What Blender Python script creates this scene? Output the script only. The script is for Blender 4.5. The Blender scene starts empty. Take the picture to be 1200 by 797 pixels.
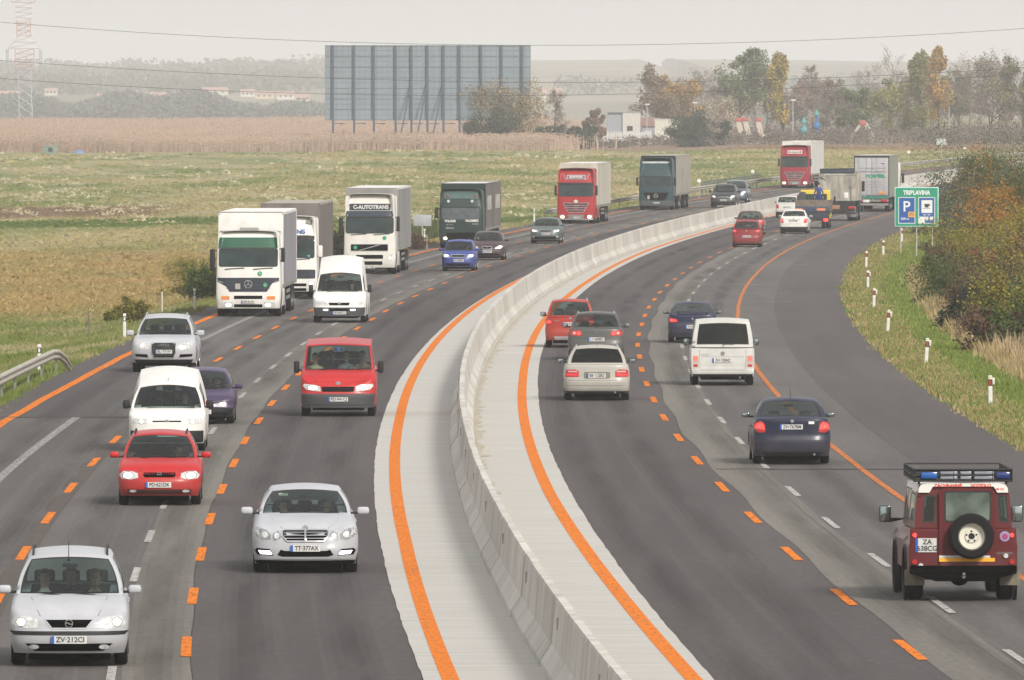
import bpy, bmesh, math, random
import numpy as np
from mathutils import Vector, Matrix
from mathutils.bvhtree import BVHTree
C = bpy.context.scene.collection
sc = bpy.context.scene
random.seed(7); rng = np.random.default_rng(11)
PI = math.pi

# ------------------------------------------------------------------ camera, sky, sun, exposure
CAMH, FPX, HORY = 8.5, 13500.0, 97.0          # eye height (m), focal length and horizon row in photo pixels (1200 wide)
PITCH = math.atan((398.5-HORY)/FPX)
cd = bpy.data.cameras.new('camera'); cam = bpy.data.objects.new('camera', cd); C.objects.link(cam)
cam.location = (0, 0, CAMH); cam.rotation_euler = (PI/2-PITCH, 0, 0)
cd.sensor_width = 36; cd.lens = 36*FPX/1200; cd.clip_start = 1; cd.clip_end = 40000
sc.camera = cam
SUN_EL, SUN_AZ = math.radians(34), math.radians(152)   # azimuth clockwise from +Y: behind the camera, to the right
w = bpy.data.worlds.new('World'); sc.world = w; w.use_nodes = True
nt = w.node_tree; nt.nodes.clear()
sky = nt.nodes.new('ShaderNodeTexSky'); sky.sky_type = 'NISHITA'; sky.sun_disc = False
sky.sun_elevation = SUN_EL; sky.sun_rotation = SUN_AZ; sky.dust_density = 4; sky.air_density = 1.2
veil = nt.nodes.new('ShaderNodeMixRGB'); veil.inputs[0].default_value = .75
veil.inputs[2].default_value = (8.1, 7.9, 7.75, 1)          # thin even cloud veil over the blue
bg = nt.nodes.new('ShaderNodeBackground'); bg.inputs[1].default_value = .092
wo = nt.nodes.new('ShaderNodeOutputWorld')
nt.links.new(sky.outputs[0], veil.inputs[1]); nt.links.new(veil.outputs[0], bg.inputs[0]); nt.links.new(bg.outputs[0], wo.inputs[0])
sd = bpy.data.lights.new('sun', 'SUN'); sd.energy = 2.7; sd.angle = math.radians(11); sd.color = (1, .955, .89)
so = bpy.data.objects.new('sun', sd); C.objects.link(so)
sv = Vector((math.sin(SUN_AZ)*math.cos(SUN_EL), math.cos(SUN_AZ)*math.cos(SUN_EL), math.sin(SUN_EL)))
so.rotation_euler = sv.to_track_quat('Z', 'Y').to_euler()
sc.view_settings.view_transform = 'Standard'; sc.view_settings.look = 'None'
sc.view_settings.exposure = 0.36; sc.view_settings.gamma = 1; sc.view_settings.use_curve_mapping = False
sc.render.engine = 'CYCLES'
cy = sc.cycles; cy.max_bounces = 6; cy.diffuse_bounces = 3; cy.glossy_bounces = 3; cy.transmission_bounces = 4
cy.volume_bounces = 2; cy.transparent_max_bounces = 10; cy.use_denoising = True; cy.caustics_reflective = False; cy.caustics_refractive = False
HAZE_DENSITY = 0.00014

# ------------------------------------------------------------------ helpers
def tag(o, label=None, cat=None, group=None, kind=None):
    if label: o['label'] = label
    if cat: o['category'] = cat
    if group: o['group'] = group
    if kind: o['kind'] = kind
    return o
def empty(name, loc=(0,0,0), rz=0, label=None, cat=None, group=None):
    o = bpy.data.objects.new(name, None); C.objects.link(o); o.location = loc; o.rotation_euler = (0,0,rz)
    return tag(o, label, cat, group)
def link_mesh(name, me, parent=None):
    o = bpy.data.objects.new(name, me); C.objects.link(o)
    if parent: o.parent = parent
    return o
def copy_tree(o, parent=None):
    c = o.copy(); C.objects.link(c)
    if parent: c.parent = parent
    for ch in o.children: copy_tree(ch, c)
    return c
class MB:
    """collects geometry for ONE mesh object"""
    def __init__(s): s.v=[]; s.f=[]; s.m=[]; s.sm=[]
    def add(s, vs, fs, m=0, smooth=False):
        b=len(s.v); s.v += [tuple(p) for p in vs]; s.f += [tuple(i+b for i in f) for f in fs]
        s.m += [m]*len(fs); s.sm += [smooth]*len(fs); return s
    def box(s, x0,x1,y0,y1,z0,z1, m=0):
        return s.add([(x0,y0,z0),(x1,y0,z0),(x1,y1,z0),(x0,y1,z0),(x0,y0,z1),(x1,y0,z1),(x1,y1,z1),(x0,y1,z1)],
            [(0,3,2,1),(4,5,6,7),(0,1,5,4),(1,2,6,5),(2,3,7,6),(3,0,4,7)], m)
    def rbox(s, x0,x1,y0,y1,z0,z1, r=.02, m=0, seg=2):
        bm=bmesh.new(); bmesh.ops.create_cube(bm,size=1)
        for v in bm.verts: v.co=Vector(((x0+x1)/2+v.co.x*(x1-x0),(y0+y1)/2+v.co.y*(y1-y0),(z0+z1)/2+v.co.z*(z1-z0)))
        r=min(r,.45*min(abs(x1-x0),abs(y1-y0),abs(z1-z0)))
        bmesh.ops.bevel(bm,geom=bm.edges[:],offset=r,segments=seg,profile=.5,affect='EDGES')
        return s.bm(bm,m,True)
    def bm(s, bm, m=0, smooth=False):
        bm.verts.index_update(); vs=[v.co.copy() for v in bm.verts]; fs=[[v.index for v in f.verts] for f in bm.faces]
        bm.free(); return s.add(vs,fs,m,smooth)
    def tube(s, p, q, r, r2=None, n=8, m=0, caps=True):
        p=Vector(p); q=Vector(q); d=q-p
        if d.length<1e-6: return s
        r2 = r if r2 is None else r2
        a=d.normalized(); u=a.orthogonal().normalized(); w_=a.cross(u)
        vs=[]
        for k in range(n):
            t=2*PI*k/n; e=u*math.cos(t)+w_*math.sin(t); vs += [p+e*r, q+e*r2]
        fs=[(2*k,2*((k+1)%n),2*((k+1)%n)+1,2*k+1) for k in range(n)]
        if caps: fs += [tuple(2*k for k in range(n))[::-1], tuple(2*k+1 for k in range(n))]
        return s.add(vs,fs,m,True)
    def path(s, pts, r, n=6, m=0):
        for a,b in zip(pts[:-1],pts[1:]): s.tube(a,b,r,n=n,m=m)
        return s
    def lathe(s, prof, c, axis='x', n=28, m=0, smooth=True):
        vs=[];k=len(prof)
        for i in range(n):
            t=2*PI*i/n
            for a,r in prof:
                if axis=='x': vs.append((c[0]+a,c[1]+r*math.cos(t),c[2]+r*math.sin(t)))
                elif axis=='y': vs.append((c[0]+r*math.cos(t),c[1]+a,c[2]+r*math.sin(t)))
                else: vs.append((c[0]+r*math.cos(t),c[1]+r*math.sin(t),c[2]+a))
        fs=[(i*k+j,((i+1)%n)*k+j,((i+1)%n)*k+j+1,i*k+j+1) for i in range(n) for j in range(k-1)]
        return s.add(vs,fs,m,smooth)
    def ball(s, c, rx, ry, rz, m=0, n=12):
        vs=[];fs=[]
        h=n//2
        for i in range(h+1):
            a=PI*i/h
            for j in range(n):
                b=2*PI*j/n; vs.append((c[0]+rx*math.sin(a)*math.cos(b),c[1]+ry*math.sin(a)*math.sin(b),c[2]+rz*math.cos(a)))
        for i in range(h):
            for j in range(n): fs.append((i*n+j,(i+1)*n+j,(i+1)*n+(j+1)%n,i*n+(j+1)%n))
        return s.add(vs,fs,m,True)
    def build(s, name, mats, parent=None, sharp=35):
        me=bpy.data.meshes.new(name); me.from_pydata(s.v,[],s.f)
        for m in (mats if isinstance(mats,(list,tuple)) else [mats]): me.materials.append(m)
        me.polygons.foreach_set('material_index',s.m); me.polygons.foreach_set('use_smooth',s.sm)
        me.update()
        if any(s.sm):
            try: me.set_sharp_from_angle(angle=math.radians(sharp))
            except Exception: pass
        return link_mesh(name, me, parent)
def fast_mesh(name, V, F, mats, parent=None):
    V=np.asarray(V,dtype=np.float32).reshape(-1,3); F=np.asarray(F,dtype=np.int32); k=F.shape[1]
    me=bpy.data.meshes.new(name); me.vertices.add(len(V)); me.vertices.foreach_set('co',V.ravel())
    me.loops.add(F.size); me.loops.foreach_set('vertex_index',F.ravel())
    me.polygons.add(len(F)); me.polygons.foreach_set('loop_start',np.arange(0,F.size,k,dtype=np.int32)); me.polygons.foreach_set('loop_total',np.full(len(F),k,dtype=np.int32))
    me.update(calc_edges=True)
    for m in (mats if isinstance(mats,(list,tuple)) else [mats]): me.materials.append(m)
    return link_mesh(name, me, parent)
def text_mb(mb, txt, cx, y, cz, size, m=0, away=False, width=None, bold=0.0):
    """flat lettering in the x/z plane; readable from -y (or from +y when away)"""
    cu=bpy.data.curves.new('t','FONT'); cu.body=txt; cu.size=size; cu.align_x='CENTER'; cu.align_y='CENTER'; cu.offset=bold; cu.extrude=.001
    ob=bpy.data.objects.new('t',cu); C.objects.link(ob)
    bpy.context.view_layer.update()
    me=bpy.data.meshes.new_from_object(ob.evaluated_get(bpy.context.evaluated_depsgraph_get()))
    co=[v.co.copy() for v in me.vertices]; fs=[tuple(p.vertices) for p in me.polygons]
    C.objects.unlink(ob); bpy.data.objects.remove(ob); bpy.data.curves.remove(cu); bpy.data.meshes.remove(me)
    if not co: return
    xs=[c.x for c in co]; k=1 if width is None else width/max(1e-6,(max(xs)-min(xs)))
    if away: mb.add([(cx-c.x*k, y+c.z, cz+c.y) for c in co], fs, m)
    else: mb.add([(cx+c.x*k, y-c.z, cz+c.y) for c in co], fs, m)

# ------------------------------------------------------------------ materials
MATS={}
def mat(name, col, rough=.6, metal=0, var=.12, scale=3., coat=0, spec=.5, emit=None, es=0, col2=None, bump=0, bscale=40, stretch=None, isl=0):
    if name in MATS: return MATS[name]
    m=bpy.data.materials.new(name); m.use_nodes=True; MATS[name]=m
    n=m.node_tree.nodes; l=m.node_tree.links; b=n['Principled BSDF']
    b.inputs['Roughness'].default_value=rough; b.inputs['Metallic'].default_value=metal
    b.inputs['Coat Weight'].default_value=coat; b.inputs['Coat Roughness'].default_value=.16
    b.inputs['Specular IOR Level'].default_value=spec
    tc=n.new('ShaderNodeTexCoord'); mp=n.new('ShaderNodeMapping'); l.new(tc.outputs['Object'],mp.inputs[0])
    if stretch: mp.inputs['Scale'].default_value=stretch
    nz=n.new('ShaderNodeTexNoise'); nz.inputs['Scale'].default_value=scale; nz.inputs['Detail'].default_value=5; l.new(mp.outputs[0],nz.inputs[0])
    mx=n.new('ShaderNodeMixRGB'); c=Vector(col)
    c2=Vector(col2) if col2 else c*(1-var)
    cc=c*(1+var*.6) if not col2 else c
    mx.inputs[1].default_value=(*[min(1,x) for x in cc],1); mx.inputs[2].default_value=(*c2,1)
    rp=n.new('ShaderNodeMapRange'); rp.inputs[1].default_value=.35; rp.inputs[2].default_value=.65; l.new(nz.outputs[0],rp.inputs[0])
    l.new(rp.outputs[0],mx.inputs[0]); out=mx.outputs[0]
    if isl:
        g=n.new('ShaderNodeNewGeometry'); mr=n.new('ShaderNodeMapRange'); mr.inputs[3].default_value=1-isl; mr.inputs[4].default_value=1+isl
        l.new(g.outputs['Random Per Island'],mr.inputs[0]); mm=n.new('ShaderNodeMixRGB'); mm.blend_type='MULTIPLY'; mm.inputs[0].default_value=1
        l.new(out,mm.inputs[1]); l.new(mr.outputs[0],mm.inputs[2]); out=mm.outputs[0]
    l.new(out,b.inputs['Base Color'])
    if bump:
        bp=n.new('ShaderNodeBump'); bp.inputs['Strength'].default_value=bump; bp.inputs['Distance'].default_value=.02
        n2=n.new('ShaderNodeTexNoise'); n2.inputs['Scale'].default_value=bscale; n2.inputs['Detail'].default_value=4; l.new(mp.outputs[0],n2.inputs[0]); l.new(n2.outputs[0],bp.inputs['Height']); l.new(bp.outputs[0],b.inputs['Normal'])
    if emit: b.inputs['Emission Color'].default_value=(*emit,1); b.inputs['Emission Strength'].default_value=es
    return m
def paint(name,col,metal=.0,rough=.38):
    new=name not in MATS; m=_paint(name,col,metal,rough)
    if new:   # road dust along the sills and bumpers
        n=m.node_tree.nodes; l=m.node_tree.links; b=n['Principled BSDF']; src=b.inputs['Base Color'].links[0].from_socket
        tc=n.new('ShaderNodeTexCoord'); sp=n.new('ShaderNodeSeparateXYZ'); l.new(tc.outputs['Object'],sp.inputs[0])
        z=n.new('ShaderNodeTexNoise'); z.inputs['Scale'].default_value=4; z.inputs['Detail'].default_value=6; l.new(tc.outputs['Object'],z.inputs[0])
        a=n.new('ShaderNodeMath'); a.operation='MULTIPLY_ADD'; a.inputs[1].default_value=.7; l.new(z.outputs[0],a.inputs[0]); l.new(sp.outputs[2],a.inputs[2])
        r=n.new('ShaderNodeMapRange'); r.inputs[1].default_value=.55; r.inputs[2].default_value=1.15; r.inputs[3].default_value=.34; r.inputs[4].default_value=.03; l.new(a.outputs[0],r.inputs[0])
        x=n.new('ShaderNodeMixRGB'); x.inputs[2].default_value=(.13,.115,.095,1); l.new(r.outputs[0],x.inputs[0]); l.new(src,x.inputs[1]); l.new(x.outputs[0],b.inputs['Base Color'])
    return m
def _paint(name,col,metal=.0,rough=.38): return mat(name,col,rough=rough+.06,metal=metal,coat=.15,spec=.35,var=.06,scale=2.5)
def glass_mat(name, tint=(.62,.74,.71), refl=.6):
    m=bpy.data.materials.new(name); m.use_nodes=True; n=m.node_tree.nodes; l=m.node_tree.links; n.clear()
    o=n.new('ShaderNodeOutputMaterial'); mx=n.new('ShaderNodeMixShader'); t=n.new('ShaderNodeBsdfTransparent'); g=n.new('ShaderNodeBsdfGlossy')
    t.inputs[0].default_value=(*tint,1); g.inputs[0].default_value=(.93,.97,.95,1); g.inputs['Roughness'].default_value=.03
    f=n.new('ShaderNodeFresnel'); f.inputs[0].default_value=1.55; ad=n.new('ShaderNodeMath'); ad.operation='MULTIPLY_ADD'; ad.inputs[1].default_value=refl; ad.inputs[2].default_value=.015; ad.use_clamp=True
    l.new(f.outputs[0],ad.inputs[0]); l.new(ad.outputs[0],mx.inputs[0]); l.new(t.outputs[0],mx.inputs[1]); l.new(g.outputs[0],mx.inputs[2]); l.new(mx.outputs[0],o.inputs[0])
    return m
GLASS=glass_mat('window_glass'); GLASSD=glass_mat('dark_window_glass',(.05,.07,.07),.4)
M_tyre=mat('tyre_rubber',(.010,.010,.011),rough=.9,spec=.25); M_rim=mat('alloy',(.42,.42,.43),rough=.35,metal=.8); M_hub=mat('steel_rim_grey',(.2,.2,.21),rough=.5,metal=.5)
M_blk=mat('black_plastic',(.013,.0135,.015),rough=.6,spec=.35); M_under=mat('underbody',(.003,.003,.003),rough=1,spec=.0)
M_seal=mat('rubber_seal',(.012,.012,.013),rough=.6); M_int=mat('seat_fabric',(.045,.045,.05),rough=.9); M_dash=mat('dashboard_plastic',(.03,.03,.032),rough=.7)
M_chrome=mat('chrome',(.62,.63,.65),rough=.2,metal=.9); M_lens=mat('lamp_lens',(.56,.57,.56),rough=.15,coat=.8,var=.25,scale=14); M_lensd=mat('lamp_housing',(.25,.26,.27),rough=.2,coat=.8,var=.4,scale=20)
M_lit=mat('lit_headlamp',(1,.95,.8),emit=(1,.88,.66),es=2.6,var=0); M_lit2=mat('weakly_lit_headlamp',(.8,.78,.7),rough=.2,emit=(1,.9,.7),es=1.1,var=0); M_drl=mat('white_daytime_lamp',(1,1,1),emit=(.95,.97,1),es=4,var=0)
M_red=mat('tail_lamp_red',(.42,.012,.012),rough=.2,coat=.8,var=.2,scale=20); M_redlit=mat('tail_lamp_lit',(.7,.03,.03),emit=(1,.05,.04),es=1.6,var=0); M_redw=mat('tail_lamp_pale',(.62,.33,.32),rough=.2,coat=.8)
M_amber=mat('amber_lamp',(.7,.22,.04),rough=.3,coat=.5); M_plate=mat('plate_white',(.62,.62,.6),rough=.4); M_pblue=mat('plate_blue',(.02,.10,.42),rough=.4); M_ink=mat('dark_ink',(.03,.03,.035),rough=.6)
M_white=mat('plain_white',(.74,.74,.72),rough=.5); M_skin=mat('skin',(.60,.38,.28),rough=.6); 
M_mirror=mat('mirror_glass',(.35,.42,.42),rough=.08,metal=.9)

# ------------------------------------------------------------------ the road line: x = R(Y), height = gz(Y)
CF=[-1.4209885301772882,-27.834132667238123,105.85985271878947,-50.80078423803661,77.78910049104184,-59.43395176457015]
def R(Z):
    z=(np.asarray(Z,float)-170)/1000; ze=np.clip(z,-.10,1.15)
    f=lambda z: CF[0]+CF[1]*z+CF[2]*z**2+CF[3]*z**3+CF[4]*np.maximum(0,z-.23)**3+CF[5]*np.maximum(0,z-.48)**3
    sl=np.where(z>1,(f(1.15)-f(1.149))/.001,(f(-.099)-f(-.1))/.001)
    return f(ze)+(z-ze)*sl
def dR(Z): return (R(np.asarray(Z,float)+.5)-R(np.asarray(Z,float)-.5))
_ZK=np.array([0,95,130,170,220,290,340,400,480,560,650,760,5000])*1.957
_HK=[0,0,-.15,-.3,-.5,-.72,-.8,-.75,-.5,-.2,0,0,0]
_zz=np.arange(0,3000,10.); _hh=np.interp(_zz,_ZK,_HK); _k=np.exp(-.5*(np.arange(-12,13)*10/50)**2); _k/=_k.sum()
_hp=np.convolve(np.pad(_hh,12,mode='edge'),_k,'valid')
def gz(Z): return np.interp(Z,_zz,_hp)
def P(o,Z,h=0.):
    s=math.sqrt(1+float(dR(Z))**2); return (float(R(Z))+o*s, Z, float(gz(Z))+h)
def off(x,Z): return (x-R(Z))/np.sqrt(1+dR(Z)**2)
_th=PITCH
def gnd(px,py,h=0.):
    """where the sight line to this point of the photograph meets the ground"""
    u=(px-600)/FPX; v=-(py-398.5)/FPX
    d=(u, math.cos(_th)+v*math.sin(_th), -math.sin(_th)+v*math.cos(_th)); t=500.
    for i in range(12): t=(CAMH-h-float(gz(d[1]*t)))/-d[2]
    return d[0]*t, d[1]*t
def ribbon(mb, o0, o1, Z0, Z1, dz, m=0, step=6., zoff=True):
    Zs=np.linspace(Z0,Z1,max(2,int(abs(Z1-Z0)/step)+1)); f0=o0 if callable(o0) else (lambda z:o0); f1=o1 if callable(o1) else (lambda z:o1)
    vs=[];
    for Z in Zs: vs += [P(f0(Z),Z,dz),P(f1(Z),Z,dz)]
    mb.add(vs,[(2*i,2*i+1,2*i+3,2*i+2) for i in range(len(Zs)-1)],m)
def pw(*kv):
    zs=[a for a,b in kv]; os_=[b for a,b in kv]; return lambda Z: float(np.interp(Z,zs,os_))
# ------------------------------------------------------------------ ground
def terr_h(o,Y):
    base=float(gz(Y))
    n=math.sin(o*.11+Y*.013)*.12+math.sin(o*.031-Y*.006+1.3)*.2+math.sin(o*.23+Y*.031)*.06
    if -10.45<=o<=15.3: return base-.22
    if o<0:
        d=-10.5-o; h=np.interp(d,[0,.15,1.5,4,12,40],[-.04,-.04,-.28,-.75,-1.0,-1.0])+n*min(1,d/12)
    else:
        d=o-15.35; h=np.interp(d,[0,.2,1.6,3.5,9,40],[-.04,.0,.05,-.1,-.8,-1.0])+n*min(1,d/12)
    hill=np.interp(Y,[2450,3200,4300,4800,5700,7000,9200,9650],[0,-4,-6.6,-6.2,1.5,13,26,24])
    hill+= (0 if Y<5200 else min(1,(Y-5200)/2500)*(2.2*math.sin(o*.0032+1.0)+1.2*math.sin(o*.0081+Y*.001)+.7*math.sin(o*.021)))
    return base*(1 if Y<1600 else 0)+h+hill
GEO={}
def field_material(name, tuft=False):
    m=bpy.data.materials.new(name); m.use_nodes=True; n=m.node_tree.nodes; l=m.node_tree.links; b=n['Principled BSDF']
    b.inputs['Roughness'].default_value=.95; b.inputs['Specular IOR Level'].default_value=.1
    g=n.new('ShaderNodeNewGeometry'); sp=n.new('ShaderNodeSeparateXYZ'); l.new(g.outputs['Position'],sp.inputs[0])
    def noise(sc_,scale=(1,1,1),det=5):
        mp=n.new('ShaderNodeMapping'); mp.inputs['Scale'].default_value=scale; l.new(g.outputs['Position'],mp.inputs[0])
        z=n.new('ShaderNodeTexNoise'); z.inputs['Scale'].default_value=sc_; z.inputs['Detail'].default_value=det; l.new(mp.outputs[0],z.inputs[0]); return z.outputs[0]
    def mr(s,a,b_,c=0,d=1,smooth=True):
        r=n.new('ShaderNodeMapRange'); r.interpolation_type='SMOOTHSTEP' if smooth else 'LINEAR'; r.inputs[1].default_value=a; r.inputs[2].default_value=b_; r.inputs[3].default_value=c; r.inputs[4].default_value=d; l.new(s,r.inputs[0]); return r.outputs[0]
    def mul(a,b_):
        q=n.new('ShaderNodeMath'); q.operation='MULTIPLY'; l.new(a,q.inputs[0]); l.new(b_,q.inputs[1]); return q.outputs[0]
    def mix(f,a,b_):
        q=n.new('ShaderNodeMixRGB')
        l.new(f,q.inputs[0])
        for i,c in ((1,a),(2,b_)):
            if isinstance(c,tuple): q.inputs[i].default_value=(*c,1)
            else: l.new(c,q.inputs[i])
        return q.outputs[0]
    X,Y=sp.outputs[0],sp.outputs[1]
    Yn=n.new('ShaderNodeMath'); Yn.operation='MULTIPLY_ADD'; l.new(noise(.02,(1,.35,1)),Yn.inputs[0]); Yn.inputs[1].default_value=130; l.new(Y,Yn.inputs[2]); Yn=Yn.outputs[0]
    c=mix(mr(noise(.06,(1,.22,1),7),.38,.62),(.150,.180,.062),(.30,.255,.135))
    c=mix(mr(noise(.21,(1,.2,1),6),.5,.68),c,(.30,.27,.16))
    c=mix(mul(mr(Yn,535,600),mr(Yn,790,740)),c,mix(mr(noise(.15,(1,.3,1)),.3,.7),(.31,.215,.095),(.25,.205,.09)))     # tan stretch
    c=mix(mul(mr(Yn,850,862),mr(Yn,905,890)),c,(.085,.125,.03))                                   # green strip
    pt=mul(mul(mr(Yn,905,935),mr(Yn,1010,980)),mr(X,-24,-30)); c=mix(pt,c,(.17,.12,.08))          # dark weeds
    c=mix(mul(mr(Y,560,420),mr(noise(.3,(1,.3,1)),.32,.6)),c,(.13,.165,.04))                     # greener near the viewer
    c=mix(mul(mr(Y,1560,1620),mr(Y,2600,2500)),c,(.22,.15,.10))                                  # ploughed/corn ground
    c=mix(mr(Y,2700,2900),c,mix(mr(noise(.006),.4,.6),(.16,.15,.10),(.26,.22,.16)))
    if tuft:
        r=n.new('ShaderNodeValToRGB'); l.new(g.outputs['Random Per Island'],r.inputs[0])
        e=r.color_ramp.elements; e[0].color=(.78,.82,.74,1); e[1].color=(1.3,1.24,1.15,1); e[1].position=1
        x=r.color_ramp.elements.new(.7); x.color=(1.0,1.0,.97,1)
        q=n.new('ShaderNodeMixRGB'); q.blend_type='MULTIPLY'; q.inputs[0].default_value=1; l.new(c,q.inputs[1]); l.new(r.outputs[0],q.inputs[2]); c=q.outputs[0]
    l.new(c,b.inputs['Base Color']); return m
M_field=field_material('field_ground'); M_tuft=field_material('grass_blades',True)
os_=[-3600,-2600,-1500,-900,-600,-400,-300,-220,-170,-130]+list(np.arange(-100,-30,4.))+list(np.arange(-30,-12,1.))+[-12,-11.4,-10.9,-10.65,-10.52,-10.4,-5,0,5,10,15.25,15.37,15.55,15.9,16.4,17,17.6,18.2,19,20]+list(np.arange(22,40,2.))+list(np.arange(40,110,5.))+[130,170,220,300,400,600,900,1500,2600,3600]
Ys=list(np.arange(-900,60,60.))+list(np.arange(60,700,8.))+list(np.arange(700,1700,14.))+list(np.arange(1700,3000,60.))+list(np.arange(3000,9651,160.))
V=[];
for Y in Ys:
    k=min(1,max(0,(2400-Y)/900)); s=math.sqrt(1+float(dR(Y))**2); r=float(R(min(Y,1600)))
    for o in os_: V.append((r+o*s,Y,terr_h(o,Y)))
nc=len(os_); F=[(i*nc+j,i*nc+j+1,(i+1)*nc+j+1,(i+1)*nc+j) for i in range(len(Ys)-1) for j in range(nc-1)]
ground=fast_mesh('ground',V,F,M_field); tag(ground,kind='structure'); ground.data.polygons.foreach_set('use_smooth',[True]*len(F))

# ------------------------------------------------------------------ asphalt and concrete
def asphalt(name,c,c2,cr=1.0):
    m=bpy.data.materials.new(name); m.use_nodes=True; n=m.node_tree.nodes; l=m.node_tree.links; b=n['Principled BSDF']
    b.inputs['Roughness'].default_value=.88; b.inputs['Specular IOR Level'].default_value=.25
    g=n.new('ShaderNodeNewGeometry')
    def nz(s,sc_,d=5):
        mp=n.new('ShaderNodeMapping'); mp.inputs['Scale'].default_value=sc_; l.new(g.outputs['Position'],mp.inputs[0])
        z=n.new('ShaderNodeTexNoise'); z.inputs['Scale'].default_value=s; z.inputs['Detail'].default_value=d; l.new(mp.outputs[0],z.inputs[0]); return z.outputs[0]
    def rr(s,a,b_):
        r=n.new('ShaderNodeMapRange'); r.inputs[1].default_value=a; r.inputs[2].default_value=b_; l.new(s,r.inputs[0]); return r.outputs[0]
    mx=n.new('ShaderNodeMixRGB'); mx.inputs[1].default_value=(*c,1); mx.inputs[2].default_value=(*c2,1); l.new(rr(nz(.9,(1,.035,1)),.35,.65),mx.inputs[0])
    m2=n.new('ShaderNodeMixRGB'); m2.blend_type='MULTIPLY'; m2.inputs[0].default_value=.55; l.new(mx.outputs[0],m2.inputs[1]); 
    q=n.new('ShaderNodeMapRange'); q.inputs[1].default_value=.3; q.inputs[2].default_value=.7; q.inputs[3].default_value=.72; q.inputs[4].default_value=1.28; l.new(nz(9,(1,.3,1),6),q.inputs[0]); l.new(q.outputs[0],m2.inputs[2])
    m3=n.new('ShaderNodeMixRGB'); m3.blend_type='MULTIPLY'; m3.inputs[0].default_value=.5; l.new(m2.outputs[0],m3.inputs[1])
    q=n.new('ShaderNodeMapRange'); q.inputs[1].default_value=.35; q.inputs[2].default_value=.65; q.inputs[3].default_value=.8; q.inputs[4].default_value=1.15; l.new(nz(.05,(3,.5,1),4),q.inputs[0]); l.new(q.outputs[0],m3.inputs[2])
    l.new(m3.outputs[0],b.inputs['Base Color']); return m
A_dark=asphalt('asphalt_dark',(.087,.077,.074),(.072,.064,.063)); A_mid=asphalt('asphalt_mid',(.122,.112,.104),(.096,.088,.083))
A_lite=asphalt('asphalt_pale',(.175,.163,.140),(.142,.132,.116)); A_edge=asphalt('asphalt_shoulder',(.095,.084,.081),(.081,.072,.070))
A_conc=mat('concrete_strip',(.485,.47,.435),rough=.85,col2=(.42,.405,.37),scale=1.1,stretch=(.35,2.2,1),bump=.15,bscale=12)
Z0,Z1=-700,1500
mb=MB(); ribbon(mb,-10.5,.3,Z0,Z1,0); road=mb.build('road_left_carriageway',A_mid); tag(road,kind='structure')
mb=MB(); ribbon(mb,3.4,pw((0,15.55),(330,15.4),(700,15.4)),Z0,Z1,0); tag(mb.build('road_right_carriageway',A_mid),kind='structure')
mb=MB()
def wob(o,a=.03,ph=0): return lambda z:o+a*math.sin(z*.21+ph)+a*.7*math.sin(z*.053+ph*2)
ribbon(mb,wob(-3.32),.25,Z0,Z1,.004,0,3); ribbon(mb,wob(-4.32,.02),wob(-3.30),Z0,Z1,.004,1,3)
ribbon(mb,3.5,wob(7.62,.05,1),Z0,Z1,.004,0,3); ribbon(mb,wob(7.60,.05,1),wob(8.78,.02,2),Z0,Z1,.004,1,3)
ribbon(mb,pw((0,12.35),(500,12.3),(660,11.9),(740,11.6),(900,11.5)),pw((0,15.5),(330,15.36),(700,15.36)),Z0,Z1,.004,2,3)
ribbon(mb,-9.9,-7.45,301,397,.0045,0,3); ribbon(mb,-10.48,-9.72,Z0,Z1,.004,0,3)
tag(mb.build('road_surface_patches',[A_dark,A_lite,A_edge]),kind='structure')
mb=MB(); rj=random.Random(3)
jag=[rj.uniform(-.014,.014) for _ in range(4000)]
ej=lambda o0: (lambda z: (o0(z) if callable(o0) else o0)+float(np.interp(z*.9,range(4000),jag)))
ribbon(mb,ej(0),1.9,Z0,Z1,.016,0,1.2); ribbon(mb,2.2,ej(pw((0,4.16),(330,4.12),(500,3.9),(640,3.5),(800,3.3))),Z0,Z1,.016,0,1.2)
tag(mb.build('median_strip',A_conc),kind='structure')
# ------------------------------------------------------------------ painted lines
def mpaint(name,c,c2,thr):
    m=mat(name,c,rough=.8,col2=c2,scale=7,var=.2,spec=.15)
    n=m.node_tree.nodes; l=m.node_tree.links; g=n.new('ShaderNodeNewGeometry'); mp=n.new('ShaderNodeMapping'); mp.inputs['Scale'].default_value=(1,.25,1); l.new(g.outputs['Position'],mp.inputs[0])
    z=n.new('ShaderNodeTexNoise'); z.inputs['Scale'].default_value=16; z.inputs['Detail'].default_value=6; l.new(mp.outputs[0],z.inputs[0]); q=n.new('ShaderNodeMapRange'); q.inputs[1].default_value=.54; q.inputs[2].default_value=.66; q.inputs[3].default_value=1; q.inputs[4].default_value=.35; l.new(z.outputs[0],q.inputs[0]); l.new(q.outputs[0],n['Principled BSDF'].inputs['Alpha']); return m
O_or=mpaint('orange_line_paint',(.76,.195,.004),(.60,.165,.012),.5); O_or2=mpaint('orange_worn_paint',(.66,.18,.02),(.34,.14,.06),.5)
O_wh=mpaint('white_line_paint',(.50,.49,.46),(.33,.32,.30),.5); O_wh2=mpaint('white_worn_paint',(.36,.35,.33),(.22,.215,.205),.5)
mb=MB(); H_=.007
Bl=pw((150,-9.95),(294,-9.72),(340,-9.5),(450,-9.42),(615,-9.05),(730,-8.93),(900,-8.93)); E1=pw((160,.37),(215,.47),(300,.44),(404,.27),(509,.16),(800,.2))
E2=pw((165,3.84),(240,3.68),(342,3.66),(425,3.52),(530,3.42),(640,3.02),(800,2.95)); Gl=pw((200,10.96),(357,10.83),(552,10.85),(708,10.58),(811,10.6),(1000,10.6))
kink=lambda f,a=.02: (lambda z: f(z)+a*math.sin(z*.3)*math.sin(z*.037))
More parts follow.
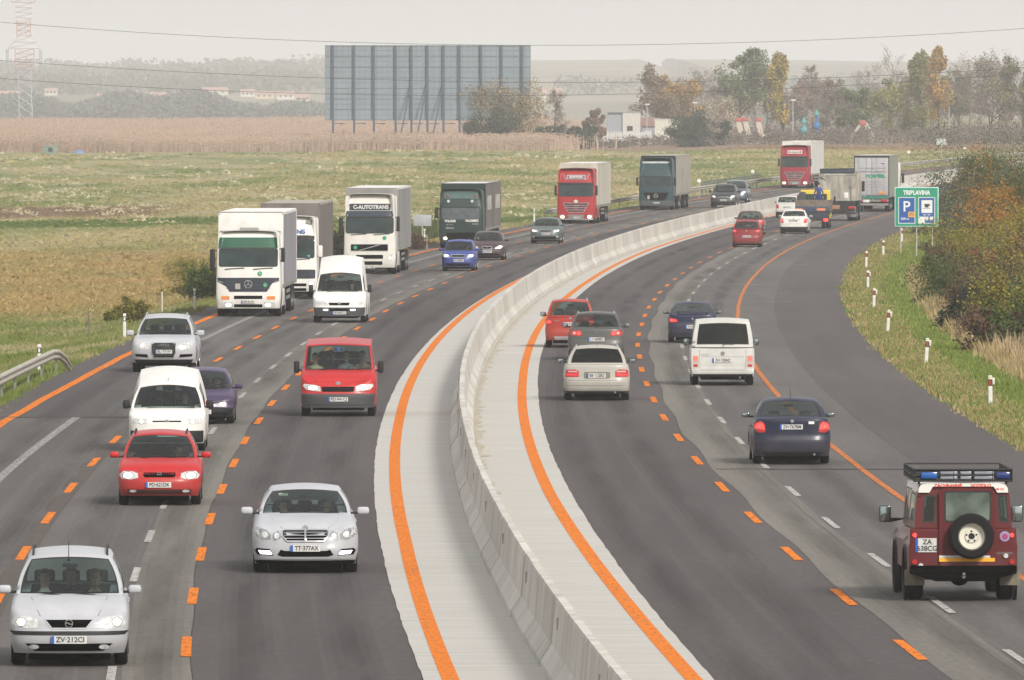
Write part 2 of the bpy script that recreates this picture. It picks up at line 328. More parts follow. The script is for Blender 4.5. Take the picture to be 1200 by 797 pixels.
ribbon(mb,lambda z:kink(Bl)(z)-.13,lambda z:kink(Bl)(z)+.13,Z0,Z1,.0095,0,3)
ribbon(mb,lambda z:E1(z)-.125,lambda z:E1(z)+.125,Z0,Z1,.021,0,3); ribbon(mb,lambda z:E2(z)-.125,lambda z:E2(z)+.125,Z0,Z1,.021,0,3)
ribbon(mb,lambda z:kink(Gl,.01)(z)-.075,lambda z:kink(Gl,.01)(z)+.075,Z0,Z1,.0095,1,3)
D1=pw((192,-6.55),(300,-6.33),(440,-6.13),(570,-6.0),(740,-5.88)); D2=pw((174,-3.40),(246,-3.22),(333,-3.15),(480,-3.06),(550,-3.02),(650,-3.15)); D3=pw((173,7.49),(263,7.39),(391,7.23),(520,7.26),(613,7.25))
for f,z0,per,cp,hl in ((D1,192,17.7,0,3.1),(D2,174,17.6,0,3.1),(D3,173,18.2,0,3.1)):
    for k in range(-5,62):
        z=z0+per*k
        if z<70: continue
        j=random.uniform(-.02,.02)
        ribbon(mb,lambda q:f(q)-.08+j,lambda q:f(q)+.08+j,z-hl,z+hl,.0135,0 if z<520 else 1,3)
tag(mb.build('orange_road_markings',[O_or,O_or2]),kind='structure')
mb=MB()
W0=pw((150,-8.35),(253,-8.18),(300,-8.0),(430,-7.9),(600,-7.65),(900,-7.6)); W1=pw((165,-4.47),(232,-4.30),(286,-4.17),(420,-4.21),(540,-3.95),(800,-3.95)); W3=pw((170,8.93),(277,8.79),(400,8.71),(500,8.71),(612,8.67),(800,8.5))
ribbon(mb,lambda z:W0(z)-.11,lambda z:W0(z)+.11,Z0,301,.0095,1,3); ribbon(mb,lambda z:W0(z)-.11,lambda z:W0(z)+.11,399,Z1,.0095,1,3)
for f,z0,per in ((W1,165,17.6),(W3,170,18.25)):
    for k in range(-5,62):
        z=z0+per*k
        if z>70: ribbon(mb,lambda q:f(q)-.065,lambda q:f(q)+.065,z-3,z+3,.0135,0,3)
for z in (476,497,521,548,583,622,664,710,735,770): # transverse sealed cracks
    a=random.uniform(7.7,8.2); b=random.uniform(12,13.2)
    ribbon(mb,a,b,z,z+.35,.0165,1,1)
for z in (372,372.5): pass
tag(mb.build('white_road_markings',[O_wh,O_wh2]),kind='structure')
mb=MB()
ribbon(mb,lambda z:D1(z)-.17+.05*math.sin(z*.5),lambda z:D1(z)+.16,Z0,460,.0095,0,1.5)
ribbon(mb,wob(-4.14,.02),wob(-4.10,.02),Z0,700,.0095,1,3); ribbon(mb,wob(8.60,.02),wob(8.64,.02),Z0,700,.0095,1,3)
ribbon(mb,-10,-4.4,300.4,301.1,.0105,0,1)
ribbon(mb,7.65,12.3,257.6,258.1,.0095,0,1)
tag(mb.build('road_seams',[mat('bitumen_seam',(.07,.055,.045),var=.3,scale=4,rough=.9),A_lite]),kind='structure')
mb=MB(); rj=random.Random(5); j2=[max(0,rj.gauss(.09,.07)) for _ in range(1600)]
ribbon(mb,2.38,lambda z:2.42+j2[int(z*.9)%1600],120,1000,.022,0,.6)
tag(mb.build('silt_along_barrier',mat('pale_silt',(.36,.31,.22),col2=(.46,.42,.34),scale=5,rough=.95)),kind='stuff')

# ------------------------------------------------------------------ concrete barrier
M_conc=mat('barrier_concrete',(.56,.54,.49),rough=.85,col2=(.44,.42,.38),scale=1.3,isl=.12,bump=.35,bscale=25,stretch=(1,1,.45))
prof=[(-.29,.0),(-.29,.09),(-.13,.33),(-.075,.95),(-.06,1.0),(.06,1.0),(.075,.95),(.13,.33),(.29,.09),(.29,.0)]
bo=pw((0,2.07),(300,2.06),(450,2.0),(560,1.98),(1100,1.98))
mb=MB(); z=92.
while z<1330:
    n=4 if z<700 else 2; L=3.955; vs=[]; k=len(prof)
    zs=[z+L*i/n for i in range(n+1)]; jx=random.uniform(-.008,.008)
    for Z in zs:
        for a,h in prof: vs.append(P(bo(Z)+a+jx,Z,h*1.02+.012))
    fs=[(i*k+j,i*k+j+1,(i+1)*k+j+1,(i+1)*k+j) for i in range(n) for j in range(k-1)]+[tuple(range(k)),tuple(range(n*k,n*k+k))[::-1]]
    mb.add(vs,fs); z+=4.0
o=mb.build('concrete_barrier',M_conc); tag(o,'long pale concrete barrier wall curving down the middle of the motorway','barrier')
for Z in range(150,420,16):
    mb=MB(); mb.box(*(lambda p:(p[0]-.02,p[0]+.005,p[1]-.09,p[1]+.09,p[2]-.09,p[2]+.09))(P(bo(Z)-.095,Z,.72)))
    mb.build('lifting_recess',mat('recess_grey',(.36,.35,.33)),o)
# ------------------------------------------------------------------ guardrails
M_galv=mat('galvanised_steel',(.46,.44,.38),rough=.6,metal=.1,col2=(.34,.32,.27),scale=3); M_galvd=mat('weathered_rail_post',(.24,.24,.22),rough=.7,metal=.3)
wv=[(0,-.155),(.03,-.15),(.075,-.10),(.075,-.06),(.0,-.02),(0,.02),(.075,.06),(.075,.10),(.03,.15),(0,.155)]
def rail(name,pts,label,step=2.0,group=None,side=1,posts=True,end=None):
    e=empty(name,pts[0],0,label,'guardrail',group)
    L=[Vector(p) for p in pts]; org=L[0]; mb=MB(); vs=[];k=len(wv)
    for i,p in enumerate(L):
        d=(L[min(i+1,len(L)-1)]-L[max(i-1,0)]); d.z=0; d.normalize(); nrm=Vector((d.y,-d.x,0))*side
        for a,h in wv: q=p-org+nrm*a; vs.append((q.x,q.y,q.z+h+.6))
    mb.add(vs,[(i*k+j,i*k+j+1,(i+1)*k+j+1,(i+1)*k+j) for i in range(len(L)-1) for j in range(k-1)],0,False)
    mb.build('rail_beam',M_galv,e)
    if posts:
        pm=None
        for i,p in enumerate(L[::1]):
            if i%posts: continue
            if pm is None:
                m2=MB(); m2.box(-.06,.0,-.03,.03,-.4,.62); m2.box(-.0,.03,-.06,.06,.5,.7); o=m2.build('rail_post',M_galvd,e); pm=o.data
            else: o=link_mesh('rail_post',pm,e)
            o.location=p-org-Vector((.03*side,0,0))
    return e
pl=[P(np.interp(z,[280,351],[-10.85,-10.65]),z,-.02) for z in np.arange(240,352,2.)]
a=Vector(pl[-1]); pl += [tuple(a+Vector((.10,1.5,-.04))),tuple(a+Vector((.24,2.8,-.22))),tuple(a+Vector((.36,3.6,-.5)))]
rail('guardrail',pl,'weathered steel guardrail on the left verge bending down to the ground beside the silver SUV',side=1,posts=4)
pl=[P(-10.6,z,0) for z in np.arange(770,1370,4.)]
gr=rail('guardrail',pl,'long steel guardrail along the far outer bend behind the dark SUVs and red truck',side=1,posts=2)
# bridge parapet piece in the far rail
mb=MB()
for z in np.arange(925,985,4.): 
    p=P(-10.75,z,0); mb.box(p[0]-.05,p[0]+.05,p[1]-.05,p[1]+.05,p[2],p[2]+1.05)
for h in (1.05,.85): mb.path([P(-10.75,z,h) for z in np.arange(925,986,5.)],.05)
tag(mb.build('culvert_railing',mat('dark_green_rail',(.10,.13,.12))),'dark green-grey railing behind the far guardrail, left of the red truck','railing')

# darker wheel tracks worn into each lane
tm=bpy.data.materials.new('tyre_track'); tm.use_nodes=True; n=tm.node_tree.nodes; l=tm.node_tree.links; b=n['Principled BSDF']; b.inputs['Base Color'].default_value=(.030,.027,.027,1); b.inputs['Roughness'].default_value=.8
g=n.new('ShaderNodeNewGeometry'); mp=n.new('ShaderNodeMapping'); mp.inputs['Scale'].default_value=(1,.05,1); l.new(g.outputs['Position'],mp.inputs[0]); z=n.new('ShaderNodeTexNoise'); z.inputs['Scale'].default_value=1.3; z.inputs['Detail'].default_value=6; l.new(mp.outputs[0],z.inputs[0])
q=n.new('ShaderNodeMapRange'); q.inputs[1].default_value=.35; q.inputs[2].default_value=.7; q.inputs[3].default_value=.02; q.inputs[4].default_value=.14; l.new(z.outputs[0],q.inputs[0]); l.new(q.outputs[0],b.inputs['Alpha'])
mb=MB()
for c in (-1.65,-4.7,-7.8,5.55,9.15):
    for d in (-.78,.78):
        for i,wd in enumerate((.42,.28,.14)): ribbon(mb,(lambda z,c=c,d=d,wd=wd:c+d-wd+.06*math.sin(z*.04+c)),(lambda z,c=c,d=d,wd=wd:c+d+wd+.06*math.sin(z*.033+c)),70,1200,.0180+.0012*i,0,8)
    ribbon(mb,(lambda z,c=c:c-.25),(lambda z,c=c:c+.25),70,1200,.0216,0,8)
tag(mb.build('tyre_tracks',tm),kind='structure')
# ------------------------------------------------------------------ vehicle building
def smoothf(tab): 
    xs=[a for a,b in tab]; ys=[b for a,b in tab]; return lambda x: float(np.interp(x,xs,ys))
def shell(s):
    """lofted lower body (or whole cab): returns MB with mats 0 paint 1 dark, plus outline info"""
    L,hw=s['L'],s['W']/2; yF=s['yF']; yR=yF+L
    deck=smoothf([(yF+a,b) for a,b in s['deck']]); DF,DR,nF,nR=s.get('DF',.55),s.get('DR',.4),s.get('nF',2.7),s.get('nR',3.2)
    front=smoothf(s.get('front',[(.2,.10),(.3,.02),(.45,0),(.6,.03),(.8,.10),(1.0,.22)])); rear=smoothf(s.get('rear',[(.2,.08),(.35,0),(.55,0),(.6,.03),(.95,.10)]))
    side=smoothf(s.get('side',[(.2,.06),(.35,.015),(.6,0),(.85,.02),(1.0,.05)])); rt=s.get('rt',.07); zb0=s.get('zb',.2)
    pts=[]
    for a in np.linspace(0,PI/2,13):
        t=math.sin(a)**(2/nF); pts.append((hw*t, yF+DF*(1-max(0,math.cos(a))**(2/nF)), a))
    ys=np.arange(yF+DF,yR-DR,.085)[1:]
    mid=[]
    for y in ys: mid.append((hw,y,None))
    rr=[]
    for a in np.linspace(PI/2,0,13):
        t=math.sin(a)**(2/nR); rr.append((hw*t, yR-DR*(1-max(0,math.cos(a))**(2/nR)), -a if a>0 else -1e-9))
    P0=pts+mid+rr; N=len(P0)
    nrm=[]
    for i in range(N):
        a=P0[max(i-1,0)]; b=P0[min(i+1,N-1)]; dx=b[0]-a[0]; dy=b[1]-a[1]; q=math.hypot(dx,dy) or 1; n=(dy/q,-dx/q)
        if i==0: n=(0,-1)
        if i==N-1: n=(0,1)
        nrm.append(n)
    vv=[0,.06,.13,.2,.28,.36,.44,.52,.6,.68,.76,.83,.89,.94,.975,1]
    if s.get('tall'): vv=[0,.03,.08,.14,.2,.28,.36,.44,.52,.6,.68,.76,.84,.9,.94,.97,.985,1]
    arches=s.get('arch',[]); ra=s.get('ra',.36); zc=s.get('rw',.31)
    rows=[]
    for i,(x,y,a) in enumerate(P0):
        zb=zb0
        if x>.6*hw:
            for ya in arches:
                if abs(y-ya)<ra: zb=max(zb,zc+math.sqrt(ra*ra-(y-ya)**2)*.98)
        zt=deck(y); row=[]
        for v in vv:
            z=zb+(zt-zb)*v; nx,ny=nrm[i]
            dd=zt-z; rd=rt-math.sqrt(max(0,rt*rt-(max(0,rt-dd))**2)) if dd<rt else 0
            ins=nx*nx*side(z)+(ny*ny)*(front(z) if ny<0 else rear(z))+rd
            row.append((max(0,x-nx*ins), y-ny*ins, z))
        rows.append(row)
    mb=MB(); K=len(vv); vs=[]; 
    for row in rows: vs+=row
    nR_=len(vs)
    for row in rows: vs+=[(-p[0],p[1],p[2]) for p in row]
    fs=[];ms=[]
    for i in range(N-1):
        for j in range(K-1):
            a,b,c,d=i*K+j,(i+1)*K+j,(i+1)*K+j+1,i*K+j+1
            fs.append((a,b,c,d)); fs.append((nR_+d,nR_+c,nR_+b,nR_+a))
    mb.add(vs,fs,0,True)
    # deck
    cr=s.get('crown',.03); M=10; vs=[]
    cab=s.get('cabin')
    for row in rows:
        x,y,z=row[-1]
        for k in range(M+1):
            q=1-2*k/M; vs.append((x*q,y,z+cr*(1-q*q)*(x/hw)**2))
    f0=[]
    for i in range(N-1):
        for k in range(M):
            yc=(vs[i*(M+1)][1]+vs[(i+1)*(M+1)][1])/2
            if cab and cab[0]<yc<cab[1] and 1<=k<=M-2: continue
            f0.append((i*(M+1)+k,i*(M+1)+k+1,(i+1)*(M+1)+k+1,(i+1)*(M+1)+k))
    mb.add(vs,f0,0,True)
    return mb,deck
def weld(mb,name,mats,parent,sharp=38):
    o=mb.build(name,mats,parent); bm=bmesh.new(); bm.from_mesh(o.data); bmesh.ops.remove_doubles(bm,verts=bm.verts,dist=.0008)
    bmesh.ops.recalc_face_normals(bm,faces=bm.faces)
    bm.to_mesh(o.data); bm.free(); o.data.set_sharp_from_angle(angle=math.radians(sharp)); return o
def greenhouse(s,mb):
    """adds roof and pillars to mb; returns dict of window MBs"""
    g=s['gh']; hb,ht=g['hb'],g['ht']; y0=s['yF']; yb,yt,rt_,rb=[y0+q for q in g['y']]; zb,zf,zm,zr,zrb=g['z']
    bF,bR=g.get('bF',.12),g.get('bR',.08); cr=g.get('cr',.05); ex=g.get('ex',1.8)
    X=lambda t: hb+(ht-hb)*t**ex
    def front(sx,t): return (sx*X(t), yb+(yt-yb)*t+bF*sx*sx, zb+(zf-zb)*(t+.03*math.sin(PI*t))+cr*(1-sx*sx)*t)
    def rear(sx,t): return (sx*X(t), rb+(rt_-rb)*(t**g.get('rex',1.0))-bR*sx*sx, zrb+(zr-zrb)*t+cr*(1-sx*sx)*t)
    def zroof(u): return (zf*(1-u)+zr*u)+4*(zm-(zf+zr)/2)*u*(1-u)
    def side(sg):
        def f(u,t):
            ya=yb+(yt-yb)*t+bF; yc=rb+(rt_-rb)*(t**g.get('rex',1.0))-bR
            z0=zb*(1-u)+zrb*u; z1=zroof(u)
            return (sg*(X(t)+.025*math.sin(PI*u)*(1-t)), ya+(yc-ya)*u, z0+(z1-z0)*t+(.03*(zf-zb)*math.sin(PI*t)*(1-u)))
        return f
    def roof(sx,u): 
        z=zroof(u)+cr*(1-sx*sx); return (sx*ht, (yt+bF*sx*sx)*(1-u)+(rt_-bR*sx*sx)*u, z)
    def patch(f,S,T,wins,flip,name):
        vs=[f(a,b) for b in T for a in S]; n=len(S); out={}
        body=[];
        for j in range(len(T)-1):
            for i in range(n-1):
                q=(j*n+i,j*n+i+1,(j+1)*n+i+1,(j+1)*n+i); q=q[::-1] if flip else q
                ca=(S[i]+S[i+1])/2; cb=(T[j]+T[j+1])/2; hit=None
                for wi,(a0,a1,b0,b1,sk) in enumerate(wins):
                    k=sk*(cb-b0)
                    if a0<ca<a1 and b0<cb<b1:
                        m=.03 if name in('front','rear') else .022
                        edge=(ca<a0+m or ca>a1-m or cb<b0+m*1.3 or cb>b1-m*1.3)
                        hit=(wi,edge)
                if hit is None: body.append(q)
                else: out.setdefault(hit,[]).append(q)
        mb.add(vs,body,0,True)
        res={}
        for (wi,edge),qs in out.items():
            r=res.setdefault(wi,{}); m=MB(); used={}; v2=[]; f2=[]
            for q in qs:
                t=[]
                for k in q:
                    if k not in used: used[k]=len(v2); v2.append(vs[k])
                    t.append(used[k])
                f2.append(tuple(t))
            m.add(v2,f2,0,True); r['seal' if edge else 'pane']=m
        return res
    def lines(lo,hi,n,wins,ia,ib,m):
        v=set(np.linspace(lo,hi,n).round(4))
        for w_ in wins:
            for a in (w_[ia],w_[ib]): v={q for q in v if abs(q-a)>.02}; 
        for w_ in wins: v|={w_[ia],w_[ib],round(w_[ia]+m,4),round(w_[ib]-m,4)}
        return sorted(v)
    R_={}
    wf=[g.get('wf',(-.93,.93,.05,.93))+(0,)]; wr=[g['wr']+(0,)] if g.get('wr',1)!=1 and g.get('wr') else ([] if g.get('wr',1) is None else [(-.9,.9,.08,.9,0)])
    if g.get('wrs'): wr=[q+(0,) for q in g['wrs']]
    ws=[q+(0,) for q in g.get('ws',[(.13,.46,.08,.88),(.50,.76,.08,.88),(.80,.93,.12,.85)])]
    R_['front']=patch(front,lines(-1,1,13,wf,0,1,.03),lines(0,1,8,wf,2,3,.039),wf,False,'front')
    R_['rear']=patch(rear,lines(-1,1,13,wr,0,1,.03),lines(0,1,8,wr,2,3,.039),wr,True,'rear')
    R_['right']=patch(side(1),lines(0,1,16,ws,0,1,.022),lines(0,1,8,ws,2,3,.03),ws,False,'side')
    R_['left']=patch(side(-1),lines(0,1,16,ws,0,1,.022),lines(0,1,8,ws,2,3,.03),ws,True,'side')
    S=list(np.linspace(-1,1,13)); 
    S=lines(-1,1,13,wf,0,1,.03); U=list(np.linspace(0,1,16)); vs=[roof(a,u) for u in U for a in S]; n=len(S)
    mb.add(vs,[(j*n+i,j*n+i+1,(j+1)*n+i+1,(j+1)*n+i) for j in range(len(U)-1) for i in range(n-1)],s.get('roofmat',0),True)
    return R_
class Car: pass
def densify(poly,h=.045):
    out=[]
    for i,(a,b) in enumerate(poly):
        c,d=poly[(i+1)%len(poly)]; n=max(1,int(math.hypot(c-a,d-b)/h))
        for k in range(n): out.append((a+(c-a)*k/n,b+(d-b)*k/n))
    return out
def rr(x0,z0,x1,z1,r=.02):
    o=[]
    r=min(r,abs(x1-x0)/2.01,abs(z1-z0)/2.01)
    for cx,cz,a0 in ((x1-r,z1-r,0),(x0+r,z1-r,90),(x0+r,z0+r,180),(x1-r,z0+r,270)):
        for k in range(4): a=math.radians(a0+30*k); o.append((cx+r*math.cos(a),cz+r*math.sin(a)))
    return o
def ell(cx,cz,rx,rz,n=14): return [(cx+rx*math.cos(2*PI*k/n),cz+rz*math.sin(2*PI*k/n)) for k in range(n)]
def flip(p): return [(-x,z) for x,z in p][::-1]
class Fit:
    """puts panels on the outside of a body by following its surface from the front, rear or a side"""
    def __init__(s,objs):
        vs=[];fs=[]
        for o in objs:
            b=len(vs); vs+=[v.co.copy() for v in o.data.vertices]; fs+=[[i+b for i in p.vertices] for p in o.data.polygons]
        s.t=BVHTree.FromPolygons(vs,fs)
    def cast(s,face,a,z):
        if face=='front': r=s.t.ray_cast(Vector((a,-20,z)),Vector((0,1,0)))
        elif face=='rear': r=s.t.ray_cast(Vector((a,20,z)),Vector((0,-1,0)))
        else:
            g=1 if face=='right' else -1; r=s.t.ray_cast(Vector((g*5,a,z)),Vector((-g,0,0)))
        return r[0]
    def mb(s,face,poly,off_=.006,th=.02,m=0,mb=None):
        mb=mb or MB(); bm=bmesh.new(); vs=[bm.verts.new((x,0,z)) for x,z in densify(poly)]
        try: bm.faces.new(vs)
        except Exception: bm.free(); return mb
        bmesh.ops.triangulate(bm,faces=bm.faces[:])
        for _ in range(5):
            es=[e for e in bm.edges if e.calc_length()>.055 and not e.is_boundary]
            if not es: break
            bmesh.ops.subdivide_edges(bm,edges=es,cuts=1); bmesh.ops.triangulate(bm,faces=bm.faces[:])
        bm.verts.index_update(); last=None; P_=[]
        bnd=[v.is_boundary for v in bm.verts]
        for v in bm.verts: P_.append(s.cast(face,v.co.x,v.co.z))
        good=[(v.co.x,v.co.z,p) for v,p in zip(bm.verts,P_) if p is not None]
        if not good: bm.free(); return mb
        ax={'front':1,'rear':1,'right':0,'left':0}[face]; sg={'front':-1,'rear':1,'right':1,'left':-1}[face]
        out=[]
        for v,p in zip(bm.verts,P_):
            d=p[ax] if p is not None else min(good,key=lambda g:(g[0]-v.co.x)**2+(g[1]-v.co.z)**2)[2][ax]
            out.append((v.co.x,v.co.z,d))
        mk=(lambda a,z,d:(a,d,z)) if ax==1 else (lambda a,z,d:(d,a,z))
        F=[mk(a,z,d+sg*off_) for a,z,d in out]; B=[mk(a,z,d+sg*(off_-th)) for a,z,d in out]; n=len(F)
        inv = face in('rear','left')
        fs=[tuple(v.index for v in f.verts) for f in bm.faces]
        # orient
        if fs:
            a,b,c=[Vector(F[i]) for i in fs[0]]; nn=(b-a).cross(c-a)
            if nn[ax]*sg<0: fs=[f[::-1] for f in fs]
        bd=[(e.verts[0].index,e.verts[1].index) for e in bm.edges if e.is_boundary]
        mb.add(F+B,fs+[(a,b,b+n,a+n) for a,b in bd],m,False); bm.free(); return mb
def wheel_mesh(r=.31,w_=.2,style='alloy'):
    t=MB(); t.lathe([(-w_/2,r*.66),(-w_/2,r*.90),(-w_/2+.025,r*.985),(-w_/2+.05,r),(w_/2-.05,r),(w_/2-.025,r*.985),(w_/2,r*.9),(w_/2,r*.66)],(0,0,0),n=32)
    h=MB(); R2=r*.66
    h.lathe([(w_/2,R2),(w_/2-.01,R2*.93),(w_/2-.06,R2*.88)],(0,0,0),n=28)
    if style=='alloy':
        for k in range(7):
            a=2*PI*k/7; c,s_=math.cos(a),math.sin(a); b=.035
            p=[(w_/2-.03,c*.05-s_*b,s_*.05+c*b),(w_/2-.03,c*.05+s_*b,s_*.05-c*b),(w_/2-.02,c*R2*.92+s_*b*.8,s_*R2*.92-c*b*.8),(w_/2-.02,c*R2*.92-s_*b*.8,s_*R2*.92+c*b*.8)]
            h.add(p+[(q[0]-.03,q[1],q[2]) for q in p],[(0,1,2,3),(4,7,6,5),(0,4,5,1),(1,5,6,2),(2,6,7,3),(3,7,4,0)])
        h.lathe([(w_/2-.015,0.001),(w_/2-.015,.06),(w_/2-.04,.07)],(0,0,0),n=16)
        h.lathe([(w_/2-.075,0.001),(w_/2-.075,R2*.9)],(0,0,0),n=20,m=1)
    else:
        h.lathe([(w_/2-.02,0.001),(w_/2-.02,R2*.3),(w_/2-.07,R2*.4),(w_/2-.07,R2*.7),(w_/2-.03,R2*.8),(w_/2-.03,R2*.92)],(0,0,0),n=24)
    return t,h
_wc={}
def add_wheel(parent,x,y,r=.31,w_=.2,style='alloy',rim=None):
    key=(round(r,3),round(w_,3),style,rim.name if rim else '')
    if key not in _wc:
        t,h=wheel_mesh(r,w_,style); o=t.build('wheel',M_tyre,parent); hb=h.build('rim',[rim or (M_rim if style=='alloy' else M_hub),M_under],o); _wc[key]=(o.data,hb.data)
    else: o=link_mesh('wheel',_wc[key][0],parent); hb=link_mesh('rim',_wc[key][1],o)
    o.location=(x,y,r)
    if x<0: o.rotation_euler=(0,0,PI)
    return o
def plate(parent,face_y,cx,cz,txt,away=False,w_=.52,h=.11,two=None,name='licence_plate',eu=True):
    s=1 if away else -1; mb=MB(); y=face_y
    mb.box(cx-w_/2,cx+w_/2,min(y,y+s*.012),max(y,y+s*.012),cz-h/2,cz+h/2,0)
    y2=y+s*.014; ex=(cx+w_/2-.045,cx+w_/2) if away else (cx-w_/2,cx-w_/2+.045)
    if eu: mb.box(ex[0],ex[1],min(y2-s*.001,y2+s*.002),max(y2-s*.001,y2+s*.002),cz-h/2,cz+h/2,1)
    o=mb.build(name,[M_plate,M_pblue],parent)
    t=MB(); sh=.02*(-1 if away else 1)
    if two:
        text_mb(t,two[0],cx+sh,y2+s*.002,cz+h*.22,h*.5,away=away,bold=.003); text_mb(t,two[1],cx+sh,y2+s*.002,cz-h*.25,h*.5,away=away,bold=.003)
    else: text_mb(t,txt,cx+sh,y2+s*.002,cz,h*.95,away=away,width=w_*.80,bold=.002)
    t.build('plate_characters',M_ink,o); return o
def seats(parent,xs,y,z0=.45,zt=1.18,w_=.46,lean=.12):
    for x in xs:
        mb=MB(); mb.rbox(x-w_/2,x+w_/2,y-.45,y+.1,z0-.1,z0+.08,.05)
        mb.add([(x-w_/2,y,z0),(x+w_/2,y,z0),(x+w_/2-.04,y+lean,zt-.2),(x-w_/2+.04,y+lean,zt-.2),(x-w_/2,y+.11,z0),(x+w_/2,y+.11,z0),(x+w_/2-.04,y+lean+.1,zt-.2),(x-w_/2+.04,y+lean+.1,zt-.2)],[(0,1,2,3),(5,4,7,6),(3,2,6,7),(1,5,6,2),(4,0,3,7)])
        mb.rbox(x-.13,x+.13,y+lean,y+lean+.09,zt-.17,zt+.01,.04); mb.tube((x,y+lean+.05,zt-.22),(x,y+lean+.05,zt-.1),.012)
        mb.build('seat',M_int,parent)
def mirror(parent,x,y,z,w_=.2,h=.13,m=None,arm=.1,glass_back=True,drop=0):
    s=1 if x>0 else -1; mb=MB(); mb.rbox(min(x,x+s*w_),max(x,x+s*w_),y-.06,y+.06,z-h/2,z+h/2,.045,0,3)
    mb.tube((x-s*arm,y+.02,z-h*.3-drop),(x+s*.04,y,z-h*.3),.02,m=1)
    o=mb.build('wing_mirror',[m,M_blk],parent)
    g=MB(); g.rbox(min(x+s*.02,x+s*(w_-.02)),max(x+s*.02,x+s*(w_-.02)),y+.058,y+.066,z-h/2+.015,z+h/2-.015,.003); g.build('mirror_glass',M_mirror,o); return o
def car(s,name,label,cat,px,py,away=False,group=None,P_=None,Zs=None,yaw=0):
    gx,gy=gnd(px,py); sl=float(dR(gy)); q=math.hypot(sl,1); d=(sl/q,1/q); wb=s['wb']
    if P_: gx,gy=P_
    cx,cy_=gx+d[0]*wb/2,gy+d[1]*wb/2
    if Zs: cx,cy_=gx,gy
    e=empty(name,(cx,cy_,float(gz(cy_))+.006),(PI if away else 0)-math.atan(sl)+yaw,label,cat,group)
    s.setdefault('yF',-(wb/2+s['fo'])); s.setdefault('rw',.31); s['arch']=[-wb/2,wb/2]; s.setdefault('ra',s['rw']+.055)
    g=s['gh']; s.setdefault('cabin',(s['yF']+g['y'][0]+.22,s['yF']+g['y'][3]-.18))
    mb,deck=shell(s); W=greenhouse(s,mb); pm=s['paint']
    body=weld(mb,'body',[pm,s.get('paint2',pm)],e); k=Car(); k.e=e; k.s=s; k.body=body; k.deck=deck; k.hw=s['W']/2; k.yF=s['yF']; k.yR=s['yF']+s['L']
    gl={'front':'windscreen','rear':'rear_window','left':'side_window','right':'side_window'}
    for face,res in W.items():
        for wi,r in res.items():
            if 'pane' not in r: continue
            gm=s.get('glassR',GLASS) if face=='rear' else (s.get('glassS',GLASS) if face!='front' else GLASS)
            o=r['pane'].build(gl[face],gm,e)
            if 'seal' in r: r['seal'].build('window_seal',M_seal,o)
    fo=[body]
    k.fit=Fit(fo)
    u=MB(); hw=k.hw; zu=s.get('zb',.2)-(.05 if s.get('zb',.2)<.35 else 0)  # underbody box hung extra low to deepen the shade beneath the car
    u.box(-hw*.68,hw*.68,k.yF+.26,k.yR-.2,zu-.05,s.get('floor',.42)); u.box(-hw*.93,hw*.93,-wb/2-s['rw']-.1,-wb/2+s['rw']+.1,s['rw']+.15,s['rw']+.32); u.box(-hw*.93,hw*.93,wb/2-s['rw']-.1,wb/2+s['rw']+.1,s['rw']+.15,s['rw']+.32)
    u.build('underbody',M_under,e)
    tw=s.get('tw',.2)
    for y in (-wb/2,wb/2):
        for x in (hw-tw/2-.02,-hw+tw/2+.02): add_wheel(e,x,y,s['rw'],tw,s.get('rimstyle','alloy'))
    zb=g['z'][0]; yw=k.yF+g['y'][0]
    dsh=MB(); dsh.rbox(-g['hb']*.9,g['hb']*.9,yw+.28,yw+.75,zb-.35,zb-.04,.06); dsh.build('dashboard',M_dash,e)
    st=MB(); sx=.36; st.lathe([(-.012,.175),(0,.187),(.012,.175),(0,.163),(-.012,.175)],(sx,yw+.82,zb-.06),axis='y',n=20); st.box(sx-.16,sx+.16,yw+.815,yw+.83,zb-.08,zb-.04); st.build('steering_wheel',M_blk,e)
    ys=yw+s.get('seat',1.45); zt=g['z'][1]-s.get('head',.22)
    k.seaty=ys; k.zt=zt
    if s.get('seats',1):
        seats(e,(-.36,.36),ys,zb-.45,zt)
        if s.get('rearseats',True): seats(e,(-.42,0,.42),ys+.85,zb-.4,zt-.04,.42)
    im=MB(); ym=yw+(g['y'][1]-g['y'][0])*.82+.08; im.rbox(-.11,.11,ym,ym+.03,g['z'][1]-.14,g['z'][1]-.08,.012); im.build('interior_mirror',M_blk,e)
    if s.get('mirrors',True):
        mw,mh=s.get('ms',(.19,.125)); zmr=zb+s.get('mz',.08); yy=yw+s.get('my',.42)
        for sg in (1,-1): mirror(e,sg*(hw-.01+s.get('mx',.0)),yy,zmr,mw,mh,s.get('mm',pm),arm=.16)
    # door handles and shut lines
    for sg in ('right','left'):
        for yy in s.get('handles',(.2,1.0)):
            p=k.fit.cast(sg,yy,zb-.14)
            if p:
                hnd=MB(); a=.02 if sg=='right' else -.02; hnd.rbox(min(p.x,p.x+a),max(p.x,p.x+a),yy-.08,yy+.08,zb-.155,zb-.125,.008); hnd.build('door_handle',s.get('hm',pm),e)
    return k
def panel(k,face,polys,name,m,off_=.006,parent=None,th=.02,m2=None):
    """each outline is one part; mats may be swapped per item"""
    out=[]
    for p in polys:
        mb=k.fit.mb(face,p,off_,th)
        if mb.v: out.append(mb.build(name,m,parent or k.e))
    return out
def both(p): return [p,flip(p)]
def lines_on(k,face,segs,name,m,parent=None,w_=.008,off_=.004):
    mb=MB()
    for (a,b),(c,d) in segs:
        L=math.hypot(c-a,d-b) or 1; nx,nz=-(d-b)/L*w_/2,(c-a)/L*w_/2
        k.fit.mb(face,[(a+nx,b+nz),(c+nx,d+nz),(c-nx,d-nz),(a-nx,b-nz)],off_,.006,0,mb)
    return mb.build(name,m,parent or k.e)
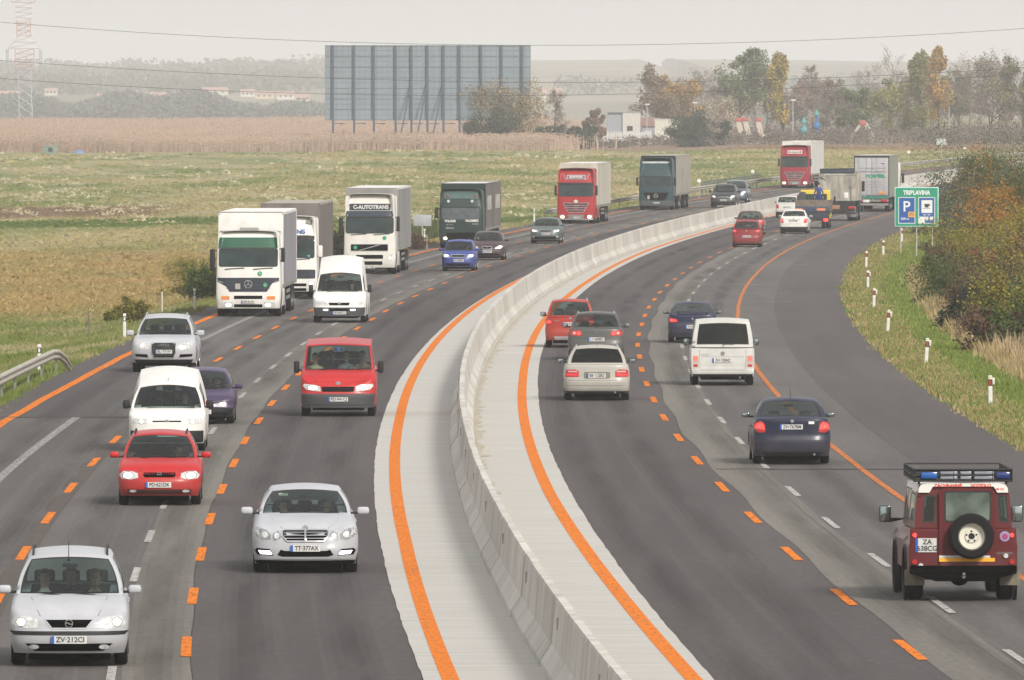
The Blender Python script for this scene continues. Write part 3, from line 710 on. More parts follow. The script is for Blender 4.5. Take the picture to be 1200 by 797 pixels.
def fy(k,x,z,face='front'):
    p=k.fit.cast(face,x,z); return p.y if p else (k.yF if face=='front' else k.yR)
def emblem(k,face,x,z,r,kind='ring',m=None,parent=None):
    y=fy(k,x,z,face); s=-1 if face=='front' else 1; y+=s*.018; mb=MB()
    n=24; vs=[]; 
    prof=[(-.006,r),(0,r*1.03),(.006,r),(.006,r*.82),(-.006,r*.82)]
    if kind!='disc': mb.lathe([(a,q) for a,q in prof]+[prof[0]],(x,y,z),axis='y',n=n)
    def bar(x0,z0,x1,z1,t):
        L=math.hypot(x1-x0,z1-z0); nx,nz=-(z1-z0)/L*t/2,(x1-x0)/L*t/2
        p=[(x0+nx,z0+nz),(x1+nx,z1+nz),(x1-nx,z1-nz),(x0-nx,z0-nz)]
        mb.add([(a,y-.004,b) for a,b in p]+[(a,y+.004,b) for a,b in p],[(0,1,2,3),(7,6,5,4),(0,4,5,1),(1,5,6,2),(2,6,7,3),(3,7,4,0)])
    if kind=='star':
        for a in (90,210,330): t=math.radians(a); bar(x,z,x+r*.85*math.cos(t),z+r*.85*math.sin(t),r*.2)
    elif kind=='bolt': bar(x-r*.95,z+r*.1,x+.1*r,z+r*.15,r*.25); bar(x-.1*r,z-r*.15,x+r*.95,z-r*.1,r*.25)
    elif kind=='vw':
        for a,b,c,d in ((-.45,.75,0,-.05),(.45,.75,0,-.05),(-.8,.3,-.4,-.75),(-.4,-.75,0,-.02),(0,-.02,.4,-.75),(.4,-.75,.8,.3)): bar(x+a*r,z+b*r,x+c*r,z+d*r,r*.16)
    elif kind=='chevron':
        for dz in (.25,-.35): bar(x-r*.8,z+(dz-.3)*r,x,z+(dz+.3)*r,r*.25); bar(x,z+(dz+.3)*r,x+r*.8,z+(dz-.3)*r,r*.25)
    elif kind=='disc': mb.lathe([(-.005,.001),(-.005,r*.9),(.0,r),(.006,r)],(x,y,z),axis='y',n=20) if face=='front' else mb.lathe([(.005,.001),(.005,r*.9),(.0,r),(-.006,r)],(x,y,z),axis='y',n=20)
    elif kind=='s': bar(x-.5*r,z+.45*r,x+.5*r,z+.55*r,r*.25); bar(x-.45*r,z+.4*r,x+.45*r,z-.4*r,r*.28); bar(x-.5*r,z-.5*r,x+.5*r,z-.45*r,r*.25)
    return mb.build('emblem',m or M_chrome,parent or k.e)
def rings4(k,x,z,r,parent):
    y=fy(k,x,z)-.02; mb=MB()
    for i in range(4): mb.lathe([(-.004,r),(.004,r),(.004,r*.8),(-.004,r*.8),(-.004,r)],(x+(i-1.5)*r*1.45,y,z),axis='y',n=20)
    return mb.build('emblem',M_chrome,parent)
def wipers(k,rear=False):
    g=k.s['gh']; mb=MB()
    if not rear:
        for x0,x1 in ((-.55*g['hb'],.1*g['hb']),(.1*g['hb'],.75*g['hb'])):
            y=k.yF+g['y'][0]; mb.path([(x0+.3,y+.0,g['z'][0]+.01),(x0,y+.02,g['z'][0]+.045),(x1,y+.03,g['z'][0]+.055)],.011)
    else:
        z=k.s['gh']['z'][4]+.03; y=fy(k,0,z,'rear')+.02; mb.path([(0,y,z),(-.05,y+.01,z+.08),(-.32,y-.01,z+.06)],.012)
    mb.build('wiper',M_blk,k.e)
def rails(k,m=None,h=.05):
    g=k.s['gh']; x=g['ht']*.93; ya=k.yF+g['y'][1]+.25; yb=k.yF+g['y'][2]-.15; zf,zm,zr=g['z'][1:4]
    for sg in (1,-1):
        mb=MB(); pts=[]
        for u in np.linspace(0,1,9): 
            z=(zf*(1-u)+zr*u)+4*(zm-(zf+zr)/2)*u*(1-u)+h*(1 if 0<u<1 else 0)+.012; pts.append((sg*x,ya+(yb-ya)*u,z))
        mb.path(pts,.017); mb.build('roof_rail',m or M_blk,k.e)
def antenna(k,y=None,L=.35,x=0,slant=.1):
    g=k.s['gh']; yy=k.yF+(g['y'][2]-.15 if y is None else y); z=g['z'][3]+.03 if y is None else g['z'][1]+g.get('cr',.05)
    mb=MB(); mb.tube((x,yy,z-.02),(x,yy+slant,z+L),.008,.004); mb.ball((x,yy,z),.025,.025,.02); mb.build('antenna',M_blk,k.e)

# ------------------------------------------------------------------ people (seen through glass or standing)
def skin_mesh(V,E,Rr,root=0,lv=1):
    me=bpy.data.meshes.new('sk'); me.from_pydata(V,E,[]); ob=bpy.data.objects.new('sk',me); C.objects.link(ob)
    md=ob.modifiers.new('s','SKIN'); md.use_smooth_shade=True
    for i,r in enumerate(Rr): me.skin_vertices[0].data[i].radius=(r,r) if not isinstance(r,tuple) else r
    me.skin_vertices[0].data[root].use_root=True
    sb=ob.modifiers.new('b','SUBSURF'); sb.levels=lv; sb.render_levels=lv
    bpy.context.view_layer.update()
    out=bpy.data.meshes.new_from_object(ob.evaluated_get(bpy.context.evaluated_depsgraph_get())); C.objects.unlink(ob); bpy.data.objects.remove(ob); return out
_pc={}
def person_mesh(kind,top,trous,longarm=True):
    V=[];E=[];Rr=[]
    def j(p,r,par=None): V.append(p); Rr.append(r); (E.append((par,len(V)-1)) if par is not None else None); return len(V)-1
    # face to -y
    sit = kind!='stand'
    hz=0.0 if sit else .92
    pel=j((0,0,hz+.02),(.165,.12)); wa=j((0,.03,hz+.22),(.14,.10),pel); ch=j((0,.05,hz+.42),(.175,.115),wa); nk0=j((0,.05,hz+.545),(.09,.075),ch); nk=j((0,.035,hz+.61),(.055,.055),nk0)
    hd=j((0,.02,hz+.69),(.07,.082),nk); h2=j((0,.02,hz+.77),(.078,.095),hd); h3=j((0,.025,hz+.85),(.06,.075),h2)
    for s in (1,-1):
        sh=j((s*.17,.05,hz+.48),.065,ch)
        if kind=='drive': el=j((s*.25,-.16,hz+.25),.045,sh); wr=j((s*.16,-.40,hz+.33),.03,el); f=(0,-.05,.012)
        elif kind=='sit': el=j((s*.24,-.05,hz+.2),.045,sh); wr=j((s*.14,-.27,hz+.12),.03,el); f=(0,-.06,-.01)
        else: el=j((s*.27,.02,hz+.2),.045,sh); wr=j((s*.26,-.10,hz-.02),.03,el); f=(0,-.02,-.06)
        b=V[wr]; pm=j((b[0]+f[0],b[1]+f[1],b[2]+f[2]),(.036,.02),wr)
        c=V[pm]
        for q,(o_,L) in enumerate(((-.028,.06),(-.010,.075),(.010,.07),(.027,.055))):
            m1=j((c[0]+o_,c[1]+f[1]*.8,c[2]+f[2]*.8),.0095,pm); j((c[0]+o_,c[1]+f[1]*.8-(.01 if kind=='stand' else .3*L),c[2]+f[2]*.8-.7*L*(1 if kind!='stand' else 1)),.008,m1)
        th=j((c[0]-s*.045,c[1]-.01,c[2]+.015),.011,wr); 
        hp=j((s*.09,-.02,hz-.03),.095,pel)
        if sit: kn=j((s*.13,-.42,hz+.08),.065,hp); an=j((s*.13,-.58,hz-.10),.042,kn); j((s*.13,-.72,hz-.12),.035,an)
        else: kn=j((s*.11,-.02,hz-.44),.062,hp); an=j((s*.11,.02,hz-.84),.042,kn); j((s*.12,-.14,hz-.88),.038,an)
    me=skin_mesh(V,E,Rr,0,1)
    me.materials.clear()
    for m in (M_skin,top,trous): me.materials.append(m)
    for p in me.polygons:
        c=p.center; z=c.z-hz
        if z>.60: i=0
        elif c.z-hz<.03 and not (abs(c.x)>.2): i=2
        elif sit and c.y<-.22 and z<.11 and abs(c.x)<.2: i=2
        else:
            i=1
            if kind=='drive' and c.y<-.37: i=0
            if kind=='sit' and c.y<-.25 and z>.02 and z<.2 and abs(c.x)<.2: i=0
            if kind=='stand' and abs(c.x)>.2 and z<.0: i=0
        p.material_index=i; p.use_smooth=True
    return me,hz
def person(loc,rz,kind,label,top,hair,trous=None,hairlen=0,group=None,lean=0):
    trous=trous or mat('dark_trousers',(.04,.045,.06)); key=(kind,top.name)
    if key not in _pc: _pc[key]=person_mesh(kind,top,trous)
    me,hz=_pc[key]; o=link_mesh('person',me); o.location=loc; o.rotation_euler=(lean,0,rz); tag(o,label,'person',group)
    mb=MB(); n=14
    mb.ball((0,.045,hz+.80),.087,.098,.098,0,14)
    if hairlen: mb.ball((0,.08,hz+.70),.085,.055,.13,0,12)
    h=mb.build('hair',hair,o)
    # cut hair back from the face
    bm=bmesh.new(); bm.from_mesh(h.data); bmesh.ops.delete(bm,geom=[v for v in bm.verts if v.co.y<-.02 and v.co.z<hz+.815],context='VERTS'); bm.to_mesh(h.data); bm.free()
    f=MB(); 
    for s in (1,-1): f.ball((s*.032,-.068,hz+.765),.011,.008,.007,0,8); f.box(s*.032-.016,s*.032+.016,-.074,-.068,hz+.783,hz+.789,0); f.ball((s*.082,.02,hz+.755),.012,.022,.03,1,8)
    f.ball((0,-.078,hz+.735),.012,.018,.02,1,8); f.box(-.022,.022,-.07,-.064,hz+.698,hz+.705,2)
    f.build('face',[M_ink,M_skin,mat('lips',(.35,.12,.10))],o)
    return o
def occupant(k,sx,kind,label,top,hair,row=0,hairlen=0,dz=0,dy=0,lookback=False):
    """seats a person in this vehicle; they stay objects of their own"""
    M=Matrix.Translation(k.e.location)@Matrix.Rotation(k.e.rotation_euler.z,4,'Z'); g=k.s['gh']
    p=M@Vector((sx,k.seaty-.06+row*.85+dy,k.zt-.86+dz)); return person(p,k.e.rotation_euler.z+(PI if lookback else 0),kind,label,top,hair,hairlen=hairlen)
# ------------------------------------------------------------------ cars and vans
def spec(L,W,wb,fo,H,hood,belt,gy,gz_,hb,ht,**kw):
    """hood: deck points (distance from nose, height); gy: nose->screen base, screen top, roof rear, glass base; gz_: base, roof front/mid/rear, rear glass base"""
    s=dict(L=L,W=W,wb=wb,fo=fo,H=H,deck=hood,gh=dict(y=gy,z=gz_,hb=hb,ht=ht)); 
    for k in list(kw):
        if k in('bF','bR','cr','wf','wr','ws','wrs','ex','rex'): s['gh'][k]=kw.pop(k)
    s.update(kw); return s
silver=paint('silver_paint',(.44,.45,.48),.0,.42); silver2=paint('pale_silver_paint',(.52,.51,.47),.0,.4); silver3=paint('warm_silver_paint',(.40,.385,.345),.0,.4)
redp=paint('red_paint',(.46,.010,.012)); redt=paint('tomato_red_paint',(.44,.013,.016)); redd=paint('dark_red_paint',(.24,.008,.015)); redo=paint('orange_red_paint',(.36,.026,.014)); crim=paint('crimson_paint',(.36,.018,.035))
white=paint('white_paint',(.74,.73,.69)); white2=paint('cream_white_paint',(.58,.58,.55)); purp=paint('purple_paint',(.045,.028,.085)); navy=paint('navy_paint',(.002,.006,.032)); defred=paint('deep_red_paint',(.095,.005,.008)); blue=paint('blue_paint',(.022,.05,.27))
grey=paint('grey_paint',(.085,.088,.085),.2); greyg=paint('grey_green_paint',(.095,.13,.125),.2); maroon=paint('maroon_paint',(.055,.028,.034),.1); dkgrey=paint('charcoal_paint',(.045,.05,.06),.1); indigo=paint('indigo_paint',(.013,.015,.052),.1)
hair_d=mat('dark_hair',(.02,.014,.01),rough=.7); hair_g=mat('grey_hair',(.22,.2,.18),rough=.8); hair_b=mat('brown_hair',(.07,.04,.02),rough=.7); hair_l=mat('blond_hair',(.3,.2,.1),rough=.7)
t_white=mat('white_shirt',(.7,.69,.65)); t_cream=mat('cream_jumper',(.45,.38,.26)); t_dark=mat('dark_jacket',(.03,.03,.035)); t_blue=mat('blue_overalls',(.02,.045,.22)); t_grey=mat('grey_jumper',(.15,.15,.16)); t_pink=mat('pale_pink_top',(.42,.25,.22))
def headlamp(k,poly,lit,m=M_lit,sides=(1,-1),lit2=None):
    """outline and lit spot are given for +x and mirrored"""
    for s in (1,-1):
        o=panel(k,'front',[poly if s==1 else flip(poly)],'headlight',M_lens)
        if o and lit:
            mm=m if s in sides else (lit2 or M_lit2)
            c=ell(*lit); panel(k,'front',[c if s==1 else flip(c)],'bulb',mm,.010,o[0])
            r=ell(lit[0],lit[1],lit[2]*1.25,lit[3]*1.3)
            if lit[2]>.03: panel(k,'front',[r if s==1 else flip(r)],'reflector',M_lensd,.008,o[0])
def tail(k,poly,lit=None,m=M_red,ml=M_redlit,inner=None,mi=M_redw):
    for s in (1,-1):
        o=panel(k,'rear',[poly if s==1 else flip(poly)],'tail_light',m)
        if not o: continue
        if lit: panel(k,'rear',[lit if s==1 else flip(lit)],'bulb',ml,.010,o[0])
        if inner: panel(k,'rear',[inner if s==1 else flip(inner)],'reversing_lamp',mi,.010,o[0])
def fplate(k,x,z,txt,**kw): return plate(k.e,min(fy(k,x-.24,z),fy(k,x,z),fy(k,x+.24,z))-.012,x,z,txt,**kw)
def rplate(k,x,z,txt,**kw): return plate(k.e,max(fy(k,x-.24,z,'rear'),fy(k,x,z,'rear'),fy(k,x+.24,z,'rear'))+.012,x,z,txt,away=True,**kw)
def grille(k,poly,bars=(),m=M_blk,mb_=M_chrome,t=.012,surround=None):
    o=panel(k,'front',[poly],'grille',m,.010)[0]
    if bars: lines_on(k,'front',bars,'grille_bar',mb_,o,t,.024)
    if surround: lines_on(k,'front',[(poly[i],poly[(i+1)%len(poly)]) for i in range(len(poly))],'grille_surround',mb_,o,surround,.026)
    return o
def sym(pts): return pts+[(-x,z) for x,z in pts[::-1]]
def seams(k,deep=True):
    """bonnet edges and bumper line pressed into the nose"""
    pass

# 1 silver people carrier, nearest
s=spec(4.32,1.742,2.69,.85,1.65,[(0,.72),(.12,.78),(.5,.90),(.95,1.0),(1.4,1.04),(4.0,1.03),(4.3,1.0)],1.03,(.95,1.78,4.02,4.2),(1.0,1.53,1.60,1.55,1.02),.78,.585,paint=silver,ra=.38,rt=.09,mm=silver,bF=.16,seat=1.5,
  front=[(.2,.1),(.28,.03),(.36,0),(.46,0),(.53,.02),(.55,.05),(.7,.09),(.8,.15)])
k=car(s,'people_carrier','silver people carrier with roof rails, nearest car at the bottom left of the road','car',81.5,779)
headlamp(k,[(.44,.575),(.62,.56),(.835,.60),(.855,.70),(.80,.745),(.6,.735),(.46,.70)],(.70,.655,.062,.055))
grille(k,sym([(.25,.575),(.33,.66),(.345,.69)]),m=M_under); lines_on(k,'front',[((-.34,.70),(.34,.70)),((-.36,.70),(-.25,.565)),((.36,.70),(.25,.565)),((-.25,.565),(.25,.565))],'grille_trim',silver,None,.02,.012)
emblem(k,'front',0,.635,.06,'bolt')
panel(k,'front',[sym([(.86,.47),(.87,.525)])],'bumper_strip',M_blk,.012); fplate(k,0,.40,'ZV·212CI')
panel(k,'front',[sym([(.50,.235),(.64,.345)])],'air_intake',M_under); panel(k,'front',both(ell(.51,.295,.075,.035)),'fog_lamp',M_lens,.012)
lines_on(k,'front',[((.42,.74),(.56,.99)),((-.42,.74),(-.56,.99))],'bonnet_crease',M_seal,None,.006,.001)
wipers(k); rails(k); antenna(k,1.95-.85-1.345+.0,.28)
occupant(k,.36,'drive','driver in a cream jumper with long blond hair in the nearest silver people carrier',t_cream,hair_l,hairlen=1); occupant(k,-.38,'sit','passenger in a white shirt beside the driver in the nearest silver people carrier',t_white,hair_d)
occupant(k,.0,'sit','dark clothed rear passenger in the middle of the nearest silver people carrier',t_dark,hair_b,row=1)

# 2 red estate
s=spec(4.25,1.709,2.61,.82,1.46,[(0,.66),(.1,.71),(.5,.84),(1.0,.93),(1.4,.96),(3.9,.95),(4.2,.93)],.95,(1.0,1.75,3.85,4.15),(.92,1.385,1.43,1.39,.95),.755,.565,paint=redp,rt=.1,bF=.18,seat=1.35,mm=redp,
  front=[(.2,.12),(.27,.03),(.36,0),(.5,0),(.56,.03),(.66,.08),(.75,.16)])
k=car(s,'estate_car','bright red estate car with roof rails directly in front of the white van','car',187.5,591.5)
headlamp(k,[(.43,.57),(.60,.535),(.78,.555),(.825,.63),(.74,.705),(.55,.70),(.44,.66)],(.64,.62,.095,.06))
grille(k,sym([(.30,.585),(.34,.64),(.33,.675)]),m=M_under); emblem(k,'front',0,.635,.05,'bolt'); fplate(k,-.02,.43,'PD·621DK')
panel(k,'front',[sym([(.64,.25),(.66,.335)])],'air_intake',mat('dark_red_shade_plastic',(.05,.012,.012))); panel(k,'front',both(ell(.54,.30,.075,.028)),'fog_lamp',M_lens,.012)
[lines_on(k,'front',[((s_*.38,.69),(s_*.50,.92))],'bonnet_crease',M_seal,None,.006,.001) for s_ in (1,-1)]
wipers(k); rails(k,h=.04); occupant(k,.36,'drive','driver in a grey jumper at the wheel of the bright red estate car',t_grey,hair_d)

# 3 white van behind it
s=spec(4.44,1.81,2.82,.90,1.92,[(0,.76),(.1,.82),(.4,.94),(.75,1.0),(1.2,1.05),(4.4,1.05)],1.05,(.72,1.42,4.3,4.40),(.97,1.50,1.82,1.80,1.05),.86,.68,paint=white,cr=.09,ex=1.5,rt=.1,bF=.14,bR=.03,nR=6,DR=.25,seat=1.35,mm=M_blk,ms=(.17,.20),mz=.12,my=.5,head=.12,
  front=[(.2,.08),(.3,.0),(.5,0),(.56,.03),(.7,.05),(.8,.12)],ws=[(.06,.30,.1,.8)],wr=(-.8,.8,.3,.8),rearseats=False,glassR=GLASS,tw=.19,rimstyle='steel',side=[(.2,.04),(.4,0),(.9,.0),(1.05,.015)])
k=car(s,'panel_van','white panel van with rounded roof right behind the bright red estate car','van',196.5,528.5)
headlamp(k,[(.46,.665),(.80,.665),(.83,.73),(.80,.785),(.46,.785)],(.60,.715,.06,.045),M_lit2,())
grille(k,sym([(.33,.705),(.345,.735)]),m=M_under); emblem(k,'front',0,.715,.05,'disc',M_chrome); panel(k,'front',[sym([(.85,.22),(.86,.50)])],'bumper',M_blk,.014); fplate(k,0,.42,'TT·401CB')
wipers(k); mb=MB(); mb.tube((0,k.yF+1.55,1.62),(0,k.yF+1.6,1.70),.006); mb.build('antenna',M_blk,k.e)
bk=MB(); 
for x0,x1 in ((-.72,-.30),(-.14,.14),(.30,.72)): bk.rbox(x0,x1,k.seaty+.35,k.seaty+.37,1.0,1.5,.01)
bk.box(-.72,.72,k.seaty+.36,k.seaty+.38,.9,1.05); bk.build('cargo_partition',M_dash,k.e)
occupant(k,.38,'drive','driver in a dark jacket at the wheel of the white panel van',t_dark,hair_g,dz=-.06)

# 4 purple hatchback, partly hidden
s=spec(4.02,1.70,2.47,.80,1.42,[(0,.64),(.08,.68),(.5,.78),(1.0,.86),(1.4,.9),(3.7,.9),(4.0,.88)],.9,(1.0,1.7,3.4,3.85),(.86,1.30,1.36,1.33,.92),.75,.58,paint=purp,rt=.07,nF=3.2,DF=.4,bF=.14,seat=1.3,head=.17,
  front=[(.2,.08),(.3,0),(.45,0),(.47,.04),(.6,.05),(.7,.08)])
k=car(s,'hatchback','purple hatchback half hidden behind the white panel van, black lower bumper','car',236.5,496.5)
headlamp(k,[(.33,.455),(.64,.44),(.66,.55),(.60,.585),(.45,.55),(.33,.52)],(.54,.51,.085,.045))
grille(k,sym([(.30,.46),(.31,.54)]),m=M_under); panel(k,'front',[sym([(.80,.22),(.81,.42)])],'bumper',M_blk,.012); fplate(k,0,.32,'GA·118AL'); wipers(k)
occupant(k,.36,'drive','driver in a white shirt at the wheel of the purple hatchback',t_white,hair_b)
# a green-tinted sun strip on the purple car's windscreen
# 5 silver SUV
s=spec(5.09,1.983,3.0,.93,1.74,[(0,.90),(.08,.95),(.5,1.04),(1.15,1.12),(1.6,1.14),(4.9,1.13)],1.13,(1.15,1.95,4.4,4.85),(1.10,1.62,1.70,1.62,1.14),.86,.66,paint=silver,rw=.37,tw=.26,rt=.1,zb=.3,bF=.17,seat=1.6,
  front=[(.25,.14),(.36,.03),(.45,0),(.7,0),(.85,.05),(.95,.14)],rear=[(.3,.05),(.5,0),(1.1,.08)],ra=.44,mm=silver,ms=(.23,.17),mx=-.02)
k=car(s,'suv','silver SUV with a tall single-frame grille at the left edge line','car',193,436)
headlamp(k,[(.45,.74),(.60,.71),(.84,.78),(.88,.88),(.80,.925),(.50,.92)],(.66,.83,.06,.045),M_lit,(-1,),M_lens)
g=grille(k,sym([(.30,.46),(.36,.60),(.37,.88),(.35,.91)]),[((-.35,z),(.35,z)) for z in (.54,.60,.66,.72,.78,.84)],m=M_under,mb_=M_lensd,t=.008,surround=.022)
rings4(k,0,.83,.05,k.e); fplate(k,0,.64,'BL·771IV'); panel(k,'front',both([(.47,.46),(.86,.49),(.88,.57),(.50,.56)]),'air_intake',M_under); panel(k,'front',[sym([(.84,.30),(.90,.40)])],'lower_skirt',M_blk,.008)
wipers(k); rails(k,silver,.05)
# 6 silver saloon, centre left
s=spec(4.87,1.854,2.87,.83,1.47,[(0,.70),(.06,.755),(.4,.86),(.9,.94),(1.35,1.0),(1.8,1.02),(4.1,1.04),(4.8,1.0)],1.0,(1.32,2.12,3.55,4.15),(.97,1.385,1.44,1.38,1.02),.80,.59,paint=silver,rw=.325,tw=.24,rt=.11,DF=.6,bF=.2,seat=1.35,head=.20,
  front=[(.15,.1),(.22,.02),(.30,0),(.42,0),(.5,.03),(.62,.06),(.75,.12)],side=[(.2,.03),(.35,.0),(.62,0),(.85,.04),(1.0,.09)],zb=.17,mm=silver,ms=(.21,.13),mz=.07)
k=car(s,'saloon_car','silver saloon with slatted chrome grille and white bumper lamps','car',357.7,670.5)
for sg in (1,-1):
    f=(lambda p:p) if sg==1 else flip
    o=panel(k,'front',[f([(.60,.60),(.74,.585),(.90,.66),(.92,.75),(.84,.81),(.68,.76),(.60,.68)])],'headlight',M_lensd)[0]; panel(k,'front',[f(ell(.71,.68,.055,.055))],'bulb',M_lens,.012,o); panel(k,'front',[f([(.78,.66),(.89,.70),(.90,.76),(.82,.76)])],'indicator',M_lens,.010,o)
    o=panel(k,'front',[f([(.42,.63),(.53,.575),(.575,.60),(.565,.70),(.50,.745),(.43,.74)])],'inner_headlight',M_lensd)[0]; panel(k,'front',[f(ell(.50,.66,.045,.05))],'bulb',M_lens,.012,o)
    o=panel(k,'front',[f([(.56,.32),(.84,.33),(.90,.43),(.84,.445),(.62,.43)])],'bumper_lamp',M_under,.006)[0]; panel(k,'front',[f([(.58,.34),(.78,.345),(.82,.405),(.62,.40)])],'daytime_lamp',M_drl,.012,o)
g=grille(k,sym([(.32,.57),(.395,.66),(.40,.745),(.37,.765)]),[((-.37,z),(.37,z)) for z in (.62,.67,.72)],m=M_under,t=.012,surround=.022)
lines_on(k,'front',[((0,.57),(0,.76))],'grille_bar',M_chrome,g,.03,.03); emblem(k,'front',0,.795,.045,'star'); fplate(k,0,.445,'TT·377AX')
panel(k,'front',[sym([(.40,.30),(.49,.33),(.43,.42),(.36,.40)])],'air_intake',M_under); lines_on(k,'front',[((-.88,.255),(-.3,.27)),((-.3,.27),(.3,.27)),((.3,.27),(.88,.255))],'bumper_lip',silver,None,.025,.012)
panel(k,'front',[sym([(.86,.17),(.88,.235)])],'lower_skirt',M_under,.006)
lines_on(k,'front',[((.40,.78),(.62,.97)),((-.40,.78),(-.62,.97))],'bonnet_crease',M_seal,None,.006,.001)
wipers(k); occupant(k,.37,'drive','driver at the wheel of the silver saloon with white bumper lamps',t_grey,hair_g); occupant(k,-.37,'sit','front passenger in a dark jacket in the silver saloon with white bumper lamps',t_dark,hair_d)
mb=MB(); mb.box(-.46,-.30,k.yF+2.02,k.yF+2.03,1.29,1.335); mb.build('windscreen_sticker',mat('pale_green_sticker',(.55,.62,.5)),k.e)
# 7 red minibus
s=spec(4.83,1.974,2.93,.96,2.0,[(0,.88),(.1,.92),(.5,1.12),(.8,1.20),(1.2,1.24),(4.8,1.25)],1.25,(.75,1.32,4.7,4.8),(1.18,1.84,1.93,1.93,1.25),.92,.845,paint=redt,nR=8,DR=.15,rt=.08,zb=.27,bF=.13,bR=.02,cr=.05,ex=1.2,seat=1.25,head=.18,rw=.33,tw=.2,
  front=[(.2,.06),(.3,0),(.58,0),(.6,.05),(.75,.08),(.9,.14)],side=[(.3,.02),(.5,0),(1.0,0),(1.25,.02)],ws=[(.05,.24,.06,.88),(.30,.62,.1,.88),(.66,.95,.1,.88)],mm=M_blk,ms=(.15,.32),mz=.10,my=.45,mx=.05,wf=(-.95,.95,.04,.95),rimstyle='steel')
k=car(s,'minibus','red minibus with a black front bumper and a cab full of people','van',396.7,487.5)
headlamp(k,[(.45,.66),(.82,.70),(.93,.80),(.90,.86),(.58,.83),(.47,.79)],(.66,.755,.13,.055),M_lit)
grille(k,sym([(.40,.66),(.43,.77),(.42,.785)]),[((-.41,.70),(.41,.70)),((-.41,.74),(.41,.74))],m=M_under,mb_=M_blk); emblem(k,'front',0,.86,.065,'disc'); panel(k,'front',[sym([(.93,.24),(.97,.60)])],'bumper',mat('grey_black_bumper',(.045,.047,.05),rough=.6),.02)
fplate(k,.0,.46,'PD·941CJ'); wipers(k); mb=MB(); mb.lathe([(-.01,.001),(-.01,.05),(0,.055),(.01,.05)],(.0,k.yF+1.22,1.73),axis='y'); mb.build('parking_disc',mat('blue_disc',(.03,.15,.5),emit=None),k.e)
lines_on(k,'front',[((.52,.87),(.80,1.16)),((-.52,.87),(-.80,1.16))],'bonnet_crease',M_seal,None,.008,.001)
occupant(k,.62,'drive','driver in a pale pink top at the right end of the red minibus cab',t_pink,hair_b); occupant(k,.20,'sit','fair passenger seated next to the driver in the red minibus',t_grey,hair_l,hairlen=0); occupant(k,-.2,'sit','dark clothed passenger in the middle of the red minibus',t_dark,hair_d,row=.35); occupant(k,-.62,'sit','passenger in a cream jumper at the left end of the red minibus cab',t_cream,hair_d,dz=-.05)
# 10 white high roof van
s=spec(5.0,2.0,2.85,.92,2.4,[(0,.82),(.1,.88),(.5,1.06),(.85,1.16),(1.3,1.2),(4.95,1.2)],1.2,(.75,1.42,4.9,4.97),(1.12,1.82,2.32,2.32,1.2),.90,.78,paint=white,nR=8,DR=.15,rt=.09,cr=.10,ex=1.3,bF=.14,bR=.02,zb=.27,seat=1.3,head=.25,rw=.33,
  front=[(.2,.06),(.3,0),(.58,0),(.6,.05),(.8,.10),(.9,.16)],side=[(.3,.02),(.5,0),(1.0,0),(1.2,.02)],ws=[(.05,.26,.06,.62)],wr=(-.8,.8,.2,.6),mm=M_blk,ms=(.16,.30),mz=.15,my=.45,mx=.03,rearseats=False,wf=(-.95,.95,.04,.93),rimstyle='steel')
k=car(s,'delivery_van','white high-roof van with black bumper between the leading white lorry and the blue car','van',398.4,378)
headlamp(k,[(.42,.66),(.78,.66),(.90,.74),(.86,.83),(.50,.81)],None)
grille(k,sym([(.36,.66),(.40,.76)]),[((-.38,.71),(.38,.71))],m=M_under,mb_=M_blk); emblem(k,'front',0,.73,.06,'disc'); panel(k,'front',[sym([(.93,.25),(.98,.58)])],'bumper',mat('grey_black_bumper',(.045,.047,.05)),.02)
fplate(k,0,.38,'NR·883CU'); panel(k,'front',both(rr(.42,.46,.60,.51)),'fog_lamp',M_drl,.03); panel(k,'front',[sym([(.34,.44),(.36,.54)])],'air_intake',M_under,.026); wipers(k)
occupant(k,.42,'drive','driver in a grey jumper at the wheel of the white high-roof van',t_grey,hair_d,dz=-.1)
# 14 blue supermini
s=spec(3.99,1.642,2.46,.82,1.45,[(0,.70),(.1,.76),(.45,.90),(.85,.98),(1.2,1.0),(3.9,1.0)],1.0,(.85,1.5,3.5,3.9),(.96,1.42,1.47,1.44,1.0),.72,.60,paint=blue,mm=blue,bF=.15,seat=1.4)
k=car(s,'hatchback','bright blue hatchback with lit headlights in front of the dark green lorry','car',537.8,317.6)
headlamp(k,[(.40,.66),(.72,.68),(.78,.78),(.70,.84),(.46,.80)],(.60,.75,.10,.06)); grille(k,sym([(.30,.68),(.36,.80)]),m=M_under,surround=.03); fplate(k,0,.52,'BA·530MV',h=.12); panel(k,'front',[sym([(.55,.27),(.62,.38)])],'air_intake',M_under); emblem(k,'front',0,.84,.04,'disc')
occupant(k,.34,'drive','driver in a dark jacket in the bright blue hatchback',t_dark,hair_d)
# 13 maroon hatchback
s=spec(4.31,1.768,2.58,.86,1.46,[(0,.70),(.1,.75),(.5,.88),(1.0,.97),(1.4,1.0),(4.2,1.0)],1.0,(.98,1.75,3.6,4.15),(.95,1.40,1.46,1.42,1.0),.78,.60,paint=maroon,mm=maroon,bF=.2,seat=1.4)
k=car(s,'hatchback','dark maroon hatchback just right of the blue hatchback','car',571.6,304.9)
headlamp(k,[(.42,.60),(.74,.62),(.84,.74),(.76,.80),(.50,.72)],(.66,.69,.10,.06),M_lit,(1,),M_lens); grille(k,sym([(.20,.58),(.25,.66),(.22,.72)]),m=M_under,surround=.03); emblem(k,'front',0,.655,.06,'s'); fplate(k,0,.46,'BA·207PN',h=.13); panel(k,'front',[sym([(.55,.26),(.70,.34)])],'air_intake',M_under)
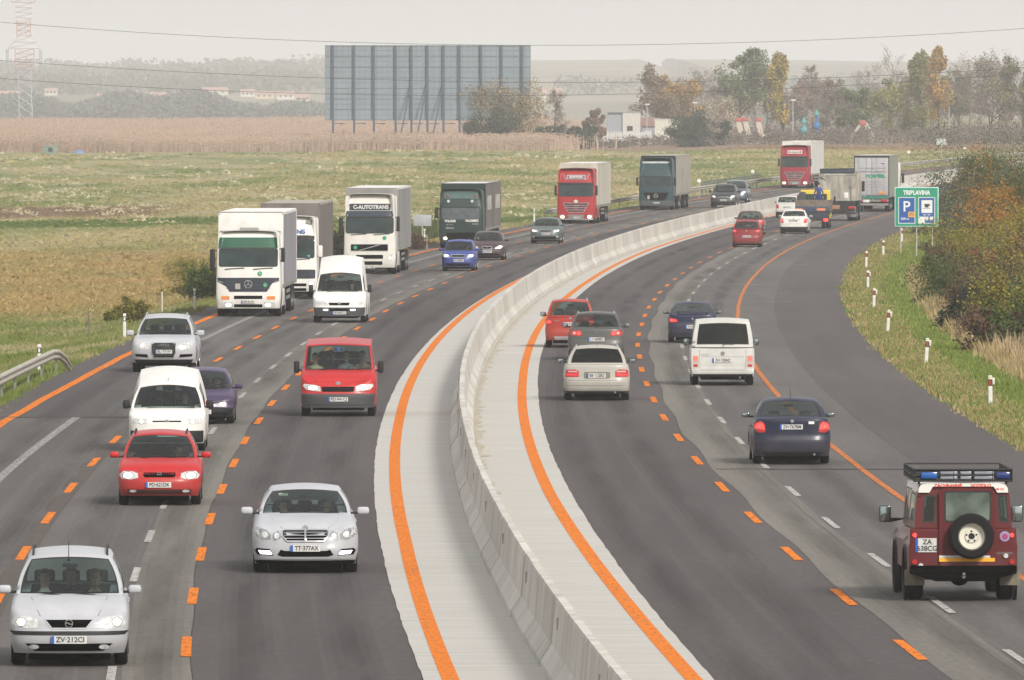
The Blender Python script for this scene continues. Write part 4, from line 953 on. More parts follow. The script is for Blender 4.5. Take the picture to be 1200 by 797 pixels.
# 15 grey-green saloon
s=spec(4.57,1.77,2.58,.90,1.46,[(0,.70),(.08,.77),(.5,.90),(1.0,.98),(1.4,1.0),(4.0,1.03),(4.5,1.0)],1.0,(1.05,1.8,3.7,4.3),(.96,1.39,1.44,1.38,1.03),.78,.60,paint=greyg,mm=greyg,bF=.17,seat=1.4)
k=car(s,'saloon_car','grey-green saloon with lit headlights in front of the red lorry','car',640,285.3)
headlamp(k,[(.42,.66),(.76,.68),(.84,.76),(.78,.82),(.48,.80)],(.64,.74,.11,.055),M_lit,(1,-1)); grille(k,sym([(.33,.66),(.38,.78)]),m=M_under,surround=.03); fplate(k,0,.56,'MA·911CE',h=.13); panel(k,'front',[sym([(.60,.27),(.66,.40)])],'air_intake',M_under); panel(k,'front',both(ell(.68,.40,.07,.04)),'fog_lamp',M_lens,.01)
# 18,19 dark SUVs
s=spec(4.75,1.90,2.9,.88,1.75,[(0,.92),(.08,.98),(.5,1.06),(1.1,1.12),(4.6,1.14)],1.13,(1.1,1.85,4.1,4.6),(1.10,1.62,1.70,1.64,1.14),.84,.66,paint=dkgrey,rw=.36,ra=.43,zb=.3,bF=.17,mm=dkgrey,ms=(.22,.17),seats=0)
k=car(s,'suv','charcoal SUV with roof rails and slatted grille coming round the far bend','car',848.3,243.5); headlamp(k,[(.50,.72),(.82,.76),(.88,.90),(.60,.90)],(.70,.82,.06,.05),M_lit2,()); grille(k,sym([(.38,.70),(.42,.90)]),[((-.4,.76),(.4,.76)),((-.4,.83),(.4,.83))],m=M_under,t=.025); fplate(k,0,.56,'BA·664ZX',h=.13); panel(k,'front',[sym([(.78,.32),(.88,.46)])],'bumper',M_blk,.01); rails(k)
s=dict(s); s['paint']=mat('blue_grey_paint',(.06,.075,.10),rough=.35,coat=.5); s.pop('arch',None); s['gh']=dict(s['gh'])
k=car(s,'suv','blue-grey SUV following close behind the charcoal SUV','car',861.5,238.2); headlamp(k,[(.50,.72),(.82,.76),(.88,.90),(.60,.90)],(.70,.82,.06,.05),M_lit2,()); grille(k,sym([(.38,.70),(.42,.90)]),m=M_under); fplate(k,0,.56,'BA·118SK')

# ---- right carriageway, seen from behind
def rear_basics(k,zp,txt,px=0,bump=None,wip=True,**kw):
    rplate(k,px,zp,txt,**kw)
    if bump: panel(k,'rear',[sym([(k.hw*.9,bump[0]),(k.hw*.93,bump[1])])],'rear_bumper',M_blk,.01)
    if wip: wipers(k,True)
    mb=MB(); mb.tube((-.5,k.yR-.3,.22),(-.5,k.yR+.01,.24),.028); mb.build('exhaust_pipe',M_hub,k.e)
# 22 navy saloon
s=spec(4.57,1.77,2.58,.95,1.46,[(0,.68),(.1,.75),(.5,.9),(1.0,.97),(1.4,1.0),(3.9,1.05),(4.15,1.07),(4.5,1.05)],1.03,(1.1,1.85,3.35,4.12),(.97,1.38,1.455,1.41,1.06),.79,.60,paint=navy,mm=navy,rt=.05,bR=.14,rear=[(.2,.1),(.3,.02),(.42,0),(.58,0),(.62,.05),(1.0,.06)],DR=.45,nR=3.6,side=[(.2,.05),(.35,.01),(.65,0),(.85,.02),(1.0,.06)],seat=1.4,zb=.2,ms=(.19,.12))
k=car(s,'saloon_car','dark navy saloon with tall red tail lights and a roof antenna','car',926.6,543.3,away=True)
tail(k,[(.60,.74),(.74,.73),(.865,.77),(.86,.95),(.70,1.0),(.62,.93)],[(.62,.80),(.84,.83),(.84,.92),(.70,.96),(.64,.90)],inner=[(.68,.83),(.80,.84),(.79,.89),(.69,.89)],ml=M_redlit)
rear_basics(k,.86,'ZH·767BM',.02,wip=False); emblem(k,'rear',0,.99,.04,'disc'); mb=MB(); mb.box(-.50,-.37,k.yR-.045,k.yR-.035,.925,.985); mb.build('country_sticker',M_white,k.e)
lines_on(k,'rear',[((-.60,1.0),(-.56,.66)),((-.56,.66),(.56,.66)),((.56,.66),(.60,1.0))],'boot_shut_line',M_seal,None,.008,.001); lines_on(k,'rear',[((-.84,.56),(.84,.56))],'bumper_crease',M_seal,None,.008,.001)
panel(k,'rear',[sym([(.62,.2),(.70,.29)])],'bumper_skirt',M_blk,.006); antenna(k,L=.28,slant=-.05)
# 23 white van from behind
s=spec(4.79,1.84,2.92,.9,1.94,[(0,.8),(.1,.86),(.5,1.0),(.9,1.05),(4.75,1.12)],1.1,(.9,1.5,4.72,4.79),(1.05,1.8,1.90,1.88,1.12),.885,.77,paint=white2,nR=8,DR=.14,rt=.05,ex=1.6,bR=.03,cr=.05,zb=.27,rear=[(.25,.05),(.33,0),(.46,0),(.47,.04),(1.1,.05)],side=[(.3,.02),(.5,0),(.9,0),(1.1,.01)],wr=(-.86,.86,.10,.87),glassR=GLASSD,glassS=GLASSD,mm=M_blk,ms=(.20,.20),mz=.15,rimstyle='steel',rexx=1,seats=0)
k=car(s,'minibus','off-white van with a dark wide rear window behind the indigo coupe','van',846.4,451.2,away=True)
tail(k,rr(.70,.50,.87,.88,.02),rr(.72,.72,.86,.86,.01),m=mat('lamp_base_pale',(.5,.42,.38),rough=.3),ml=mat('tail_lamp_salmon',(.62,.16,.12),emit=(1,.2,.12),es=.25),inner=rr(.73,.55,.85,.62,.01),mi=M_red)
rear_basics(k,.74,'ZH·120AO',.02,wip=True,w_=.56,h=.13); emblem(k,'rear',0,.94,.055,'vw'); panel(k,'rear',[sym([(.86,.27),(.88,.34)])],'bumper_strip',M_blk,.012)
lines_on(k,'rear',[((-.62,.84),(.62,.84)),((-.66,.48),(.66,.48)),((-.66,.48),(-.68,1.1)),((.66,.48),(.68,1.1)),((-.88,.44),(.88,.44))],'tailgate_shut_line',M_seal,None,.007,.001)
mb=MB(); text_mb(mb,'CARAVELLE',.52,k.yR+.005,.92,.05,away=True); mb.build('model_lettering',M_chrome,k.e)
# 24 indigo coupe
s=spec(4.3,1.70,2.5,.9,1.36,[(0,.65),(.1,.7),(1.0,.9),(3.7,.98),(4.0,1.0),(4.25,.98)],.97,(1.1,1.85,2.9,3.75),(.92,1.29,1.355,1.31,1.0),.77,.57,paint=indigo,mm=indigo,bR=.16,seats=1,rt=.05,rear=[(.2,.08),(.35,0),(.6,0),(.65,.05),(.98,.07)],ms=(.17,.11))
k=car(s,'coupe','indigo coupe with a boot spoiler just ahead of the off-white van','car',811.5,401.5,away=True)
tail(k,[(.50,.72),(.76,.70),(.82,.78),(.78,.87),(.52,.82)],[(.55,.74),(.76,.74),(.77,.83),(.58,.80)]); rear_basics(k,.56,'KN·806BK',-.02,wip=False,h=.12); antenna(k,L=.3,slant=-.05)
mb=MB(); mb.rbox(-.56,.56,k.yR-.32,k.yR-.12,1.06,1.085,.01); mb.box(-.5,-.46,k.yR-.26,k.yR-.18,.97,1.065); mb.box(.46,.5,k.yR-.26,k.yR-.18,.97,1.065); mb.build('spoiler',indigo,k.e); lines_on(k,'rear',[((-.8,.62),(.8,.62))],'bumper_crease',M_seal,None,.01,.001); emblem(k,'rear',0,.83,.04,'disc')
# 25 champagne estate
s=spec(4.85,1.82,2.85,.9,1.48,[(0,.7),(.1,.76),(1.2,.95),(4.4,1.02),(4.8,1.0)],1.0,(1.35,2.1,4.35,4.72),(.96,1.38,1.47,1.45,1.01),.80,.61,paint=silver3,mm=M_blk,bR=.10,rt=.05,nR=3.4,DR=.42,rear=[(.22,.08),(.30,.01),(.45,0),(.56,0),(.59,.04),(1.0,.08)],glassR=GLASSD,ms=(.19,.12),side=[(.2,.05),(.35,.01),(.65,0),(.85,.02),(1.0,.05)])
k=car(s,'estate_car','champagne silver estate, last of the three cars by the barrier','car',699.3,468.8,away=True)
tail(k,[(.50,.66),(.86,.66),(.90,.74),(.84,.86),(.60,.87),(.50,.82)],[(.54,.70),(.84,.70),(.86,.74),(.55,.75)],inner=[(.54,.79),(.80,.79),(.80,.83),(.55,.83)],ml=mat('tail_lamp_bright',(.6,.02,.03),emit=(1,.05,.05),es=.4))
o=panel(k,'rear',[rr(-.36,.62,.36,.80,.02)],'plate_recess',mat('olive_recess',(.16,.15,.11)))[0]; rear_basics(k,.70,'BB·112BO',.02,wip=False,h=.12); lines_on(k,'rear',[((-.86,.42),(.86,.42)),((-.80,.57),(.80,.57))],'bumper_crease',M_seal,None,.008,.001)
panel(k,'rear',[sym([(.84,.2),(.88,.27)])],'bumper_skirt',M_blk,.008); rails(k,silver,.03); antenna(k,L=.1,slant=-.05)
# 26 grey estate
s=spec(4.77,1.82,2.71,.95,1.52,[(0,.7),(.1,.76),(1.2,.95),(4.4,1.04),(4.7,1.02)],1.0,(1.25,2.0,4.25,4.62),(.98,1.42,1.50,1.48,1.03),.79,.62,paint=grey,mm=grey,bR=.10,rt=.05,rear=[(.22,.08),(.32,0),(.55,0),(.6,.04),(1.0,.08)],ms=(.18,.14),zb=.22)
k=car(s,'estate_car','dark grey estate with round red tail lights, middle of the three cars by the barrier','car',698.7,421.8,away=True)
tail(k,[(.44,.80),(.80,.78),(.86,.90),(.78,.98),(.48,.95)],ell(.56,.875,.065,.06),inner=ell(.70,.88,.055,.05)); rear_basics(k,.68,'LV·609BT',0,h=.12); emblem(k,'rear',0,.92,.05,'vw'); rails(k,M_chrome,.03)
occupant(k,-.30,'sit','bald passenger looking back through the rear window of the dark grey estate',t_white,mat('thin_hair',(.3,.2,.14)),row=1,lookback=True,dz=-.03)
lines_on(k,'rear',[((-.86,.58),(.86,.58))],'bumper_crease',M_seal,None,.008,.001)
# 27 red SUV-like hatch
s=spec(4.1,1.69,2.46,.85,1.60,[(0,.8),(.1,.85),(1.0,1.0),(3.9,1.04),(4.05,1.03)],1.03,(1.0,1.6,3.75,4.02),(1.0,1.50,1.58,1.56,1.04),.76,.60,paint=redo,mm=M_blk,bR=.07,rt=.05,rw=.33,zb=.25,rear=[(.25,.05),(.35,0),(.55,0),(.6,.04),(1.0,.07)],ms=(.19,.16))
k=car(s,'compact_suv','orange-red compact SUV with roof rails, front of the three cars by the barrier','car',668.3,407.2,away=True)
tail(k,[(.60,.80),(.80,.78),(.84,.90),(.80,1.0),(.64,1.0)],[(.64,.84),(.79,.83),(.79,.92),(.66,.92)]); rear_basics(k,.80,'ZA·915DU',-.0,h=.12); emblem(k,'rear',0,.99,.045,'disc'); rails(k,silver,.05)
panel(k,'rear',[sym([(.52,.27),(.55,.38)])],'skid_plate',silver,.012)
mb=MB(); text_mb(mb,'FABIA',.45,k.yR-.03,.90,.07,away=True); mb.build('model_lettering',M_chrome,k.e)
# 28 red hatch and 29 dark car ahead
s=spec(3.85,1.64,2.45,.78,1.48,[(0,.7),(.1,.76),(.9,.95),(3.7,1.0),(3.83,.98)],.98,(.9,1.55,3.4,3.75),(.96,1.42,1.48,1.44,1.0),.75,.60,paint=redd,mm=redd,bR=.1,rt=.06,rear=[(.2,.06),(.33,0),(.55,0),(.6,.03),(1.0,.08)])
k=car(s,'hatchback','raspberry red hatchback seen from behind in the inner lane','car',875.2,289.6,away=True)
tail(k,[(.58,.84),(.72,.82),(.76,.92),(.72,1.0),(.60,.98)],ell(.66,.91,.07,.06)); rear_basics(k,.60,'BA·350TS',0,h=.13); emblem(k,'rear',0,.92,.05,'disc'); antenna(k,L=.3)
s=spec(4.2,1.74,2.6,.82,1.46,[(0,.7),(.1,.76),(.9,.95),(3.9,1.0),(4.15,.98)],.98,(1.0,1.75,3.6,4.0),(.96,1.40,1.46,1.42,1.0),.77,.60,paint=mat('wine_paint',(.10,.012,.02),rough=.35,coat=.5),paint2=dkgrey,roofmat=1,mm=dkgrey,bR=.1,rt=.06)
k=car(s,'hatchback','dark-roofed car with red flanks half hidden ahead of the raspberry red hatchback','car',879,276.2,away=True)
tail(k,[(.62,.70),(.80,.66),(.84,.84),(.78,1.0),(.66,.96)],[(.66,.80),(.78,.80),(.77,.92),(.68,.92)]); rear_basics(k,.60,'PN·482CF',0,h=.12); emblem(k,'rear',0,.9,.04,'disc'); antenna(k,L=.25)
# 30 white saloon, 31 white hatch
s=spec(4.5,1.73,2.51,.95,1.43,[(0,.68),(.1,.75),(1.0,.95),(3.9,1.04),(4.45,1.02)],1.0,(1.1,1.85,3.3,4.0),(.95,1.37,1.43,1.39,1.04),.77,.60,paint=white,mm=white,bR=.12,rt=.05,rear=[(.2,.08),(.33,0),(.55,0),(.6,.04),(1.0,.07)])
k=car(s,'saloon_car','white saloon with black lower bumper behind the blue flatbed lorry','car',930.8,273.8,away=True)
tail(k,[(.60,.68),(.78,.66),(.84,.80),(.82,.95),(.66,.92)],[(.66,.74),(.78,.74),(.79,.84),(.67,.84)],m=M_red,ml=M_redlit,inner=[(.65,.86),(.8,.87),(.79,.91),(.67,.9)])
rear_basics(k,.80,'TN·914BD',0,wip=False,h=.13); panel(k,'rear',[sym([(.85,.20),(.87,.42)])],'rear_bumper',M_blk,.012); emblem(k,'rear',0,.93,.04,'disc'); lines_on(k,'rear',[((-.84,.60),(.84,.60)),((-.4,.86),(.4,.86))],'bumper_crease',M_ink,None,.02,.003)
s=spec(4.22,1.66,2.46,.85,1.46,[(0,.68),(.1,.75),(1.0,.95),(4.0,1.02),(4.2,1.0)],1.0,(1.0,1.7,3.8,4.1),(.95,1.40,1.46,1.44,1.02),.74,.60,paint=white2,mm=M_blk,bR=.1,rt=.05)
k=car(s,'estate_car','cream-white estate car left of the blue flatbed lorry, next to the barrier','car',923.5,255.3,away=True)
tail(k,[(.58,.66),(.74,.62),(.80,.78),(.74,.94),(.62,.90)],None); rear_basics(k,.72,'SE·277AY',0,h=.13); panel(k,'rear',[sym([(.80,.22),(.82,.42)])],'rear_bumper',M_blk,.012)

# 21 off-roader with rescue lettering
s=spec(4.60,1.79,2.794,.80,2.0,[(0,1.0),(.1,1.1),(1.2,1.15),(4.58,1.22)],1.2,(1.25,1.5,4.54,4.585),(1.17,1.92,1.95,1.93,1.22),.80,.73,paint=defred,nF=8,nR=12,DF=.15,DR=.08,rt=.03,ex=2.0,bR=.0,bF=.02,cr=.035,rw=.385,ra=.45,tw=.26,zb=.50,floor=.62,side=[(.4,.0),(.8,.0),(.98,0),(1.0,.055),(1.2,.095)],rear=[(.4,0),(1.2,.0)],front=[(.4,0),(1.2,0)],
  wrs=[(-.50,.40,.12,.80),(.58,.84,.12,.74),(-.94,-.73,.12,.74)],ws=[(.08,.30,.12,.82),(.34,.56,.12,.82),(.62,.92,.15,.75)],mm=mat('green_black_mirror',(.03,.05,.05)),ms=(.20,.28),mx=.12,mz=.16,my=.05,rimstyle='steel',handles=(),roofmat=1,paint2=white,seat=1.2,side_=0)
s['gh']['wr']=None
k=car(s,'off_road_vehicle','dark red off-road rescue vehicle with white roof and spare wheel on its rear door','car',1124.3,702.5,away=True)
e=k.e; yR=k.yR
# white upper body band: paint the faces above the gutter line
for p in k.body.data.polygons:
    if p.center.z>1.80 and p.center.y<yR-.06: p.material_index=1
band=[(-.74,1.80),(-.56,1.80),(-.50,1.90),(.50,1.90),(.56,1.80),(.74,1.80),(.735,1.87),(.70,1.925),(.60,1.955),(-.60,1.955),(-.70,1.925),(-.735,1.87)]
def slab(nm,poly,y,th,m,par=e):
    mb=MB(); n=len(poly); mb.add([(x,y,z) for x,z in poly]+[(x,y+th,z) for x,z in poly],[tuple(range(n))[::-1],tuple(range(n,2*n))]+[(i,(i+1)%n,(i+1)%n+n,i+n) for i in range(n)]); return mb.build(nm,m,par)
bd=slab('roof_end_panel',band,yR-.05,.05,white)
mb=MB(); text_mb(mb,'ZÁCHRANNÉ',.25,yR+.003,1.915,.062,away=True,width=.46,bold=.003); text_mb(mb,'VOZIDLO',-.29,yR+.003,1.915,.062,away=True,width=.34,bold=.003); text_mb(mb,'HS 112',-.60,yR+.003,1.855,.045,away=True,bold=.002); mb.build('rescue_lettering',mat('red_lettering',(.62,.05,.03)),bd)
door=slab('rear_door',[(-.52,.60),(.38,.60),(.40,.75),(.40,1.80),(.33,1.875),(-.45,1.875),(-.53,1.80),(-.53,.75)],yR+.001,.035,defred)
# window opening face on the door: glass panel set proud of it
slab('door_window',rr(-.43,1.34,.29,1.80,.04),yR+.036,.006,mat('green_tinted_pane',(.055,.075,.065),rough=.08,coat=.6,col2=(.16,.2,.17),scale=2.2),door)
slab('window_seal',rr(-.46,1.31,.32,1.83,.05),yR+.034,.004,M_seal,door)
mb=MB(); mb.lathe([(-.13,.20),(-.13,.33),(-.10,.365),(-.05,.375),(.05,.375),(.10,.36),(.13,.33),(.13,.21)],(-.12,yR+.19,1.09),axis='y',n=36)
sw=mb.build('spare_wheel',M_tyre,e); mb=MB(); mb.lathe([(.135,.225),(.10,.205),(.05,.19),(.04,.12),(.07,.10),(.07,.055),(.03,.05)],(-.12,yR+.19,1.09),axis='y',n=32); mb.build('rim',mat('cream_steel_rim',(.62,.60,.52),rough=.45),sw)
mb=MB()
for a in range(5): t=2*PI*a/5+.3; mb.tube((-.12+.085*math.cos(t),yR+.245,1.09+.085*math.sin(t)),(-.12+.085*math.cos(t),yR+.27,1.09+.085*math.sin(t)),.016)
mb.lathe([(.0,.001),(.06,.001),(.06,.045),(.0,.05)],(-.12,yR+.19,1.09),axis='y',n=16); mb.build('hub_cap',M_blk,sw)
mb=MB(); mb.box(-.22,-.02,yR+.03,yR+.12,.98,1.16); mb.build('wheel_bracket',M_blk,sw)
slab('reflective_strip',rr(-.52,.665,.40,.725,.005),yR+.038,.004,mat('yellow_reflective',(.85,.42,.02))); slab('reflective_strip',rr(-.44,.728,.40,.765,.004),yR+.038,.004,mat('white_reflective',(.6,.6,.58)))
plate(e,yR+.004,.615,.935,'',away=True,w_=.35,h=.23,two=('ZA','638CG'))
for sg in (1,-1):
    for z,r,m in ((1.10,.035,M_redlit),(.66,.045,M_red),(.76 if sg<0 else .60,.04,M_lens)): 
        mb=MB(); mb.lathe([(0,r),(.03,r),(.035,r*.9),(.035,.001)],(sg*(.80 if m is not M_lens else .70),yR,z),axis='y',n=16); mb.build('rear_lamp',m,e)
mb=MB(); mb.lathe([(0,.085),(.006,.085),(.006,.001)],(-.685,yR,1.08),axis='y',n=20); o=mb.build('round_sticker',mat('purple_sticker',(.33,.28,.45)),e); mb=MB(); mb.lathe([(.0,.05),(.010,.05),(.010,.001)],(-.685,yR,1.075),axis='y',n=16); mb.build('sticker_centre',mat('magenta_sticker',(.35,.05,.18)),o)
mb=MB(); text_mb(mb,'DEFENDER',-.68,yR+.003,.80,.055,away=True); mb.build('model_lettering',M_chrome,e)
mb=MB(); mb.rbox(-.88,.88,yR-.06,yR+.06,.46,.60,.02); mb.add([(-.82,yR-.02,.46),(-.45,yR-.02,.34),(.45,yR-.02,.34),(.82,yR-.02,.46),(-.82,yR+.05,.46),(-.45,yR+.05,.34),(.45,yR+.05,.34),(.82,yR+.05,.46)],[(0,1,2,3),(7,6,5,4),(1,5,6,2),(0,4,5,1),(2,6,7,3)]); mb.build('rear_bumper',M_under,e)
mb=MB(); mb.tube((0,yR-.1,.42),(0,yR+.14,.42),.03); mb.ball((0,yR+.16,.46),.03,.03,.03); mb.build('tow_hitch',M_hub,e)
mb=MB(); mb.tube((-.75,1.397,.38),(.75,1.397,.38),.055); mb.ball((.0,1.397,.38),.17,.15,.16); mb.build('rear_axle',M_under,e)
for sg in (1,-1):
    mb=MB(); a,b=sorted((sg*.62,sg*.95)); mb.rbox(a,b,yR-.30,yR-.27,.26,.52,.012); mb.build('mud_flap',mat('dusty_mud_flap',(.20,.18,.13),rough=.9,var=.3,scale=6),e)
    for y in (-1.397,1.397): mb=MB(); mb.lathe([(0,.44),(sg*.05,.45),(sg*.06,.48),(0,.50)],(sg*.87,y,.42),axis='x',n=28); ff=mb.build('wheel_arch_flare',M_blk,e)
# silver-grey front wings and side
# roof rack with light bars
rk=MB()
for z in (1.99,2.08,2.18): rk.path([(-.80,yR+.02,z),(-.80,k.yF+1.6,z),(.80,k.yF+1.6,z),(.80,yR+.02,z),(-.80,yR+.02,z)],.014)
for x in np.linspace(-.8,.8,6): rk.tube((x,yR+.02,1.99),(x,yR+.02,2.18),.012)
for y in np.linspace(k.yF+1.6,yR,9):
    for x in (-.8,.8): rk.tube((x,y,1.99),(x,y,2.18),.012)
    rk.tube((-.8,y,1.99),(.8,y,1.99),.012)
for y in (k.yF+1.8,0,yR-.2):
    for x in (-.72,.72): rk.tube((x,y,1.9),(x,y,1.99),.02)
rko=rk.build('roof_rack',M_blk,e)
mb=MB(); mb.box(-.80,.80,yR-.05,yR+.0,1.98,2.19); mb.build('rack_end_board',mat('black_board',(.02,.022,.03)),rko)
for x0,x1,c in ((.36,.62,'b'),(-.62,-.5,'b')): pass
for x0,x1 in ((.43,.70),(-.77,-.54)): mb=MB(); mb.rbox(x0,x1,yR+.0,yR+.05,2.03,2.14,.02); mb.build('blue_beacon',mat('beacon_blue',(.01,.10,.38),rough=.15,coat=.8) if x0>0 else mat('beacon_dark_blue',(.01,.03,.16),rough=.15,coat=.8),rko)
for x0,x1 in ((.10,.38),(-.13,.05),(-.50,-.18)):
    for z0 in (2.02,2.10): mb=MB(); mb.rbox(x0,x1,yR+.002,yR+.03,z0,z0+.05,.008); mb.build('work_lamp',mat('lamp_strip_grey',(.24,.25,.29),rough=.25),rko)
mb=MB(); mb.tube((.80,k.yF+1.25,1.25),(1.02,k.yF+1.3,1.2),.015); mb.build('mirror_arm',M_blk,e)
occupant(k,-.4,'drive','dark clothed driver inside the dark red off-road rescue vehicle',t_dark,hair_d,dz=-.05)
# ------------------------------------------------------------------ lorries
M_frame=mat('chassis_black',(.02,.02,.022),rough=.8); M_tarpg=mat('grey_tarpaulin',(.25,.245,.24),rough=.75,var=.18,scale=1.2,stretch=(1,1,.2)); M_tarpw=mat('white_tarpaulin',(.70,.69,.66),rough=.6,var=.1,scale=2)
M_tarpl=mat('lilac_grey_tarpaulin',(.27,.26,.29),rough=.7,var=.15,scale=1,stretch=(1,1,.2)); M_tarpb=mat('brown_grey_tarpaulin',(.15,.13,.12),rough=.75,var=.2,scale=1.4,stretch=(1,1,.25)); M_tarpc=mat('cream_tarpaulin',(.50,.47,.40),rough=.7,var=.12,scale=1.2,stretch=(1,1,.2)); M_tarpt=mat('tan_tarpaulin',(.36,.33,.28),rough=.7,var=.15,scale=1.2)
W_dark=mat('lorry_windscreen',(.014,.026,.027),rough=.09,coat=0,col2=(.03,.05,.047),scale=1.6,spec=.35); teal=paint('teal_paint',(.012,.045,.054)); dgreen=paint('bottle_green_paint',(.006,.026,.024)); vgreen=paint('visor_green',(.008,.085,.045)); cream=paint('cream_lorry_paint',(.66,.65,.60)); redl=paint('lorry_red_paint',(.36,.009,.013)); crl=paint('lorry_crimson_paint',(.27,.009,.024))
M_wtext=mat('white_lettering',(.62,.62,.60)); M_btext=mat('blue_lettering',(.03,.12,.33)); M_gtext=mat('green_lettering',(.02,.25,.14)); M_sdr=mat('star_red',(.4,.02,.02))
class Obj: pass
def lorry_root(label,px,py,away=False,cat='lorry',name='lorry'):
    gx,gy=gnd(px,py); sl=float(dR(gy)); return empty(name,(gx,gy,float(gz(gy))+.006),(PI if away else 0)-math.atan(sl),label,cat)
def cab(e,m,top=3.3,L=2.1,yF=-1.4,W=2.5,DF=.34,roofback=0,front=None,nF=4.2):
    s=dict(L=L,W=W,yF=yF,deck=[(0,top-roofback),(.9,top),(L,top)],DF=DF,DR=.12,nF=nF,nR=8,tall=True,zb=.32,rt=.16,crown=.06,arch=[0],ra=.6,rw=.5,side=[(.3,.05),(.8,.0),(2.0,.02),(top,.09)],
        front=front or [(.3,.05),(.5,0),(1.3,.02),(1.9,.06),(2.7,.22),(top,.42)],rear=[(.3,0),(top,0)])
    mb,_=shell(s); b=weld(mb,'cab',[m,M_blk],e,30); k=Car(); k.e=e; k.s=s; k.body=b; k.hw=W/2; k.yF=yF; k.yR=yF+L; k.fit=Fit([b]); return k
def box_body(e,y0,y1,z0,z1,mside,mfront,mtop=None,W=2.52,name='cargo_body',ribs=0,strip=None,sag=0,roofrim=None):
    mb=MB(); hw=W/2; 
    n=max(2,int((y1-y0)/.6)); V=[];
    mb.box(-hw,hw,y0,y0+.04,z0,z1,1); mb.box(-hw,hw,y1-.04,y1,z0,z1,1)
    ys=np.linspace(y0+.04,y1-.04,n*2+1)
    for s in (1,-1):
        for i in range(len(ys)-1):
            a=.012*math.sin(i*2.1) if ribs else 0; b=.012*math.sin((i+1)*2.1) if ribs else 0
            q=[(s*(hw-.015+a),ys[i],z0),(s*(hw-.015+b),ys[i+1],z0),(s*(hw-.015+b),ys[i+1],z1-.08),(s*(hw-.015+a),ys[i],z1-.08)]
            mb.add(q,[(0,1,2,3) if s>0 else (3,2,1,0)],0,True)
        mb.box(min(s*hw,s*(hw-.06)),max(s*hw,s*(hw-.06)),y0,y1,z1-.09,z1,3)
        mb.box(min(s*hw,s*(hw-.05)),max(s*hw,s*(hw-.05)),y0,y1,z0-.14,z0,4)
    for i in range(len(ys)-1):
        za=z1+(-.03 if i%2 else .03)*sag; zb=z1+(-.03 if (i+1)%2 else .03)*sag
        mb.add([(-hw+.03,ys[i],za),(hw-.03,ys[i],za),(hw-.03,ys[i+1],zb),(-hw+.03,ys[i+1],zb)],[(0,1,2,3)],2,True)
    return mb.build(name,[mside,mfront,mtop or M_tarpw,roofrim or mside,strip or M_galvd],e)
def chassis(e,y0,y1,z=.75,w_=.45):
    mb=MB(); 
    for s in (1,-1): mb.box(min(s*w_,s*(w_-.1)),max(s*w_,s*(w_-.1)),y0,y1,z,z+.28)
    for y in np.arange(y0+.3,y1,1.5): mb.box(-w_,w_,y,y+.1,z+.05,z+.2)
    return mb.build('chassis',M_frame,e)
def axle(e,y,r=.5,dual=False,w_=.3):
    for s in (1,-1):
        add_wheel(e,s*(1.25-w_/2-.02),y,r,w_,'steel',M_hub)
        if dual: add_wheel(e,s*(1.25-w_*1.5-.04),y,r,w_,'steel',M_hub)
    mb=MB(); mb.tube((-1.1,y,r),(1.1,y,r),.07); mb.build('axle',M_under,e)
def skirt(e,y0,y1,m,z0=.4,z1=1.1):
    for s in (1,-1): mb=MB(); a,b=sorted((s*1.20,s*1.24)); mb.rbox(a,b,y0,y1,z0,z1,.02); mb.build('side_skirt',m,e)
def tmirror(e,x,y,z0,z1,m=M_blk,w_=.2):
    s=1 if x>0 else -1; mb=MB(); a,b=sorted((x,x+s*w_)); mb.rbox(a,b,y-.08,y+.08,z0,z1,.05,0,3)
    mb.path([(s*1.15,y+.25,z1-.06),(x+s*.1,y,z1-.04)],.018,m=1); mb.path([(s*1.15,y+.25,z0+.06),(x+s*.1,y,z0+.04)],.018,m=1); mb.build('wing_mirror',[m,M_blk],e)
def lamps(k,poly,lit,sides=(1,-1)): headlamp(k,poly,lit,M_lit,sides)
def tplate(k,z,txt,x=0): return plate(k.e,min(fy(k,x-.26,z),fy(k,x,z))-.02,x,z,txt)
def wip2(k,z,n=2):
    mb=MB()
    for x0,x1 in ((-.9,-.15),(.2,.95)): mb.path([(x0,fy(k,x0,z)-.03,z+.03),(x1,fy(k,x1,z+.08)-.03,z+.08)],.016)
    mb.build('wiper',M_blk,k.e)
def undercab(e,m=M_frame):
    mb=MB(); mb.box(-1.05,1.05,-1.1,.8,.25,.6); mb.build('underbody',M_under,e)
def tractor(e,m,skirts=True):
    chassis(e,.6,5.0); axle(e,0); axle(e,3.7,dual=True); undercab(e)
    if skirts: skirt(e,1.0,3.0,m,.38,1.05)
def trailer_run(e,y0=1.25,L=13.6):
    chassis(e,y0+2.5,y0+L-.1,.85)
    for a in (3.9,2.6,1.3): axle(e,y0+L-a-1.0,r=.5,w_=.36)
    mb=MB()
    for s in (1,-1):
        a,b=sorted((s*1.2,s*1.23)); mb.box(a,b,y0+4.2,y0+L-6.2,.55,.68); mb.box(a,b,y0+4.2,y0+L-6.2,.80,.93)
    mb.build('side_guard',M_galvd,e)
